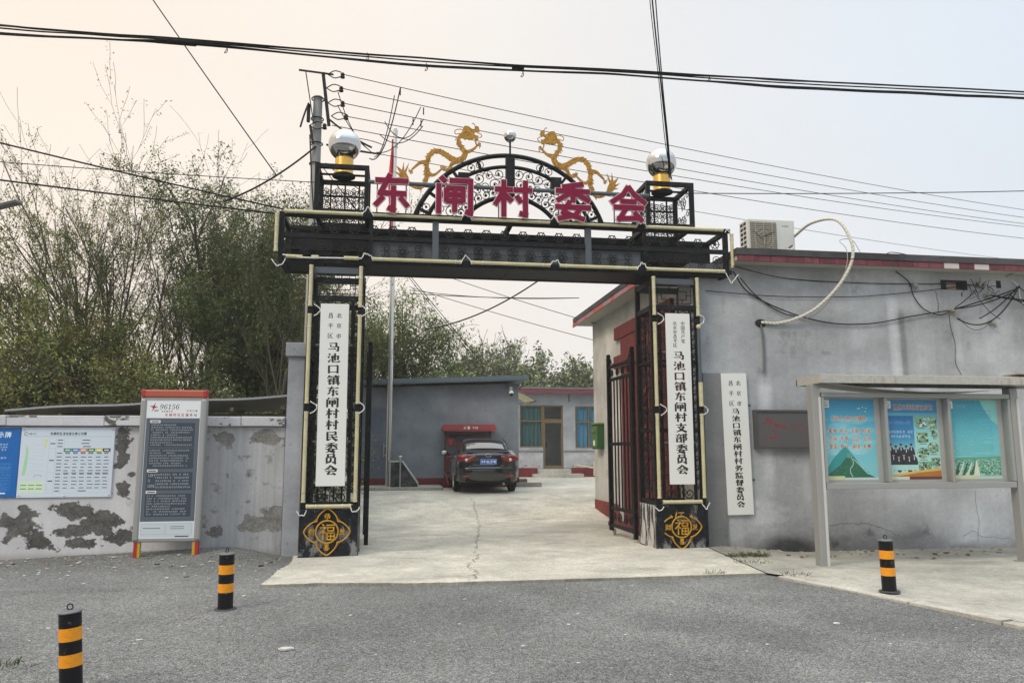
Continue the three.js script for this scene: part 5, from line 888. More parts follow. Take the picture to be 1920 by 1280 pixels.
  const p2 = canvasTex(W, H, (c) => {
    sky(c, W, H, '#2c8fbc', '#9fdcd9', '#bfe8dc'); const q = rngOf(22); c.fillStyle = '#2b86b8'; c.fillRect(0, 0, W, 170); logo(c, 20, 14); outlined(c, '精神文明建设宣传栏', 150, 62, 62, 72, 66, '#8e3c38', '#d9e3e6');
    const g = c.createLinearGradient(0, 210, 0, 700); g.addColorStop(0, '#1c6fb0'); g.addColorStop(0.6, '#2f93c4'); g.addColorStop(1, '#a9e0e2'); c.fillStyle = g; c.fillRect(16, 210, 420, 640); c.fillStyle = '#9cc8e0'; copyLines(c, q, 50, 280, 350, 46, 2, 0.95, 18); c.fillStyle = '#d5dbe6'; copyLines(c, q, 60, 396, 340, 120, 2, 1, 40);
    // a group of people in dark clothes, in two loose rows
    for (let j = 0; j < 2; j++) for (let i = 0; i < 5; i++) { const x = 74 + i * 76 + (j ? 34 : 0), y = 600 + j * 120 + (i % 2) * 24; c.fillStyle = '#1c2731'; c.beginPath(); c.ellipse(x, y + 110, 50, 96, 0, 0, 7); c.fill(); c.fillStyle = '#c8a58f'; c.beginPath(); c.ellipse(x, y, 17, 23, 0, 0, 7); c.fill(); c.fillStyle = '#171717'; c.beginPath(); c.ellipse(x, y - 12, 19, 15, 0, 0, 7); c.fill(); c.fillStyle = '#d9dde0'; c.fillRect(x - 6, y + 26, 12, 40); }
    c.fillStyle = '#b8e3dc'; c.fillRect(0, 850, W, 70);
    const photo = (x, y, w, h, oval) => { c.save(); c.beginPath(); oval ? c.ellipse(x + w / 2, y + h / 2, w / 2, h / 2, 0, 0, 7) : c.rect(x, y, w, h); c.clip(); c.fillStyle = '#7fb08c'; c.fillRect(x, y, w, h); for (let i = 0; i < 46; i++) { c.fillStyle = ['#2c4a3c', '#4f7a52', '#dfe6dc', '#23302e', '#7aa36c', '#a9c9b4'][(q() * 6) | 0]; c.fillRect(x + q() * w, y + q() * h, 8 + q() * 34, 6 + q() * 26); } c.restore(); c.fillStyle = '#345'; c.fillRect(x + w * 0.2, y + h + 14, w * 0.6, 8); };
    photo(460, 226, 170, 130); photo(650, 226, 130, 160); photo(470, 430, 170, 130); photo(690, 400, 90, 90); photo(460, 630, 180, 140, 1); photo(620, 560, 170, 140, 1); photo(470, 810, 190, 120); photo(660, 760, 130, 110);
    hill(c, [[0, 990], [200, 960], [420, 930], [800, 890], [800, 960], [420, 990], [0, 1010]], '#e2bf5c'); hill(c, [[120, 1000], [480, 950], [800, 925], [800, 1005], [300, 1010]], '#b9772e'); c.fillStyle = '#dbe6d8'; c.fillRect(0, 1004, 320, 36); c.fillStyle = '#6b3327'; c.fillRect(320, 1004, 480, 36);
  });
  const p3 = canvasTex(W, H, (c) => {
    sky(c, W, H, '#2ba0bf', '#6fcbd6', '#8fd9d4'); const q = rngOf(23); hill(c, [[540, 0], [800, 0], [800, 330], [700, 260], [600, 120]], '#8ed8d4'); logo(c, 20, 10); c.fillStyle = '#a3bcc8'; copyLines(c, q, 140, 56, 560, 50, 1, 1, 34); c.fillStyle = '#5f7f8a'; copyLines(c, q, 140, 60, 560, 42, 1, 1, 34);
    c.fillStyle = '#3a8ea0'; copyLines(c, q, 60, 130, 660, 610, 27, 0.98, 13); hill(c, [[0, 760], [800, 740], [800, 1000], [0, 1000]], '#5fae9a');
    for (let i = 0; i < 520; i++) { c.fillStyle = ['#2a5d3b', '#d9e6d6', '#7fb391', '#1f4a33', '#a7cdb2', '#cfe0b0'][(q() * 6) | 0]; const y = 770 + q() * 220; c.fillRect(q() * W, y, 6 + q() * 24, 3 + q() * (y - 750) * 0.09 + 3); }
    for (let i = 0; i < 5; i++) hill(c, [[60 + i * 60, 990], [150 + i * 62, 820], [168 + i * 62, 820], [104 + i * 60, 990]], i % 2 ? '#cfe3d4' : '#275a3a'); hill(c, [[360, 1000], [410, 800], [430, 800], [460, 1000]], '#dfe8cf'); c.fillStyle = '#d7dcb4'; c.fillRect(0, 990, 420, 50); c.fillStyle = '#c7ddd4'; c.fillRect(420, 1006, 380, 34);
  });
  [[5.995, 6.965, p1, 'poster of a green hill under blue sky with three rows of characters'], [6.965, 7.965, p2, 'poster with a group of people and eight small photographs'], [7.965, 8.945, p3, 'pale teal poster of small print over an aerial view']].forEach(([a, b, m, l]) => {
    const w = b - a - 0.05; part('poster', new THREE.PlaneGeometry(w - 0.09, 1.14).translate((a + b) / 2 - 0.03, 1.75, zb - 0.01), std({ map: m, roughness: 0.6 }), F, l);
    part('pane', ex(a + 0.024, b - 0.024, 1.14, 2.345, z - 0.034, z - 0.03), M.pane, F);
  });
}
// ---------------------------------------------------------------- bollards
{
  const proto = (() => {
    const b = thing('bollard', 'striped black and yellow steel bollard standing on the road nearer the left edge', 'bollard', [-2.14, 0, -5.78], 'striped bollards by the roadside');
    const add = (n, g, m, p = b) => { const q = new THREE.Mesh(join(g), m); q.name = n; q.castShadow = q.receiveShadow = true; p.add(q); return q; };
    const blk = satin({ roughness: 0.42, map: dataTex(256, 256, (x, y, o) => { const n = at(N2, x * 4, y * 4); let v = 24 + (at(N3, x * 4, y * 4) - 0.5) * 20; if (n > 0.7) v += 50; o[0] = v * 0.96; o[1] = v * 0.97; o[2] = v * 1.1; }) }), yel = std({ roughness: 0.38, map: dataTex(256, 256, (x, y, o) => { const n = at(N2, x * 4, y * 4), k = 1 - Math.max(0, n - 0.62) * 1.6; o[0] = 236 * k; o[1] = 152 * k; o[2] = 20 * k; }) });
    const c = (r, a, h, m) => add('band', new THREE.CylinderGeometry(r, r, h, 36, 1, true).translate(0, a + h / 2, 0), m);
    add('post', new THREE.CylinderGeometry(0.0755, 0.0755, 0.555, 36).translate(0, 0.2775, 0), blk);
    c(0.0768, 0.354, 0.092, yel); c(0.0768, 0.174, 0.088, yel);
    add('cap', new THREE.LatheGeometry([[0, 0.568], [0.05, 0.567], [0.076, 0.56], [0.079, 0.552], [0.079, 0.546], [0.07, 0.545]].reverse().map((p) => new THREE.Vector2(...p)), 36), std({ color: lin(0.16, 0.16, 0.17), roughness: 0.45, metalness: 0.3 }));
    add('lifting_ring', new THREE.TorusGeometry(0.02, 0.0045, 8, 20).translate(0, 0.588, 0), M.rubber);
    add('base_plate', new THREE.CylinderGeometry(0.108, 0.112, 0.012, 28).translate(0, 0.006, 0), std({ color: lin(0.06, 0.06, 0.062), roughness: 0.7 }));
    return b;
  })();
  proto.position.set(-2.085, gh(-2.085, -5.78), -5.78); proto.scale.setScalar(0.92); proto.rotation.z = 0.085;
  [[-1.655, -8.5, 'striped black and yellow steel bollard on the road in front of the left gate pillar', 0.02], [5.48, -8.07, 'striped black and yellow steel bollard on the concrete before the glazed noticeboard', -0.015]].forEach(([x, z, l, t], i) => { const c = proto.clone(); c.name = numbered('bollard'); c.userData = { ...proto.userData, label: l }; c.scale.setScalar(1); c.position.set(x, gh(x, z) + (i ? 0.025 : 0), z); c.rotation.set(0, 1 + i, t); scene.add(c); });
}
// ---------------------------------------------------------------- green letter box on the side wall
{
  const m = thing('letter_box', 'green metal letter box fixed to the far end of the pale side wall', 'letter box', [4.95, 1.9, -18.3]);
  const g = std({ color: lin(0.018, 0.085, 0.022), roughness: 0.5 }), gl = std({ color: lin(0.085, 0.17, 0.04), roughness: 0.5 });
  const B = part('body', rbx(0.17, 0.58, 0.5, 4.955, 1.92, -18.32, 0.015), g, m); part('face', rbx(0.012, 0.52, 0.46, 4.866, 1.92, -18.32, 0.004), gl, B); part('hood', rbx(0.2, 0.05, 0.54, 4.945, 2.235, -18.32, 0.02, 3), gl, B); part('slot_flap', rbx(0.04, 0.06, 0.34, 4.85, 2.06, -18.32, 0.01), gl, B);
  part('badge', ex(4.858, 4.86, 1.72, 1.84, -18.42, -18.26), M.white, B);
}
// ---------------------------------------------------------------- cables, hooks and boxes on the front of the building
{
  const z = -12.36, c = (name, label, pts, r = 0.009, mat = M.cable, cat = 'cable') => { const t = thing(name, label, cat, pts[0]); part('sheath', tube(pts, r, pts.length * 10, 6), mat, t); return t; };
  c('wall_cable', 'black cable sagging across the grey wall from the lintel end to a hook', [[5.75, 4.65, -12.2], [6.1, 4.32, z], [6.8, 4.0, z], [7.6, 3.82, z], [8.4, 3.83, z], [9.2, 3.98, z], [9.93, 4.1, z]], 0.011);
  c('wall_cable', 'thin cable running level across the grey wall to the tangle under the eave', [[5.3, 4.33, z], [6.6, 4.27, z], [8.0, 4.3, z], [8.7, 4.36, z], [9.6, 4.47, z], [10.5, 4.6, z]], 0.007);
  c('wall_cable', 'upper thin cable close under the red eave tiles', [[5.7, 4.72, -12.1], [6.8, 4.6, z], [8.2, 4.56, z], [9.4, 4.58, z], [10.3, 4.62, z]], 0.008);
  c('wall_cable', 'dropping cable that curls from the eave down to the hook', [[8.95, 4.8, z], [9.2, 4.6, z], [9.27, 4.35, z], [9.45, 4.12, z], [9.75, 4.02, z], [10.0, 4.1, z]], 0.009);
  c('wall_cable', 'short cable falling from the lintel end towards the pipe sleeve', [[5.9, 4.55, -12.25], [6.2, 4.3, z], [6.5, 4.08, z], [6.75, 3.96, z], [6.95, 3.93, z]], 0.009);
  c('wall_cable', 'pale thin wire looping over the eave down to the taped pipe', [[8.1, 5.05, -12.1], [8.02, 5.3, -12.2], [7.78, 5.28, -12.2], [7.74, 5.05, -11.95], [7.72, 4.75, -11.95], [7.6, 4.35, -12.1], [7.35, 4.0, -12.25], [7.1, 3.86, z]], 0.007, std({ color: lin(0.35, 0.35, 0.33), roughness: 0.6 }));
  c('wall_cable', 'long thin wire hanging straight down from the hook above the noticeboard', [[9.95, 4.05, z], [9.96, 3.8, z], [10.02, 3.5, z], [10.0, 3.15, z], [10.1, 2.93, z]], 0.005);
  c('wall_cable', 'cable slanting down to the right edge of the wall', [[11.2, 4.4, -12.3], [11.7, 4.0, -12.2], [12.3, 3.55, -12.0]], 0.008);
  c('wall_cable', 'wire bow lying on the roof edge right of the pipe', [[8.6, 5.03, -12.15], [8.75, 5.1, -12.2], [8.95, 5.09, -12.2], [9.1, 5.02, -12.1]], 0.008);
  const t = thing('cable_tangle', 'snarl of black cables gathered on hooks under the eave at the right end', 'cables', [10.6, 4.4, z]); const r = rngOf(55);
  const H = [10.0, 4.12], K = [10.75, 4.4], E = [11.2, 4.78], A = [11.35, 4.55];
  const link = (a, b, sag, rr = 0.009) => part('strand', cable([a[0], a[1], z + 0.02 + r() * 0.1], [b[0], b[1], z + 0.02 + r() * 0.1], sag, rr, 16), M.cable, t);
  link(H, A, 0.02, 0.012); link(H, [11.3, 4.5], 0.06, 0.012); link(H, [10.5, 4.48], 0.02); link([10.05, 3.95], [11.4, 4.6], 0.36, 0.012); link([10.5, 3.96], [11.38, 4.58], 0.06, 0.011); link(K, [12.4, 4.3], 0.03, 0.01); link(K, [12.5, 4.34], 0.06, 0.009); link([11.1, 4.75], [11.7, 5.02], 0.0, 0.008); link([11.4, 4.58], [11.9, 4.95], 0.24); link([12.0, 5.0], [11.2, 4.42], 0.35, 0.008); link([10.4, 4.7], [10.5, 4.35], -0.02, 0.006); link([10.45, 4.5], [10.9, 3.95], 0.08, 0.006); link([10.1, 3.95], [10.7, 3.9], 0.18, 0.005); link([10.2, 4.62], [10.7, 4.6], 0.03);
  for (let i = 0; i < 22; i++) { const a = [10.2 + r() * 0.7, 4.3 + r() * 0.35], b = [a[0] + (r() - 0.5) * 0.35, a[1] + (r() - 0.5) * 0.3]; link(a, b, (r() - 0.4) * 0.16, 0.004 + 0.003 * r()); }
  part('white_lead', tube([[11.28, 4.72, z], [11.42, 4.6, z], [11.44, 4.4, z], [11.5, 4.28, z], [11.6, 4.26, z]], 0.011, 30, 6), M.whiteWire, t);
  for (const [x, y] of [H, K, [10.6, 4.6], [9.28, 4.55], [10.8, 3.9]]) part('insulator', [new THREE.CylinderGeometry(0.04, 0.05, 0.1, 12).rotateX(Math.PI / 2).translate(x, y, z + 0.02), new THREE.SphereGeometry(0.035, 10, 8).translate(x + 0.05, y - 0.06, z + 0.03)], std({ color: lin(0.3, 0.29, 0.26), roughness: 0.5 }), t);
  part('clip', [rbx(0.05, 0.13, 0.03, 12.05, 4.2, z + 0.06, 0.006)], M.cable, t);
}
// ---------------------------------------------------------------- poles and overhead lines
{
  const p = thing('utility_pole', 'concrete utility pole with iron bracket and insulators behind the left gate pillar', 'utility pole', [-1.73, 0, -16]);
  part('shaft', new THREE.CylinderGeometry(0.095, 0.12, 9.1, 18).translate(-1.72, 4.55, -16), std({ map: plaster([150, 150, 146], 77, 0.6), roughness: 0.95 }), p);
  const q = M.iron, b = [bar([-1.98, 9.6, -15.86], [-1.78, 8.45, -15.86], 0.06, 0.02), bar([-1.62, 9.6, -15.86], [-1.46, 8.4, -15.86], 0.07, 0.02), bar([-2.12, 9.61, -15.85], [-1.4, 9.56, -15.85], 0.035, 0.03)];
  part('bracket', b, q, p); part('band', [9.05, 8.6, 8.05, 7.6].map((y) => new THREE.TorusGeometry(0.128, 0.014, 6, 20).rotateX(Math.PI / 2).translate(-1.72, y, -16)), q, p);
  const ins = [[-1.38, 9.57], [-1.4, 9.26], [-1.36, 8.93], [-1.28, 8.64], [-1.72, 8.4]];
  for (const [x, y] of ins) part('insulator', [tube([[x - 0.14, y - 0.01, -15.86], [x, y + 0.08, -15.86], [x + 0.14, y + 0.06, -15.86]], 0.012, 12, 5), tube([[x - 0.14, y - 0.01, -15.86], [x, y - 0.08, -15.86], [x + 0.14, y - 0.04, -15.86]], 0.012, 12, 5), new THREE.SphereGeometry(0.045, 10, 8).translate(x + 0.17, y + 0.01, -15.86), new THREE.CylinderGeometry(0.05, 0.05, 0.03, 10).translate(x + 0.17, y - 0.05, -15.86)], q, p);
  part('splice_box', rbx(0.07, 0.4, 0.08, -1.9, 8.7, -15.95, 0.02).rotateZ(-0.0), q, p);
  const r = rngOf(15), w = []; const T = (a, b2, s, k = 0.01) => w.push(cable([...a, -15.9], [...b2, -15.6 + r() * 0.3], s, k, 14));
  T([-1.5, 8.6], [-0.55, 7.85], 0.05, 0.022); T([-1.5, 8.0], [-0.35, 7.7], 0.02, 0.02); T([-0.6, 7.75], [0.02, 9.2], 0.5, 0.013); T([-0.5, 7.8], [-0.1, 9.0], 0.35); T([-0.3, 8.6], [0.52, 8.55], 0.4); T([-0.45, 7.9], [0.45, 8.75], 0.3); T([-0.4, 8.3], [0.5, 8.3], 0.28); T([-1.3, 8.9], [-0.5, 7.7], 0.12); T([-1.3, 9.2], [-0.65, 7.85], 0.2); T([-1.5, 7.6], [-0.75, 6.9], 0.03); T([-1.45, 8.1], [-0.3, 7.9], -0.1, 0.009); T([-1.9, 8.9], [-2.0, 8.2], -0.03, 0.02); T([-1.85, 8.4], [-1.75, 7.9], 0, 0.03);
  part('jumper', w, M.cable, p); part('connector', [[0.02, 9.2], [0.52, 8.8], [0.3, 8.55], [0.47, 8.52]].map(([x, y]) => rbx(0.025, 0.16, 0.025, x, y, -15.7, 0.006)), q, p);
}
const line = (label, a, b, sag, r, group) => { const t = thing('overhead_cable', label, 'cable', a, group); part('conductor', cable(a, b, sag, r, 30), M.cable, t); };
['topmost', 'second', 'third', 'fourth', 'fifth'].forEach((k, i) => { const a = [[-1.2, 9.58], [-1.2, 9.26], [-1.18, 8.93], [-1.1, 8.64], [-1.4, 8.42]][i], b = [10.92, 10.61, 10.39, 10.33, 9.78][i]; line(k + ' of the thin power lines running right from the utility pole', [a[0], a[1], -15.85], [24.6 + 8, b + 0.6, -28.5], 0.35, 0.009, 'power lines from the utility pole'); });
line('lowest thin line from the pole, passing behind the flagpole top', [-1.5, 8.0, -15.85], [40, 12.4, -39], 0.3, 0.008, 'power lines from the utility pole');
{
  const t = thing('cable_bundle', 'thick bundle of black telephone cables crossing the whole sky above the gate', 'cables', [0, 6.4, -9]); const r = rngOf(66);
  const tops = [[-5.4, 6.44], [-2.62, 6.415], [1.5, 6.42], [5.31, 6.5], [9.6, 6.62]];
  [[0, 0.013, 0], [-0.05, 0.01, 0.02], [-0.085, 0.012, -0.02], [-0.125, 0.008, 0.03], [-0.03, 0.009, 0.05], [-0.06, 0.007, -0.05]].forEach(([d, k, dz]) => {
    const pts = []; for (let i = 0; i <= 26; i++) { const u = i / 26 * (tops.length - 1), j = Math.min(3, Math.floor(u)), f = u - j, pinch = Math.min(1, Math.abs(u - 1.02) * 1.6, Math.abs(u - 2.3) * 1.2 + 0.25); pts.push([lerp(tops[j][0], tops[j + 1][0], f), lerp(tops[j][1], tops[j + 1][1], f) + d * (0.25 + 0.75 * pinch) + (r() - 0.5) * 0.008, -9 + dz + (r() - 0.5) * 0.012]); }
    part('cable', tube(pts, k, 90, 6), M.cable, t);
  });
  part('wrap', [tube([[-2.85, 6.39, -9], [-2.4, 6.385, -9]], 0.034, 8, 8), tube([[1.4, 6.37, -9], [1.55, 6.37, -9]], 0.03, 6, 8)], M.cable, t);
  for (const [x, y] of [[-2.05, 6.33], [-0.4, 6.37], [0.32, 6.29], [1.52, 6.3], [4.0, 6.42]]) part('tie', tube([[x, y + 0.05, -8.97], [x + 0.02, y - 0.03, -8.96], [x - 0.015, y - 0.05, -8.97], [x + 0.02, y + 0.01, -8.96]], 0.005, 14, 4), M.cable, t);
}
{
  const t = thing('dropping_cable', 'pair of cables dropping steeply from above onto the right mirror ball', 'cables', [4.1, 7.5, -11]);
  part('cable', tube([[3.84, 9.4, -10.6], [3.93, 8.65, -10.8], [4.22, 7.49, -11.3], [4.5, 6.75, -11.85], [4.66, 6.28, -12.22]], 0.013, 40, 6), M.cable, t); part('cable', tube([[3.9, 9.4, -10.6], [3.985, 8.65, -10.8], [4.245, 7.49, -11.3], [4.52, 6.75, -11.85], [4.68, 6.25, -12.2]], 0.01, 40, 6), M.cable, t); part('cable', tube([[3.82, 9.4, -10.65], [3.91, 8.65, -10.85], [4.19, 7.49, -11.3], [4.48, 6.75, -11.88], [4.7, 6.22, -12.2]], 0.007, 40, 6), M.cable, t);
}
line('single thin line slanting from the top left of the sky into the trees', [-5.1, 10.65, -14], [-2.2, 6.6, -14], 0.02, 0.011);
line('thick cable slanting across the left trees from the upper left edge', [-14.6, 8.75, -14], [-1.45, 5.85, -14], 0.12, 0.016);
line('lower thick cable crossing the left trees nearly level', [-15.5, 7.1, -14], [-1.3, 5.8, -14], 0.05, 0.017);
line('thin level wire behind the left trees', [-15, 7.0, -14], [-1.4, 6.5, -14], 0.12, 0.008);
line('bundle hanging from the pole down into the left trees', [-1.72, 7.95, -15.9], [-3.4, 6.5, -15.4], 0.12, 0.02);
line('cable looping from the pole bracket to the left cage', [-1.85, 8.2, -15.9], [-1.5, 5.6, -14.5], 0.25, 0.016);
line('thin cable from the right cage level out to the right edge', [5.1, 6.15, -12.6], [13, 6.75, -13], 0.03, 0.009);
line('thin guy wire from the pole passing behind the first character', [-1.6, 7.55, -15.9], [2.2, 4.0, -20], 0.03, 0.009);
line('second thin wire falling from the pole behind the arch', [-1.4, 7.3, -15.9], [2.6, 3.9, -22], 0.05, 0.008);
// yard wires seen through the gate
line('curving cable in the yard, rising to the right under the lintel', [0.8, 4.75, -20], [4.2, 6.2, -16.5], 0.35, 0.018);
line('straight wire falling rightwards across the yard to the side eave', [0.4, 6.3, -22], [6.2, 4.35, -20], 0.05, 0.009);
line('second straight wire falling rightwards through the gate', [1.6, 6.35, -21], [5.1, 4.75, -18.6], 0.03, 0.009);
line('nearly level wire high across the yard', [0.4, 6.2, -22], [5, 5.9, -21], 0.1, 0.01);
line('lowest level wire across the yard ending at the side eave', [0.4, 5.9, -21], [4.7, 5.5, -19], 0.05, 0.011);
{
  const l = thing('street_lamp', 'flat grey street lamp head reaching in at the left edge', 'street lamp', [-6.1, 0, -9.2]);
  part('pole', new THREE.CylinderGeometry(0.05, 0.07, 4.3, 12).translate(-6.1, 2.15, -9.2), M.greyPaint, l); part('arm', rod([-6.1, 4.05, -9.2], [-4.6, 4.22, -9.0], 0.025, 10), M.greyPaint, l);
  part('lamp_head', rbx(0.42, 0.045, 0.17, 0, 0, 0, 0.015, 3).applyMatrix4(new THREE.Matrix4().makeRotationFromEuler(new THREE.Euler(0.2, 0, 0.3))).translate(-4.36, 4.29, -9), std({ color: lin(0.12, 0.12, 0.11), roughness: 0.5 }), l);
}
// ---------------------------------------------------------------- the yard: plain shed with sloping roof edge
{
  const b = thing('yard_shed', 'plain blue-grey rendered outbuilding with a dark slanting roof edge, left side of the yard', 'building', [1.3, 0.55, -26]);
  const shape = [[-1.3, 0.2], [3.97, 0.2], [3.97, 3.74], [-1.3, 3.53]];
  const W = part('wall', metricUV(extrude(shape, 3.6, -27.9)), M.wallShed, b);
  part('skirting', ex(-1.3, 3.985, 0.45, 0.76, -24.298, -24.28), M.redBand, W, 'red painted skirting');
  const R = part('roof_edge', bx(5.9, 0.13, 4.3, 1.3, 3.79, -26.1, 0, 0, 0.0402), std({ color: lin(0.1, 0.14, 0.155), roughness: 0.5 }), b);
  part('gutter', bx(5.85, 0.05, 0.06, 1.3, 3.71, -23.95, 0, 0, 0.0402), std({ color: lin(0.08, 0.1, 0.11), roughness: 0.5 }), R); part('bracket', [rod([4.1, 3.72, -24.1], [3.99, 3.55, -24.26], 0.015, 6)], M.iron, R);
  part('door', ex(-1.25, -0.1, 0.62, 2.9, -24.298, -24.288), std({ map: plaster([98, 108, 120], 411, 0.5), roughness: 0.8 }), b, 'grey metal door level with the wall');
  part('door_handle', [rod([-0.26, 1.38, -24.22], [-0.26, 1.84, -24.22], 0.017, 8), rod([-0.26, 1.46, -24.22], [-0.17, 1.46, -24.29], 0.013, 6), rod([-0.26, 1.74, -24.22], [-0.17, 1.74, -24.29], 0.013, 6)], M.steel, b);
  const c = thing('security_camera', 'white dome security camera hanging under the corner of the outbuilding roof', 'camera', [3.7, 3.55, -24.2]);
  part('bracket', [ex(3.66, 3.76, 3.5, 3.62, -24.298, -24.24), rod([3.71, 3.52, -24.24], [3.71, 3.46, -24.14], 0.03, 8)], M.white, c); part('housing', new THREE.SphereGeometry(0.075, 14, 10).translate(3.71, 3.42, -24.12), M.white, c); part('lens', new THREE.SphereGeometry(0.06, 12, 10).translate(3.71, 3.37, -24.1), M.black, c); part('lead', tube([[3.45, 3.86, -23.95], [3.5, 3.7, -23.95], [3.62, 3.62, -24.2], [3.7, 3.55, -24.26]], 0.008, 16, 5), M.cable, c);
}
{ // low concrete ledge and the flagpole with its stepped plinth
  const s = thing('concrete_ledge', 'low concrete ledge along the outbuilding beside the flagpole', 'ledge', [-0.5, 0.45, -23.3]);
  part('slab', rbx(4.2, 0.12, 1.6, -0.62, 0.5, -23.45, 0.015), std({ map: concreteMap, roughness: 0.95, color: lin(0.75, 0.75, 0.73) }), s);
  const f = thing('flagpole', 'tall steel flagpole with a furled red flag rising behind the gate lintel', 'flagpole', [-0.08, 0.55, -23.5]);
  const P = part('pole', [new THREE.CylinderGeometry(0.075, 0.085, 6.4, 16).translate(-0.1, 3.75, -23.5), new THREE.CylinderGeometry(0.06, 0.066, 4.6, 16).translate(-0.1, 9.25, -23.5)], M.steel, f);
  part('collar', [6.95, 11.15].map((y) => new THREE.CylinderGeometry(0.085, 0.085, 0.1, 16).translate(-0.1, y, -23.5)), M.steel, P); part('finial', [new THREE.CylinderGeometry(0.085, 0.07, 0.14, 16).translate(-0.1, 11.6, -23.5), new THREE.SphereGeometry(0.05, 10, 8).translate(-0.1, 11.72, -23.5)], M.steel, P);
  part('flag', (() => { const g = new THREE.PlaneGeometry(0.13, 4.2, 10, 24); const p = g.attributes.position; for (let i = 0; i < p.count; i++) { const u = p.getX(i), v = p.getY(i); const taper = sstep(2.1, 1.4, v) * 0.8 + 0.2; p.setX(i, (u - 0.065) * (0.6 + 0.4 * taper) * (0.75 + 0.25 * Math.sin(v * 2.4))); p.setZ(i, 0.05 * Math.sin(u * 40 + v * 1.3) * taper); } g.computeVertexNormals(); return g.translate(-0.16, 9.25, -23.45); })(), std({ color: lin(0.5, 0.012, 0.02), roughness: 0.8, side: THREE.DoubleSide }), f);
  const q = thing('flag_plinth', 'wedge-shaped dark concrete plinth with pale edges and a steel post at the flagpole foot', 'plinth', [0.3, 0.5, -23]);
  const body = part('block', metricUV(extrude([[-0.05, 0.5], [0.76, 0.5], [0.76, 0.62], [0.3, 1.27], [-0.05, 1.27]], 0.6, -23.4)), std({ map: dataTex(512, 512, (x, y, o) => { const a = at(N6, x * 2, y * 2), f = at(N3, x * 2, y * 2); const v = 66 + (a - 0.5) * 120 + (f - 0.5) * 40; o[0] = v; o[1] = v; o[2] = v * 1.02; }, true, [1, 1]), roughness: 0.9 }), q);
  part('edge_trim', [ex(-0.06, 0.3, 1.272, 1.3, -23.42, -22.78), bar([0.3, 1.285, -22.79], [0.77, 0.63, -22.79], 0.03), ex(-0.07, -0.04, 0.5, 1.27, -22.81, -22.78), ex(0.755, 0.785, 0.5, 0.62, -22.81, -22.78)], std({ color: lin(0.5, 0.5, 0.48), roughness: 0.6 }), body);
  part('rail', rod([0.3, 1.3, -23.35], [0.78, 0.66, -23.35], 0.02, 8), M.steel, q); part('post', [rod([0.24, 0.47, -22.72], [0.24, 1.42, -22.72], 0.026, 10), new THREE.SphereGeometry(0.045, 12, 8).scale(1.4, 0.7, 1.4).translate(0.24, 1.43, -22.72)], M.steel, q);
}
{ // fire point
  const f = thing('fire_point', 'red roofed fire point stand with a hanging bucket behind the car', 'fire stand', [2.3, 0.6, -24]);
  const red = std({ color: lin(0.36, 0.055, 0.055), roughness: 0.5 }), dk = std({ color: lin(0.12, 0.02, 0.02), roughness: 0.6 });
  const roof = part('canopy', extrude([[1.5, 2.24], [1.62, 2.2], [2.35, 2.185], [3.05, 2.2], [3.2, 2.24], [3.14, 2.4], [1.56, 2.4]], 0.5, -24.25), red, f);
  const t = canvasTex(512, 64, (c, W, H) => { c.fillStyle = '#9b4144'; c.fillRect(0, 0, W, H); c.fillStyle = '#f0e6df'; printRow(c, '火警', 180, 14, 38, 40, 46, 1.5, false); c.font = 'bold 44px sans-serif'; c.fillText('119', 286, 50); });
  part('lettering', new THREE.PlaneGeometry(1.3, 0.14).translate(2.35, 2.3, -23.745), std({ map: t, roughness: 0.5 }), roof);
  for (const x of [1.62, 3.02]) part('post', ex(x - 0.025, x + 0.025, 0.56, 2.2, -24.05, -24.0), dk, f); part('rail', [ex(1.645, 2.995, 2.06, 2.1, -24.045, -24.005), ex(1.645, 2.995, 0.9, 0.94, -24.045, -24.005)], dk, f); part('stay', rod([1.62, 0.95, -24.02], [1.72, 0.57, -23.8], 0.025, 6), red, f); part('back_board', ex(1.66, 2.98, 1.0, 1.5, -24.16, -24.14), red, f);
  const k = thing('fire_bucket', 'red bucket hanging from the fire point stand left of the car', 'bucket', [1.8, 1.8, -24]);
  part('pail', new THREE.CylinderGeometry(0.145, 0.1, 0.22, 20, 1, true).translate(1.8, 1.86, -23.96), std({ color: lin(0.36, 0.055, 0.055), roughness: 0.5, side: THREE.DoubleSide }), k); part('rim', [new THREE.TorusGeometry(0.1, 0.01, 6, 18).rotateX(Math.PI / 2).translate(1.8, 1.755, -23.96), new THREE.CylinderGeometry(0.1, 0.1, 0.01, 18).translate(1.8, 1.757, -23.96)], dk, k); part('handle', tube([[1.66, 1.96, -23.96], [1.72, 2.06, -23.98], [1.8, 2.09, -23.99], [1.88, 2.06, -23.98], [1.94, 1.96, -23.96]], 0.008, 16, 5), dk, k);
}
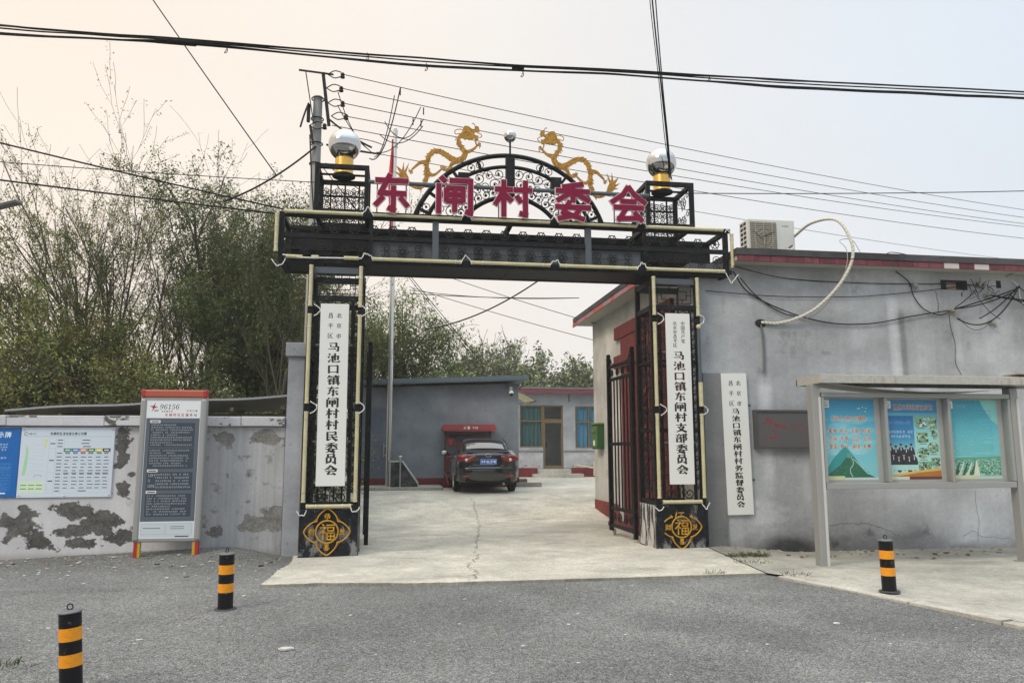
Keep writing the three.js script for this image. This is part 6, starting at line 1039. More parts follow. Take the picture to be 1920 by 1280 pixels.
{ // office at the back of the yard
  const b = thing('yard_office', 'low grey office with bronze framed windows and glass door at the back of the yard', 'building', [7, 0.45, -35]);
  const z = -33, X = (a, c, d, e, f = 0.0, g = -0.25) => ex(a, c, d, e, z + g, z + f);
  const dado = std({ map: dataTex(512, 512, (x, y, o) => { const n = at(N2, x * 2, y * 2), f = at(N3, x * 2, y * 2), e = at(N6, x * 2 + 90, y * 2), up = y / 512; let v = 172 + (f - 0.5) * 40 + (e - 0.5) * 50; const k = sstep(0.4, 0.62, n * 0.5 + e * 0.5 + (0.42 - up) * 0.5) * 0.7; v = lerp(v, 92 + (f - 0.5) * 60, k); o[0] = v; o[1] = v * 1.01; o[2] = v * 1.03; }, true, [1 / 1.5, 1 / 1.5]), roughness: 0.95 });
  const W = part('wall', [X(2.5, 5.44, 0.2, 4.24), X(5.44, 7.37, 3.56, 4.24), X(5.44, 6.47, 0.2, 1.73), X(6.47, 7.37, 0.2, 0.82), X(7.37, 7.91, 0.2, 4.24), X(7.91, 9.6, 3.53, 4.24), X(7.91, 9.6, 0.2, 1.7), X(9.6, 16, 0.2, 4.24), ex(2.5, 16, 0.2, 4.24, -38.2, -38), ex(15.8, 16, 0.2, 4.24, -38, -33.25)], M.wallFar, b);
  for (const [a, e2] of [[3.98, 6.46], [7.38, 9.6]]) part('dado', X(a, e2, 0.86, 1.6, 0.012, 0.002), dado, W, 'lower wall stained dark in blotches');
  part('skirting', X(3.9, 6.2, 0.3, 0.86, 0.02, 0.001), M.redBand, W); part('skirting', X(7.7, 10, 0.3, 0.86, 0.02, 0.001), M.redBand, W);
  part('roof', [ex(2.3, 16.2, 4.24, 4.32, -38.4, -32.6)], std({ color: lin(0.16, 0.15, 0.15), roughness: 0.8 }), b); part('fascia', ex(2.3, 16.2, 4.06, 4.238, -32.68, -32.62), std({ color: lin(0.17, 0.035, 0.055), roughness: 0.6 }), b, 'dark red fascia board');
  part('floor', ex(2.6, 15.7, 0.5, 0.6, -38, -33.25), M.concrete.clone(), b).material.vertexColors = false;
  part('drip_stain', ex(7.62, 7.66, 3.7, 4.05, z + 0.001, z + 0.004), M.iron, W);
  const bz = std({ color: lin(0.2, 0.145, 0.075), roughness: 0.4, metalness: 0.4 }), glass = new THREE.MeshPhysicalMaterial({ color: lin(0.9, 0.94, 0.93), roughness: 0.02, transmission: 1, thickness: 0 });
  const cur = std({ color: lin(0.08, 0.27, 0.45), roughness: 0.95, side: THREE.DoubleSide }), cur2 = std({ color: lin(0.04, 0.13, 0.135), roughness: 0.95, side: THREE.DoubleSide });
  const frame = (n, x0, x1, y0, y1, xs, ys, w = 0.06) => { const g = [X(x0, x1, y0, y0 + w, -0.04, -0.12), X(x0, x1, y1 - w, y1, -0.04, -0.12), X(x0, x0 + w, y0 + w, y1 - w, -0.04, -0.12), X(x1 - w, x1, y0 + w, y1 - w, -0.04, -0.12)]; for (const x of xs) g.push(X(x - w / 2, x + w / 2, y0 + w, y1 - w, -0.045, -0.115)); for (const y of ys) g.push(X(x0 + w, x1 - w, y - w / 2, y + w / 2, -0.05, -0.11)); const f = part(n, g, bz, b); const px = [x0 + w, ...xs, x1 - w], py = [y0 + w, ...ys, y1 - w]; for (let i = 0; i + 1 < px.length; i++) for (let j = 0; j + 1 < py.length; j++) part('pane', X(px[i] + 0.02, px[i + 1] - 0.02, py[j] + 0.02, py[j + 1] - 0.02, -0.08, -0.085), glass, f); return f; };
  const drape = (x0, x1, y0, y1, m, f) => { const g = new THREE.PlaneGeometry(x1 - x0, y1 - y0, 60, 1), p = g.attributes.position; for (let i = 0; i < p.count; i++) p.setZ(i, 0.03 * Math.sin(p.getX(i) * 34) + 0.012 * Math.sin(p.getX(i) * 81)); g.computeVertexNormals(); part('curtain', g.translate((x0 + x1) / 2, (y0 + y1) / 2, z - 0.15), m, f); };
  const w1 = frame('window', 5.44, 6.465, 1.73, 3.555, [], [2.87]); drape(5.5, 6.44, 1.75, 3.5, cur2, w1);
  const tr = frame('fanlight', 6.475, 7.37, 2.9, 3.555, [], []); 
  const dr = part('door', [X(6.475, 6.56, 0.83, 2.895, -0.03, -0.11), X(7.285, 7.37, 0.83, 2.895, -0.03, -0.11), X(6.562, 7.283, 2.79, 2.895, -0.035, -0.105), X(6.562, 7.283, 0.83, 0.95, -0.035, -0.105)], bz, b, 'glass door in a bronze frame'); part('pane', X(6.57, 7.275, 0.96, 2.78, -0.065, -0.07), glass, dr); part('handle', rod([6.62, 1.7, z - 0.01], [6.62, 1.95, z - 0.01], 0.014, 6), M.black, dr);
  const w2 = frame('window', 7.915, 9.6, 1.7, 3.53, [8.53, 9.1], [2.83]); drape(7.98, 9.55, 1.74, 3.48, cur, w2);
  // steps
  part('step', ex(6.22, 7.6, 0.35, 0.79, -32.998, -32.55), std({ map: concreteMap, roughness: 0.9 }), b); part('step', ex(5.9, 8.0, 0.3, 0.62, -32.548, -31.95), std({ map: concreteMap, roughness: 0.9 }), b);
  const a = thing('door_awning', 'cream curved awning sticking out beside the outbuilding corner', 'awning', [5, 3.5, -30]);
  const sh = (() => { const P = []; const n = 16; const g = new THREE.CylinderGeometry(1.3, 1.3, 1.9, n, 1, true, Math.PI * 0.12, Math.PI * 0.38).rotateX(-Math.PI / 2).rotateZ(0); return g; })();
  const shell = part('sheet', (() => { const g = new THREE.PlaneGeometry(1.25, 1.8, 16, 1).rotateX(-Math.PI / 2), p = g.attributes.position; for (let i = 0; i < p.count; i++) { const t = (p.getX(i) + 0.625) / 1.25; p.setY(i, -0.42 * t * t); } g.computeVertexNormals(); return g.translate(4.6, 3.82, -28.9); })(), std({ color: lin(0.8, 0.72, 0.48), roughness: 0.5, side: THREE.DoubleSide }), a);
  part('rib', [-29.8, -29.2, -28.6, -28.0].map((zz) => { const pts = []; for (let i = 0; i <= 8; i++) { const t = i / 8; pts.push([3.975 + 1.25 * t, 3.835 - 0.42 * t * t, zz]); } return tube(pts, 0.022, 16, 6); }), std({ color: lin(0.12, 0.1, 0.06), roughness: 0.6 }), shell); part('front_bar', [rod([5.225, 3.41, -29.8], [5.225, 3.41, -28.0], 0.025, 6), tube([[3.98, 3.4, -28.0], [4.5, 3.3, -28], [5.2, 3.41, -28]], 0.02, 12, 6)], std({ color: lin(0.12, 0.1, 0.06), roughness: 0.6 }), shell);
  const q = thing('small_air_conditioner', 'small cream air conditioning unit on the ground at the back right of the yard', 'air conditioner', [8.75, 0.46, -32.5]);
  const cb = part('casing', rbx(0.75, 0.62, 0.3, 8.95, 0.83, -32.45, 0.02), std({ color: lin(0.55, 0.52, 0.44), roughness: 0.5 }), q); part('fan_grille', [0.06, 0.12, 0.18, 0.24].map((R) => ring(8.9, 0.83, -32.29, R, 0.007, 24)), M.iron, cb); part('pipe', rod([8.58, 0.85, -32.5], [7.85, 0.98, -32.9], 0.03, 8), M.cream, q);
  const kb = thing('yard_kerb', 'short run of low kerb in the yard just right of the car', 'kerb', [3.9, 0.45, -24.2]); part('kerb_block', rbx(0.8, 0.14, 0.3, 4.28, 0.53, -24.3, 0.015), std({ map: concreteMap, color: lin(0.6, 0.58, 0.55), roughness: 0.95 }), kb); part('kerb_block', rbx(0.5, 0.16, 0.28, 4.05, 0.62, -24.75, 0.015), std({ map: concreteMap, color: lin(0.5, 0.48, 0.45), roughness: 0.95 }), kb);
}
// ---------------------------------------------------------------- the parked car, seen from behind
{
  const CX = 2.59, CZ = -21.0, CY = gh(CX, -22.2) + 0.016;
  const c = thing('parked_car', 'black saloon car parked in the yard, seen from behind', 'car', [CX, CY, CZ]);
  c.rotation.x = 0.0;
  const add = (n, g, m, p = c, l) => { const q = new THREE.Mesh(join(g), m); q.name = n; q.castShadow = q.receiveShadow = true; if (l) q.userData.label = l; p.add(q); return q; };
  const paint = new THREE.MeshPhysicalMaterial({ color: lin(0.008, 0.009, 0.012), roughness: 0.22, clearcoat: 1, clearcoatRoughness: 0.04 });
  // stations: z, half width, floor, belt, crown half width, crown height
  const S = [[0.0, 0.70, 0.36, 0.93, 0.52, 0.98], [-0.05, 0.785, 0.30, 1.0, 0.58, 1.07], [-0.16, 0.84, 0.27, 1.03, 0.62, 1.095], [-0.42, 0.87, 0.25, 1.03, 0.64, 1.1], [-0.62, 0.88, 0.24, 1.02, 0.63, 1.14], [-0.95, 0.886, 0.22, 1.0, 0.6, 1.33], [-1.3, 0.888, 0.2, 0.99, 0.57, 1.455], [-1.7, 0.888, 0.2, 0.98, 0.56, 1.49], [-2.2, 0.888, 0.2, 0.97, 0.56, 1.485], [-2.7, 0.885, 0.2, 0.96, 0.55, 1.43], [-3.1, 0.88, 0.2, 0.95, 0.58, 1.22], [-3.45, 0.875, 0.2, 0.94, 0.62, 1.02], [-3.9, 0.85, 0.21, 0.87, 0.6, 0.93], [-4.3, 0.78, 0.24, 0.74, 0.52, 0.8], [-4.5, 0.62, 0.3, 0.6, 0.4, 0.64]];
  const half = ([z, w, f, b, cw, cr]) => { const gh2 = cr - b > 0.2; return [[0, f], [w * 0.86, f], [w * 0.965, f + 0.07], [w * 0.99, f + 0.24], [w, 0.6 * b + 0.05], [w * 0.985, b - 0.09], [w * 0.945, b], [lerp(w * 0.9, cw, gh2 ? 0.12 : 0.2), lerp(b, cr, gh2 ? 0.1 : 0.35)], [lerp(w * 0.9, cw, 0.6), lerp(b, cr, gh2 ? 0.62 : 0.75)], [cw + 0.02, lerp(b, cr, 0.9)], [cw - 0.06, lerp(b, cr, 0.985)], [cw * 0.5, cr + 0.006], [0, cr + 0.012]].map(([x, y]) => [x, y, z]); };
  const P = [], I = [], rows = S.map(half), nr = rows[0].length * 2 - 1;
  rows.forEach((h) => { const full = [...h.map(([x, y, z]) => [x, y, z]), ...h.slice(0, -1).reverse().map(([x, y, z]) => [-x, y, z])]; P.push(...full.flat()); });
  for (let i = 0; i + 1 < S.length; i++) for (let j = 0; j < nr; j++) { const a = i * nr + j, b = i * nr + (j + 1) % nr; I.push(a, b, a + nr, b, b + nr, a + nr); }
  for (const [i, s] of [[0, 1], [S.length - 1, -1]]) { const k = P.length / 3; P.push(0, i ? 0.45 : 0.66, S[i][0] + (i ? -0.02 : 0.035)); for (let j = 0; j < nr; j++) { const a = i * nr + j, b = i * nr + (j + 1) % nr; s > 0 ? I.push(k, b, a) : I.push(k, a, b); } }
  const g = new THREE.BufferGeometry(); g.setAttribute('position', new THREE.Float32BufferAttribute(P, 3)); g.setIndex(I); g.computeVertexNormals();
  const body = add('body', toCreasedNormals(g, 0.7), paint);
  const glass = new THREE.MeshPhysicalMaterial({ color: lin(0.02, 0.024, 0.024), roughness: 0.03, clearcoat: 1, clearcoatRoughness: 0.02, ior: 1.7, specularIntensity: 1 });
  const lift = (pts, d) => pts.map(([x, y, z]) => [x, y + d, z + d * 0.55]);
  // rear window: a skin over the sloping loft between two stations
  { const q = [], id = [], n = 10, m = 8, a = S[4], b = S[6]; for (let j = 0; j <= m; j++) { const t = lerp(0.1, 0.93, j / m), k = t < 0.47 ? t / 0.47 : (t - 0.47) / 0.53, s0 = t < 0.47 ? S[4] : S[5], s1 = t < 0.47 ? S[5] : S[6], z = lerp(s0[0], s1[0], k), cr = lerp(s0[5], s1[5], k), cw = lerp(s0[4], s1[4], k); for (let i = 0; i <= n; i++) { const u = i / n * 2 - 1, x = u * (cw - 0.01) * lerp(1.05, 0.97, j / m), e = Math.abs(u); q.push(x, cr + 0.022 - 0.05 * e * e * e, z + 0.012); } } for (let j = 0; j < m; j++) for (let i = 0; i < n; i++) { const A = j * (n + 1) + i; id.push(A, A + 1, A + n + 1, A + 1, A + n + 2, A + n + 1); } const gg = new THREE.BufferGeometry(); gg.setAttribute('position', new THREE.Float32BufferAttribute(q, 3)); gg.setIndex(id); gg.computeVertexNormals(); add('rear_window', gg, glass); }
  for (const s of [-1, 1]) { // side glass
    const q = [], id = []; const st = [5, 6, 7, 8, 9]; st.forEach((k, j) => { const h = rows[k]; for (const t of [0.06, 0.9]) { const a = h[7], b = h[9]; q.push(s * (lerp(a[0], b[0], t) + 0.012), lerp(a[1], b[1], t), h[7][2]); } }); for (let j = 0; j + 1 < st.length; j++) id.push(j * 2, j * 2 + 1, j * 2 + 2, j * 2 + 1, j * 2 + 3, j * 2 + 2);
    const gg = new THREE.BufferGeometry(); gg.setAttribute('position', new THREE.Float32BufferAttribute(q, 3)); gg.setIndex(id); gg.computeVertexNormals(); add('side_window', gg, glass.clone()).material.side = THREE.DoubleSide;
    const m = add('wing_mirror', new THREE.SphereGeometry(0.11, 14, 10).scale(1.15, 0.75, 0.6).translate(s * 1.02, 1.07, -2.75), paint); add('mirror_glass', new THREE.SphereGeometry(0.095, 12, 8).scale(1.05, 0.68, 0.2).translate(s * 1.025, 1.07, -2.69), M.chrome, m); add('stalk', rod([s * 0.85, 1.02, -2.78], [s * 0.95, 1.05, -2.76], 0.03, 8), M.black, m);
    add('door_handle', rbx(0.02, 0.03, 0.2, s * 0.888, 0.86, -1.75, 0.006), M.chrome);
    for (const [x, a, k] of [[0.69, 0.17, 0]]) { // tail lamp wrapping the corner
      const lm = new THREE.MeshPhysicalMaterial({ color: lin(0.2, 0.003, 0.006), roughness: 0.25, clearcoat: 0.35 });
      const l = add('tail_lamp', new THREE.SphereGeometry(1, 26, 16).scale(0.185, 0.098, 0.07).rotateZ(s * -0.2).rotateY(s * 0.42).translate(s * 0.69, 0.93, -0.05), lm); add('inner_lamp', new THREE.SphereGeometry(1, 18, 12).scale(0.17, 0.062, 0.045).rotateZ(s * -0.5).rotateY(s * 0.12).translate(s * 0.49, 0.895, 0.042), lm, l); add('reversing_lamp', new THREE.SphereGeometry(0.042, 14, 10).scale(1, 1, 0.5).translate(s * 0.6, 0.885, 0.058), std({ color: lin(0.75, 0.68, 0.6), roughness: 0.2 }), l);
    }
    add('reflector', new THREE.SphereGeometry(1, 14, 8).scale(0.11, 0.022, 0.03).translate(s * 0.6, 0.45, 0.075), std({ color: lin(0.3, 0.02, 0.03), roughness: 0.2 }));
    for (const z of [-0.92, -3.6]) { // wheels
      const w = add('wheel', new THREE.TorusGeometry(0.235, 0.09, 14, 30).scale(1, 1, 1.15).rotateY(Math.PI / 2).translate(s * 0.775, 0.315, z), M.rubber); add('tread', new THREE.CylinderGeometry(0.31, 0.31, 0.17, 30).rotateZ(Math.PI / 2).translate(s * 0.775, 0.315, z), M.rubber, w);
      const rim = [new THREE.CylinderGeometry(0.055, 0.055, 0.02, 14).rotateZ(Math.PI / 2).translate(s * 0.87, 0.315, z)]; for (let i = 0; i < 5; i++) { const a = i * 1.257; rim.push(rod([s * 0.868, 0.315, z], [s * 0.862, 0.315 + Math.cos(a) * 0.2, z + Math.sin(a) * 0.2], 0.028, 6)); } rim.push(new THREE.TorusGeometry(0.2, 0.015, 8, 26).rotateY(Math.PI / 2).translate(s * 0.862, 0.315, z)); add('rim', rim, M.steel, w);
    }
  }
  const H = (x, y, z, w, h, d, r = 0.01) => rbx(w, h, d, x, y, z, r);
  { // rear fascia: boot face and bumper as one crowned skin, rounded into the flanks
    const prof = [[0.29, 0.72, -0.02], [0.36, 0.8, 0.04], [0.46, 0.835, 0.075], [0.57, 0.845, 0.082], [0.655, 0.845, 0.075], [0.685, 0.842, 0.05], [0.7, 0.84, 0.02], [0.78, 0.838, 0.022], [0.9, 0.825, 0.02], [1.0, 0.8, 0.008], [1.055, 0.765, -0.02], [1.088, 0.72, -0.075], [1.1, 0.68, -0.14]];
    const q = [], id = [], n = 28; prof.forEach(([y, w, z]) => { for (let k = 0; k <= n; k++) { const u = k / n * 2 - 1, e = Math.abs(u); q.push(u * w * (1 - 0.0 * e), y, z + 0.035 - 0.26 * Math.pow(e, 4.2) - 0.03 * e * e); } });
    for (let a = 0; a + 1 < prof.length; a++) for (let k = 0; k < n; k++) { const A = a * (n + 1) + k; id.push(A, A + 1, A + n + 1, A + 1, A + n + 2, A + n + 1); }
    const gg = new THREE.BufferGeometry(); gg.setAttribute('position', new THREE.Float32BufferAttribute(q, 3)); gg.setIndex(id); gg.computeVertexNormals(); const m2 = paint.clone(); m2.side = THREE.DoubleSide; add('rear_fascia', gg, m2);
  }
  add('lower_valance', H(0, 0.335, -0.0, 1.25, 0.1, 0.08, 0.03), M.black);
  add('boot_shut_line', tube([[-0.6, 1.0, 0.015], [-0.52, 0.74, 0.057], [-0.3, 0.705, 0.064], [0.3, 0.705, 0.064], [0.52, 0.74, 0.057], [0.6, 1.0, 0.015]], 0.005, 40, 4), M.rubber); add('plate_garnish', H(0, 0.925, 0.055, 0.62, 0.03, 0.02, 0.008), M.black); add('spoiler', H(0, 1.095, -0.1, 1.18, 0.035, 0.17, 0.015), paint); add('brake_lamp_bar', H(0, 1.07, -0.015, 0.5, 0.018, 0.02, 0.004), std({ color: lin(0.2, 0.01, 0.01), roughness: 0.3 }));
  const plate = canvasTex(512, 160, (x, W, Hh) => { x.fillStyle = '#1d55ae'; x.fillRect(0, 0, W, Hh); x.strokeStyle = '#e8eef7'; x.lineWidth = 5; x.strokeRect(9, 9, W - 18, Hh - 18); x.fillStyle = '#f3f6fb'; glyph(x, '京', 26, 34, 64, 92, 1.2, false); x.font = 'bold 106px sans-serif'; x.fillText('P', 100, 119); x.fillText('6L37B', 186, 119); x.beginPath(); x.arc(482, 46, 8, 0, 7); x.fill(); });
  const np = add('number_plate', H(0, 0.835, 0.07, 0.46, 0.15, 0.014, 0.004), std({ color: lin(0.02, 0.1, 0.4), roughness: 0.4 })); add('number', new THREE.PlaneGeometry(0.45, 0.142).translate(0, 0.835, 0.0785), std({ map: plate, roughness: 0.4 }), np);
  add('badge', [new THREE.TorusGeometry(0.06, 0.008, 8, 26).scale(1.25, 0.72, 1).translate(0, 1.0, 0.05), bar([-0.03, 0.965, 0.052], [-0.012, 1.035, 0.052], 0.012), bar([0.012, 0.965, 0.052], [0.03, 1.035, 0.052], 0.012), bar([-0.025, 0.995, 0.052], [0.025, 1.006, 0.052], 0.012)], M.chrome);
  add('lettering', [H(-0.42, 0.995, 0.035, 0.12, 0.02, 0.012, 0.003), H(0.36, 0.998, 0.04, 0.02, 0.024, 0.012, 0.003), H(0.46, 0.992, 0.034, 0.14, 0.018, 0.012, 0.003), H(0.36, 0.72, 0.06, 0.07, 0.024, 0.012, 0.003)], M.chrome);
  add('exhaust', new THREE.CylinderGeometry(0.03, 0.03, 0.2, 12).rotateX(Math.PI / 2).translate(0.42, 0.24, -0.05), M.steel); add('underbody', H(0, 0.24, -2.2, 1.5, 0.08, 4.0, 0.02), M.black); add('aerial', rod([-0.35, 1.48, -1.75], [-0.37, 1.64, -1.95], 0.006, 6), M.black); add('window_trim', [-1, 1].map((s) => tube([[s * 0.635, 1.16, -0.63], [s * 0.615, 1.35, -0.96], [s * 0.585, 1.47, -1.3]], 0.012, 14, 6)), M.black); add('sill_line', [-1, 1].map((s) => tube([[s * 0.9, 0.98, -0.9], [s * 0.888, 0.97, -2.2], [s * 0.885, 0.95, -3.1]], 0.008, 14, 5)), M.steel);
}
// ---------------------------------------------------------------- trees
class Wood { constructor() { this.p = []; this.n = []; this.i = []; }
  limb(pts, rad, sides) { const base = this.p.length / 3, k = pts.length; let t0 = null;
    for (let j = 0; j < k; j++) { const t = pts[Math.min(k - 1, j + 1)].clone().sub(pts[Math.max(0, j - 1)]).normalize(); if (!t0) t0 = Math.abs(t.y) < 0.9 ? V(0, 1, 0) : V(1, 0, 0); const a = t0.clone().sub(t.clone().multiplyScalar(t0.dot(t))).normalize(), b = t.clone().cross(a); t0 = a;
      for (let s = 0; s < sides; s++) { const an = s / sides * 6.2832, c = Math.cos(an), d = Math.sin(an), nx = a.x * c + b.x * d, ny = a.y * c + b.y * d, nz = a.z * c + b.z * d; this.p.push(pts[j].x + nx * rad[j], pts[j].y + ny * rad[j], pts[j].z + nz * rad[j]); this.n.push(nx, ny, nz); } }
    for (let j = 0; j + 1 < k; j++) for (let s = 0; s < sides; s++) { const a = base + j * sides + s, b = base + j * sides + (s + 1) % sides; this.i.push(a, b, a + sides, b, b + sides, a + sides); } }
  geo() { const g = new THREE.BufferGeometry(); g.setAttribute('position', new THREE.Float32BufferAttribute(this.p, 3)); g.setAttribute('normal', new THREE.Float32BufferAttribute(this.n, 3)); g.setIndex(this.i); return g; } }
class Leaves { constructor() { this.p = []; this.n = []; this.c = []; this.i = []; }
  add(x, y, z, s, w, dir, up, col) { const k = this.p.length / 3, side = dir.clone().cross(up).normalize(), nn = side.clone().cross(dir).normalize();
    const q = [[0, 0], [0.5, 0.5], [1, 0], [0.5, -0.5]]; for (const [l, m] of q) { const b = -0.12 * s * (l - 0.3) * (l > 0.6 ? 1 : 0); this.p.push(x + dir.x * s * l + side.x * w * m + nn.x * b, y + dir.y * s * l + side.y * w * m + nn.y * b, z + dir.z * s * l + side.z * w * m + nn.z * b); this.n.push(nn.x, nn.y, nn.z); this.c.push(...col); } this.i.push(k, k + 1, k + 2, k, k + 2, k + 3); }
  geo() { const g = new THREE.BufferGeometry(); g.setAttribute('position', new THREE.Float32BufferAttribute(this.p, 3)); g.setAttribute('normal', new THREE.Float32BufferAttribute(this.n, 3)); g.setAttribute('color', new THREE.Float32BufferAttribute(this.c, 3)); g.setIndex(this.i); return g; } }
const leafMat = new THREE.MeshPhysicalMaterial({ vertexColors: true, roughness: 0.75, side: THREE.DoubleSide, transmission: 0.4, thickness: 0, specularIntensity: 0.25 });
const leafFar = std({ vertexColors: true, roughness: 0.9, side: THREE.DoubleSide });
// o: h height, r trunk radius, stems, spread, levels, leaves per twig, leaf size, tone, bareTop (share of height above which leaves thin out)
function tree(name, label, category, x, y, z, o, group) {
  const t = thing(name, label, category, [x, y, z], group), r = rngOf(o.seed), w = new Wood(), L = new Leaves(), far = o.far;
  const tone = o.tone, twigs = [];
  const grow = (p, d, len, rad, lev) => {
    const n = lev === 0 ? 7 : lev < 3 ? 5 : 4, pts = [p.clone()], rads = [rad], q = p.clone(), dir = d.clone(); const end = lev === o.levels ? 0.25 : 0.5;
    for (let i = 1; i <= n; i++) { dir.x += (r() - 0.5) * o.wobble * (lev > 1 ? 1.8 : 1); dir.z += (r() - 0.5) * o.wobble * (lev > 1 ? 1.8 : 1); dir.y += (r() - 0.5) * o.wobble * 0.6 + (lev ? o.lift * (lev > 1 ? 0.5 : 1) : 0.02); if (lev >= o.levels - 1) dir.y -= o.droop ?? 0; dir.normalize(); q.addScaledVector(dir, len / n); pts.push(q.clone()); rads.push(Math.max(o.minR ?? 0.004, lerp(rad, rad * end, i / n))); }
    w.limb(pts, rads, lev === 0 ? 9 : lev < 2 ? 6 : lev < 3 ? 4 : 3);
    if (lev >= o.levels - 1) twigs.push([pts, dir.clone()]);
    if (lev === o.levels) return;
    const kids = o.kids[lev];
    for (let k = 0; k < kids; k++) {
      const f = lev === 0 ? lerp(o.fork ?? 0.3, 1, (k + 0.4 * r()) / kids) : lerp(0.2, 1, (k + 0.6 * r()) / kids), ix = Math.min(n - 0.001, f * n), a = pts[Math.floor(ix)].clone().lerp(pts[Math.ceil(ix)] ?? q, ix % 1);
      const az = k * 2.4 + r() * 1.4 + (lev * 1.3), sp = o.spread[lev] * (0.7 + 0.6 * r()), ax = Math.abs(dir.y) < 0.95 ? V(0, 1, 0) : V(1, 0, 0), s = dir.clone().cross(ax).normalize(), u = s.clone().cross(dir);
      const nd = dir.clone().multiplyScalar(Math.cos(sp)).addScaledVector(s, Math.sin(sp) * Math.cos(az)).addScaledVector(u, Math.sin(sp) * Math.sin(az)).normalize();
      grow(a, nd, len * o.ratio[lev] * (0.75 + 0.5 * r()) * (lev === 0 ? 1.15 - 0.35 * f : 1), rads[Math.floor(ix)] * (0.42 + 0.2 * r()), lev + 1);
    }
  };
  for (let s = 0; s < (o.stems ?? 1); s++) { const a = s * 2.1 + o.seed, k = (o.stems ?? 1) > 1 ? o.stemLean : 0.06; grow(V(Math.cos(a) * 0.12 * ((o.stems ?? 1) - 1), -0.2, Math.sin(a) * 0.1), V(Math.cos(a) * k + (o.lean?.[0] ?? 0), 1, Math.sin(a) * k + (o.lean?.[1] ?? 0)).normalize(), o.h * o.trunk * (0.85 + 0.3 * r()), o.r * (s ? 0.75 : 1), 0); }
  // leaves along the last twigs, in little sprays
  const up = V(0, 1, 0), d = V(0, 0, 0); let crest = 0.01; for (const [pts] of twigs) crest = Math.max(crest, pts[pts.length - 1].y); o = { ...o, est: crest };
  for (const [pts, dir] of twigs) {
    const hy = pts[pts.length - 1].y / (o.est ?? 1) , keep = o.bareTop ? 1 - sstep(o.bareTop - 0.22, o.bareTop + 0.1, hy) * (o.bareness ?? 0.9) : 1;
    const shade = 0.7 + 0.6 * r(), turn = r(); if (r() < (o.gaps ?? 0.3)) continue;
    for (let i = 0; i < o.leaves; i++) {
      if (r() > keep || (o.skirt && hy < o.skirt)) continue;
      const f = Math.min(pts.length - 1.001, (0.15 + 0.85 * r()) * (pts.length - 1)), a = pts[Math.floor(f)].clone().lerp(pts[Math.floor(f) + 1], f % 1), j = o.scatter;
      d.set(dir.x * 0.4 + (r() - 0.5) * 1.6, dir.y * 0.2 - 0.35 + (r() - 0.5) * 1.3, dir.z * 0.4 + (r() - 0.5) * 1.6).normalize(); up.set((r() - 0.5), 0.8, (r() - 0.5)).normalize();
      const s = o.leaf * (0.7 + 0.7 * r()), v = shade * (0.7 + 0.6 * r()), yel = turn < (o.autumn ?? 0.15) ? 0.85 : r() < 0.1 ? 0.5 : 0;
      const C = [lerp(tone[0], 0.21, yel) * v, lerp(tone[1], 0.17, yel) * v, lerp(tone[2], 0.04, yel) * v];
      L.add(a.x + (r() - 0.5) * j, a.y + (r() - 0.5) * j, a.z + (r() - 0.5) * j, s, s * (o.slim ?? 0.42), d, up, C);
    }
  }
  let top = 0.01; for (let i = 1; i < w.p.length; i += 3) if (w.p[i] > top) top = w.p[i]; const fit = o.h / top; for (let i = 0; i < w.p.length; i++) w.p[i] *= fit; for (let i = 0; i < L.p.length; i++) L.p[i] *= fit;
  const tm = new THREE.Mesh(w.geo(), M.bark); tm.name = 'trunk'; tm.castShadow = tm.receiveShadow = true; t.add(tm);
  if (L.p.length) { const cm = new THREE.Mesh(L.geo(), far ? leafFar : leafMat); cm.name = 'crown'; cm.castShadow = cm.receiveShadow = true; t.add(cm); }
  return t;
}
const GREEN = [0.14, 0.19, 0.05], OLIVE = [0.19, 0.22, 0.055], DARK = [0.125, 0.172, 0.05];
const broad = { levels: 4, kids: [7, 5, 4, 3], spread: [0.65, 0.6, 0.75, 0.9], ratio: [0.72, 0.6, 0.55, 0.5], wobble: 0.28, lift: 0.06, trunk: 0.5, fork: 0.25, leaves: 60, leaf: 0.08, scatter: 0.36, minR: 0.005 };
const airy = { levels: 4, kids: [6, 5, 4, 3], spread: [0.42, 0.42, 0.5, 0.6], ratio: [0.8, 0.66, 0.6, 0.55], wobble: 0.2, lift: 0.1, trunk: 0.52, fork: 0.2, leaves: 16, leaf: 0.075, scatter: 0.18, minR: 0.0055 };
tree('dense_tree', 'dense dark green tree with several stems, nearest the left gate pillar', 'tree', -2.75, 0.1, -20, { ...broad, seed: 3, h: 9.6, r: 0.2, stems: 3, stemLean: 0.1, spread: [0.36, 0.42, 0.6, 0.8], tone: DARK, autumn: 0.05, leaves: 75, gaps: 0.15, bareTop: 1.05, bareness: 0.6 }, 'trees behind the left wall');
tree('slender_tree', 'tall airy half-bare tree rising above all the others on the left', 'tree', -6.5, 0, -19.4, { ...airy, seed: 21, h: 11, r: 0.16, lean: [0.0, 0], tone: OLIVE, bareTop: 0.82, bareness: 0.75, leaves: 46, stems: 2, stemLean: 0.12, kids: [7, 5, 4, 3] }, 'trees behind the left wall');
tree('bare_tree', 'upright almost leafless tree with thin curving twigs, right of the tallest tree', 'tree', -5.3, 0, -20.5, { ...airy, seed: 34, h: 10.4, r: 0.13, stems: 2, stemLean: 0.14, tone: OLIVE, bareTop: 0.62, bareness: 0.95, leaves: 30 }, 'trees behind the left wall');
tree('spreading_tree', 'olive green spreading tree leaning left over the white notice panel', 'tree', -6.7, 0, -18.6, { ...broad, seed: 45, h: 6.9, r: 0.14, stems: 2, stemLean: 0.4, lean: [-0.3, 0], tone: OLIVE, autumn: 0.16, leaves: 55 }, 'trees behind the left wall');
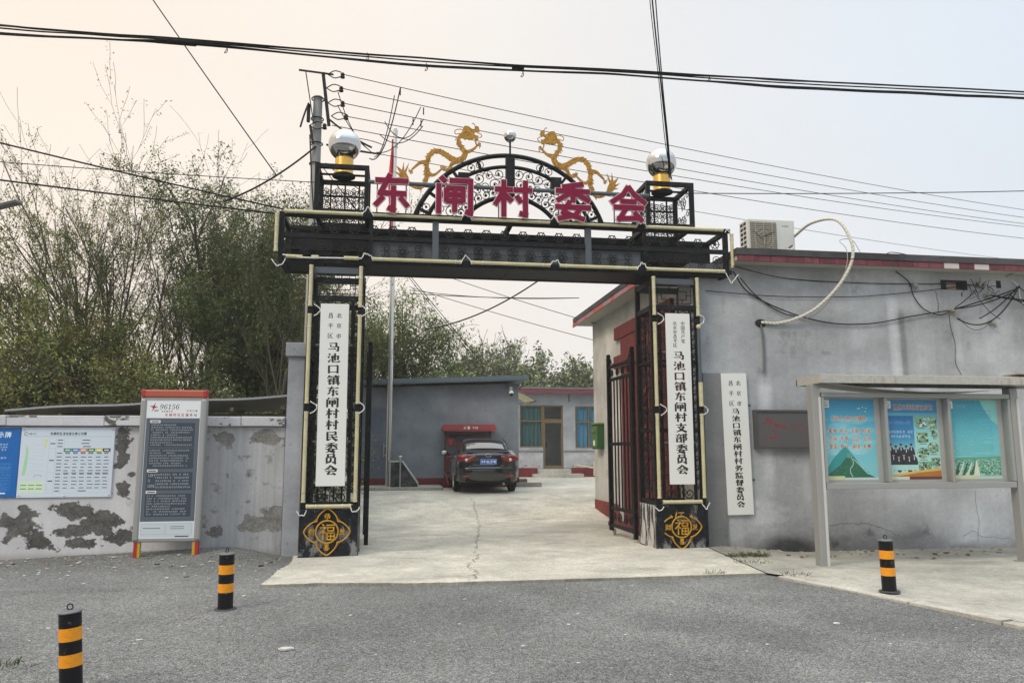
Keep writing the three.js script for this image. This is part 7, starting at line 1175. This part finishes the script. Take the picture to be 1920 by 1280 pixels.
tree('thin_tree', 'thin-crowned mid green tree between the bare tree and the dense dark one', 'tree', -5.1, 0, -22, { ...airy, seed: 57, h: 9.6, r: 0.13, tone: GREEN, leaves: 44, bareTop: 0.95, bareness: 0.7 }, 'trees behind the left wall');
tree('edge_tree', 'loose olive tree with bare top twigs at the left edge of the picture', 'tree', -9.4, 0, -20, { ...airy, seed: 68, h: 5.4, r: 0.11, kids: [6, 5, 4, 3], spread: [0.6, 0.55, 0.6, 0.7], tone: OLIVE, leaves: 60, bareTop: 0.85, bareness: 0.85, autumn: 0.3 }, 'trees behind the left wall');
tree('drooping_tree', 'willow-like tree with drooping leaves beside the flagpole, seen through the gate', 'tree', -2.45, 0.3, -24.4, { ...broad, seed: 79, h: 6.7, r: 0.15, stems: 2, stemLean: 0.2, spread: [0.5, 0.5, 0.7, 0.8], tone: GREEN, autumn: 0.04, droop: 0.12, leaf: 0.095, slim: 0.3, leaves: 60, lean: [0.0, 0], skirt: 0.46, fork: 0.5 }, 'trees behind the left wall');
tree('pole_tree', 'leggy tree with narrow leaves around the utility pole', 'tree', -2.9, 0, -17.6, { ...airy, seed: 80, h: 8.2, r: 0.09, tone: DARK, leaves: 30, bareTop: 1.1, bareness: 0.5, lean: [0.05, 0] }, 'trees behind the left wall');
// undergrowth that fills the ground storey behind the wall
[[-8.6, -18.2, 4.4, 'yellowish bush above the blue notice panel', 0.34], [-6.0, -17.2, 3.7, 'olive bush above the white notice panel', 0.22], [-4.6, -17, 3.1, 'bright olive bush behind the red top of the service board', 0.26], [-3.3, -16.6, 2.9, 'dark bush between service board and wall pier', 0.08], [-7.4, -21.5, 5.0, 'tall tangled bush in the gap between the left trees', 0.2], [-10.5, -19, 4.0, 'brownish bush at the left edge behind the wall', 0.35], [-4.4, -19, 4.4, 'green bush under the dense dark tree', 0.1]].forEach(([x, z, h, l, a], i) => tree('bush', l, 'bush', x, 0, z, { levels: 3, kids: [6, 6, 5], spread: [0.8, 0.75, 0.8], ratio: [0.8, 0.65, 0.6], wobble: 0.35, lift: 0.04, trunk: 0.42, fork: 0.1, leaves: 60, leaf: 0.07, scatter: 0.4, minR: 0.006, seed: 101 + i * 7, h, r: 0.05, stems: 4, stemLean: 0.45, tone: i === 3 || i > 5 ? GREEN : OLIVE, autumn: a }, 'bushes behind the left wall'));
// the far row across the yard, paling into the haze
const farT = { levels: 3, kids: [9, 6, 5], spread: [0.55, 0.6, 0.7], ratio: [0.55, 0.6, 0.55], wobble: 0.25, lift: 0.1, trunk: 0.62, fork: 0.16, leaves: 26, leaf: 0.28, slim: 0.6, scatter: 0.7, minR: 0.02, far: true, autumn: 0.05 };
[[2.6, -52, 8.2, 'leftmost far tree, partly behind the drooping tree'], [4.8, -55, 8.6, 'second far tree, above the middle of the outbuilding roof'], [6.4, -57, 9.2, 'far tree with a rounded crown left of the far bare twigs'], [8.3, -56, 9.9, 'tallest far tree, its top sticking up above the row'], [9.9, -55, 8.9, 'far tree just left of the gap in the row'], [12.2, -57, 8.8, 'far tree just right of the gap in the row'], [14.0, -58, 8.6, 'far tree second from the side wall'], [15.0, -50, 8.6, 'pale yellowish far tree beside the side wall']].forEach(([x, z, h, l], i) => tree('far_tree', l, 'tree', x, 0.3, z, { ...farT, seed: 211 + i * 13, h, r: 0.2, tone: i === 7 ? [0.16, 0.15, 0.06] : i % 2 ? GREEN : DARK, autumn: i === 7 ? 0.5 : 0.05 }, 'far trees beyond the yard'));
[[6.2, -61, 11.4, 'bare far tree fanning up above the left of the row'], [8.6, -63, 11.6, 'bare far tree behind the tallest far tree'], [10.4, -62, 11.0, 'bare far tree right of the tallest one'], [4.0, -63, 9.9, 'low bare far tree at the left of the row']].forEach(([x, z, h, l], i) => tree('far_bare_tree', l, 'tree', x, 0.3, z, { levels: 3, kids: [7, 5, 4], spread: [0.35, 0.35, 0.4], ratio: [0.6, 0.6, 0.6], wobble: 0.15, lift: 0.12, trunk: 0.6, fork: 0.35, leaves: 0, leaf: 0.1, scatter: 0.2, minR: 0.022, seed: 400 + i * 9, h, r: 0.16, tone: GREEN, far: true }, 'far trees beyond the yard'));
{ // a hazy wood beyond, one mass
  const r = rngOf(900), L = new Leaves(), d = V(0, 0, 0), u = V(0, 1, 0);
  for (let i = 0; i < 26000; i++) { const x = lerp(-70, 90, r()), top = 6.4 + 1.6 * Math.sin(x * 0.31) + 1.2 * Math.sin(x * 0.83 + 1), y = 0.4 + top * Math.pow(r(), 0.8), z = -86 - 12 * r(); d.set(r() - 0.5, r() - 0.5, r() - 0.5).normalize(); u.set(r() - 0.5, 0.7, r() - 0.5).normalize(); const v = 0.7 + 0.6 * r(); L.add(x, y, z, 0.55, 0.4, d, u, [0.06 * v, 0.075 * v, 0.032 * v]); }
  structure('far_wood', L.geo(), leafFar, 'hazy line of woodland far beyond the yard', 'stuff');
}
// weeds at the pavement joints
const weed = (x, z, n, s, label, seed) => { const t = thing('weed', label, 'weed', [x, gh(x, z) + 0.02, z], 'weeds in the paving joints'), r = rngOf(seed), L = new Leaves(), d = V(0, 0, 0), u = V(0, 1, 0); for (let i = 0; i < n; i++) { const a = r() * 6.28, k = Math.sqrt(r()) * s; d.set(Math.cos(a) * (0.3 + k) + (r() - 0.5) * 1.6, 0.25 + r(), Math.sin(a) * (0.3 + k) + (r() - 0.5) * 1.6).normalize(); u.set(r() - 0.5, 0.3, r() - 0.5).normalize(); const v = 0.7 + 0.6 * r(), dry = r() < 0.2; L.add(Math.cos(a) * k * 1.7, 0, Math.sin(a) * k * 0.7, 0.03 + 0.075 * r(), 0.008, d, u, dry ? [0.2 * v, 0.16 * v, 0.07 * v] : [0.06 * v, 0.11 * v, 0.03 * v]); } const m = new THREE.Mesh(L.geo(), leafMat); m.name = 'blades'; m.castShadow = true; t.add(m); };
weed(5.3, -11.15, 420, 0.2, 'green grass tuft in the joint right of the right gate pillar', 1); weed(5.05, -10.5, 60, 0.16, 'sparse grass tuft along the joint nearer the road', 2); weed(4.12, -9.66, 34, 0.09, 'tiny weed in the front edge of the concrete apron', 3); weed(5.05, -9.35, 40, 0.13, 'withered weed at the corner of the kerb', 4); weed(-2.75, -6.35, 50, 0.12, 'withered pale weed beside the nearest bollard', 5);
scene.traverse((o) => { if (o.isMesh) { o.castShadow = true; o.receiveShadow = true; } });
renderer.render(scene, camera);
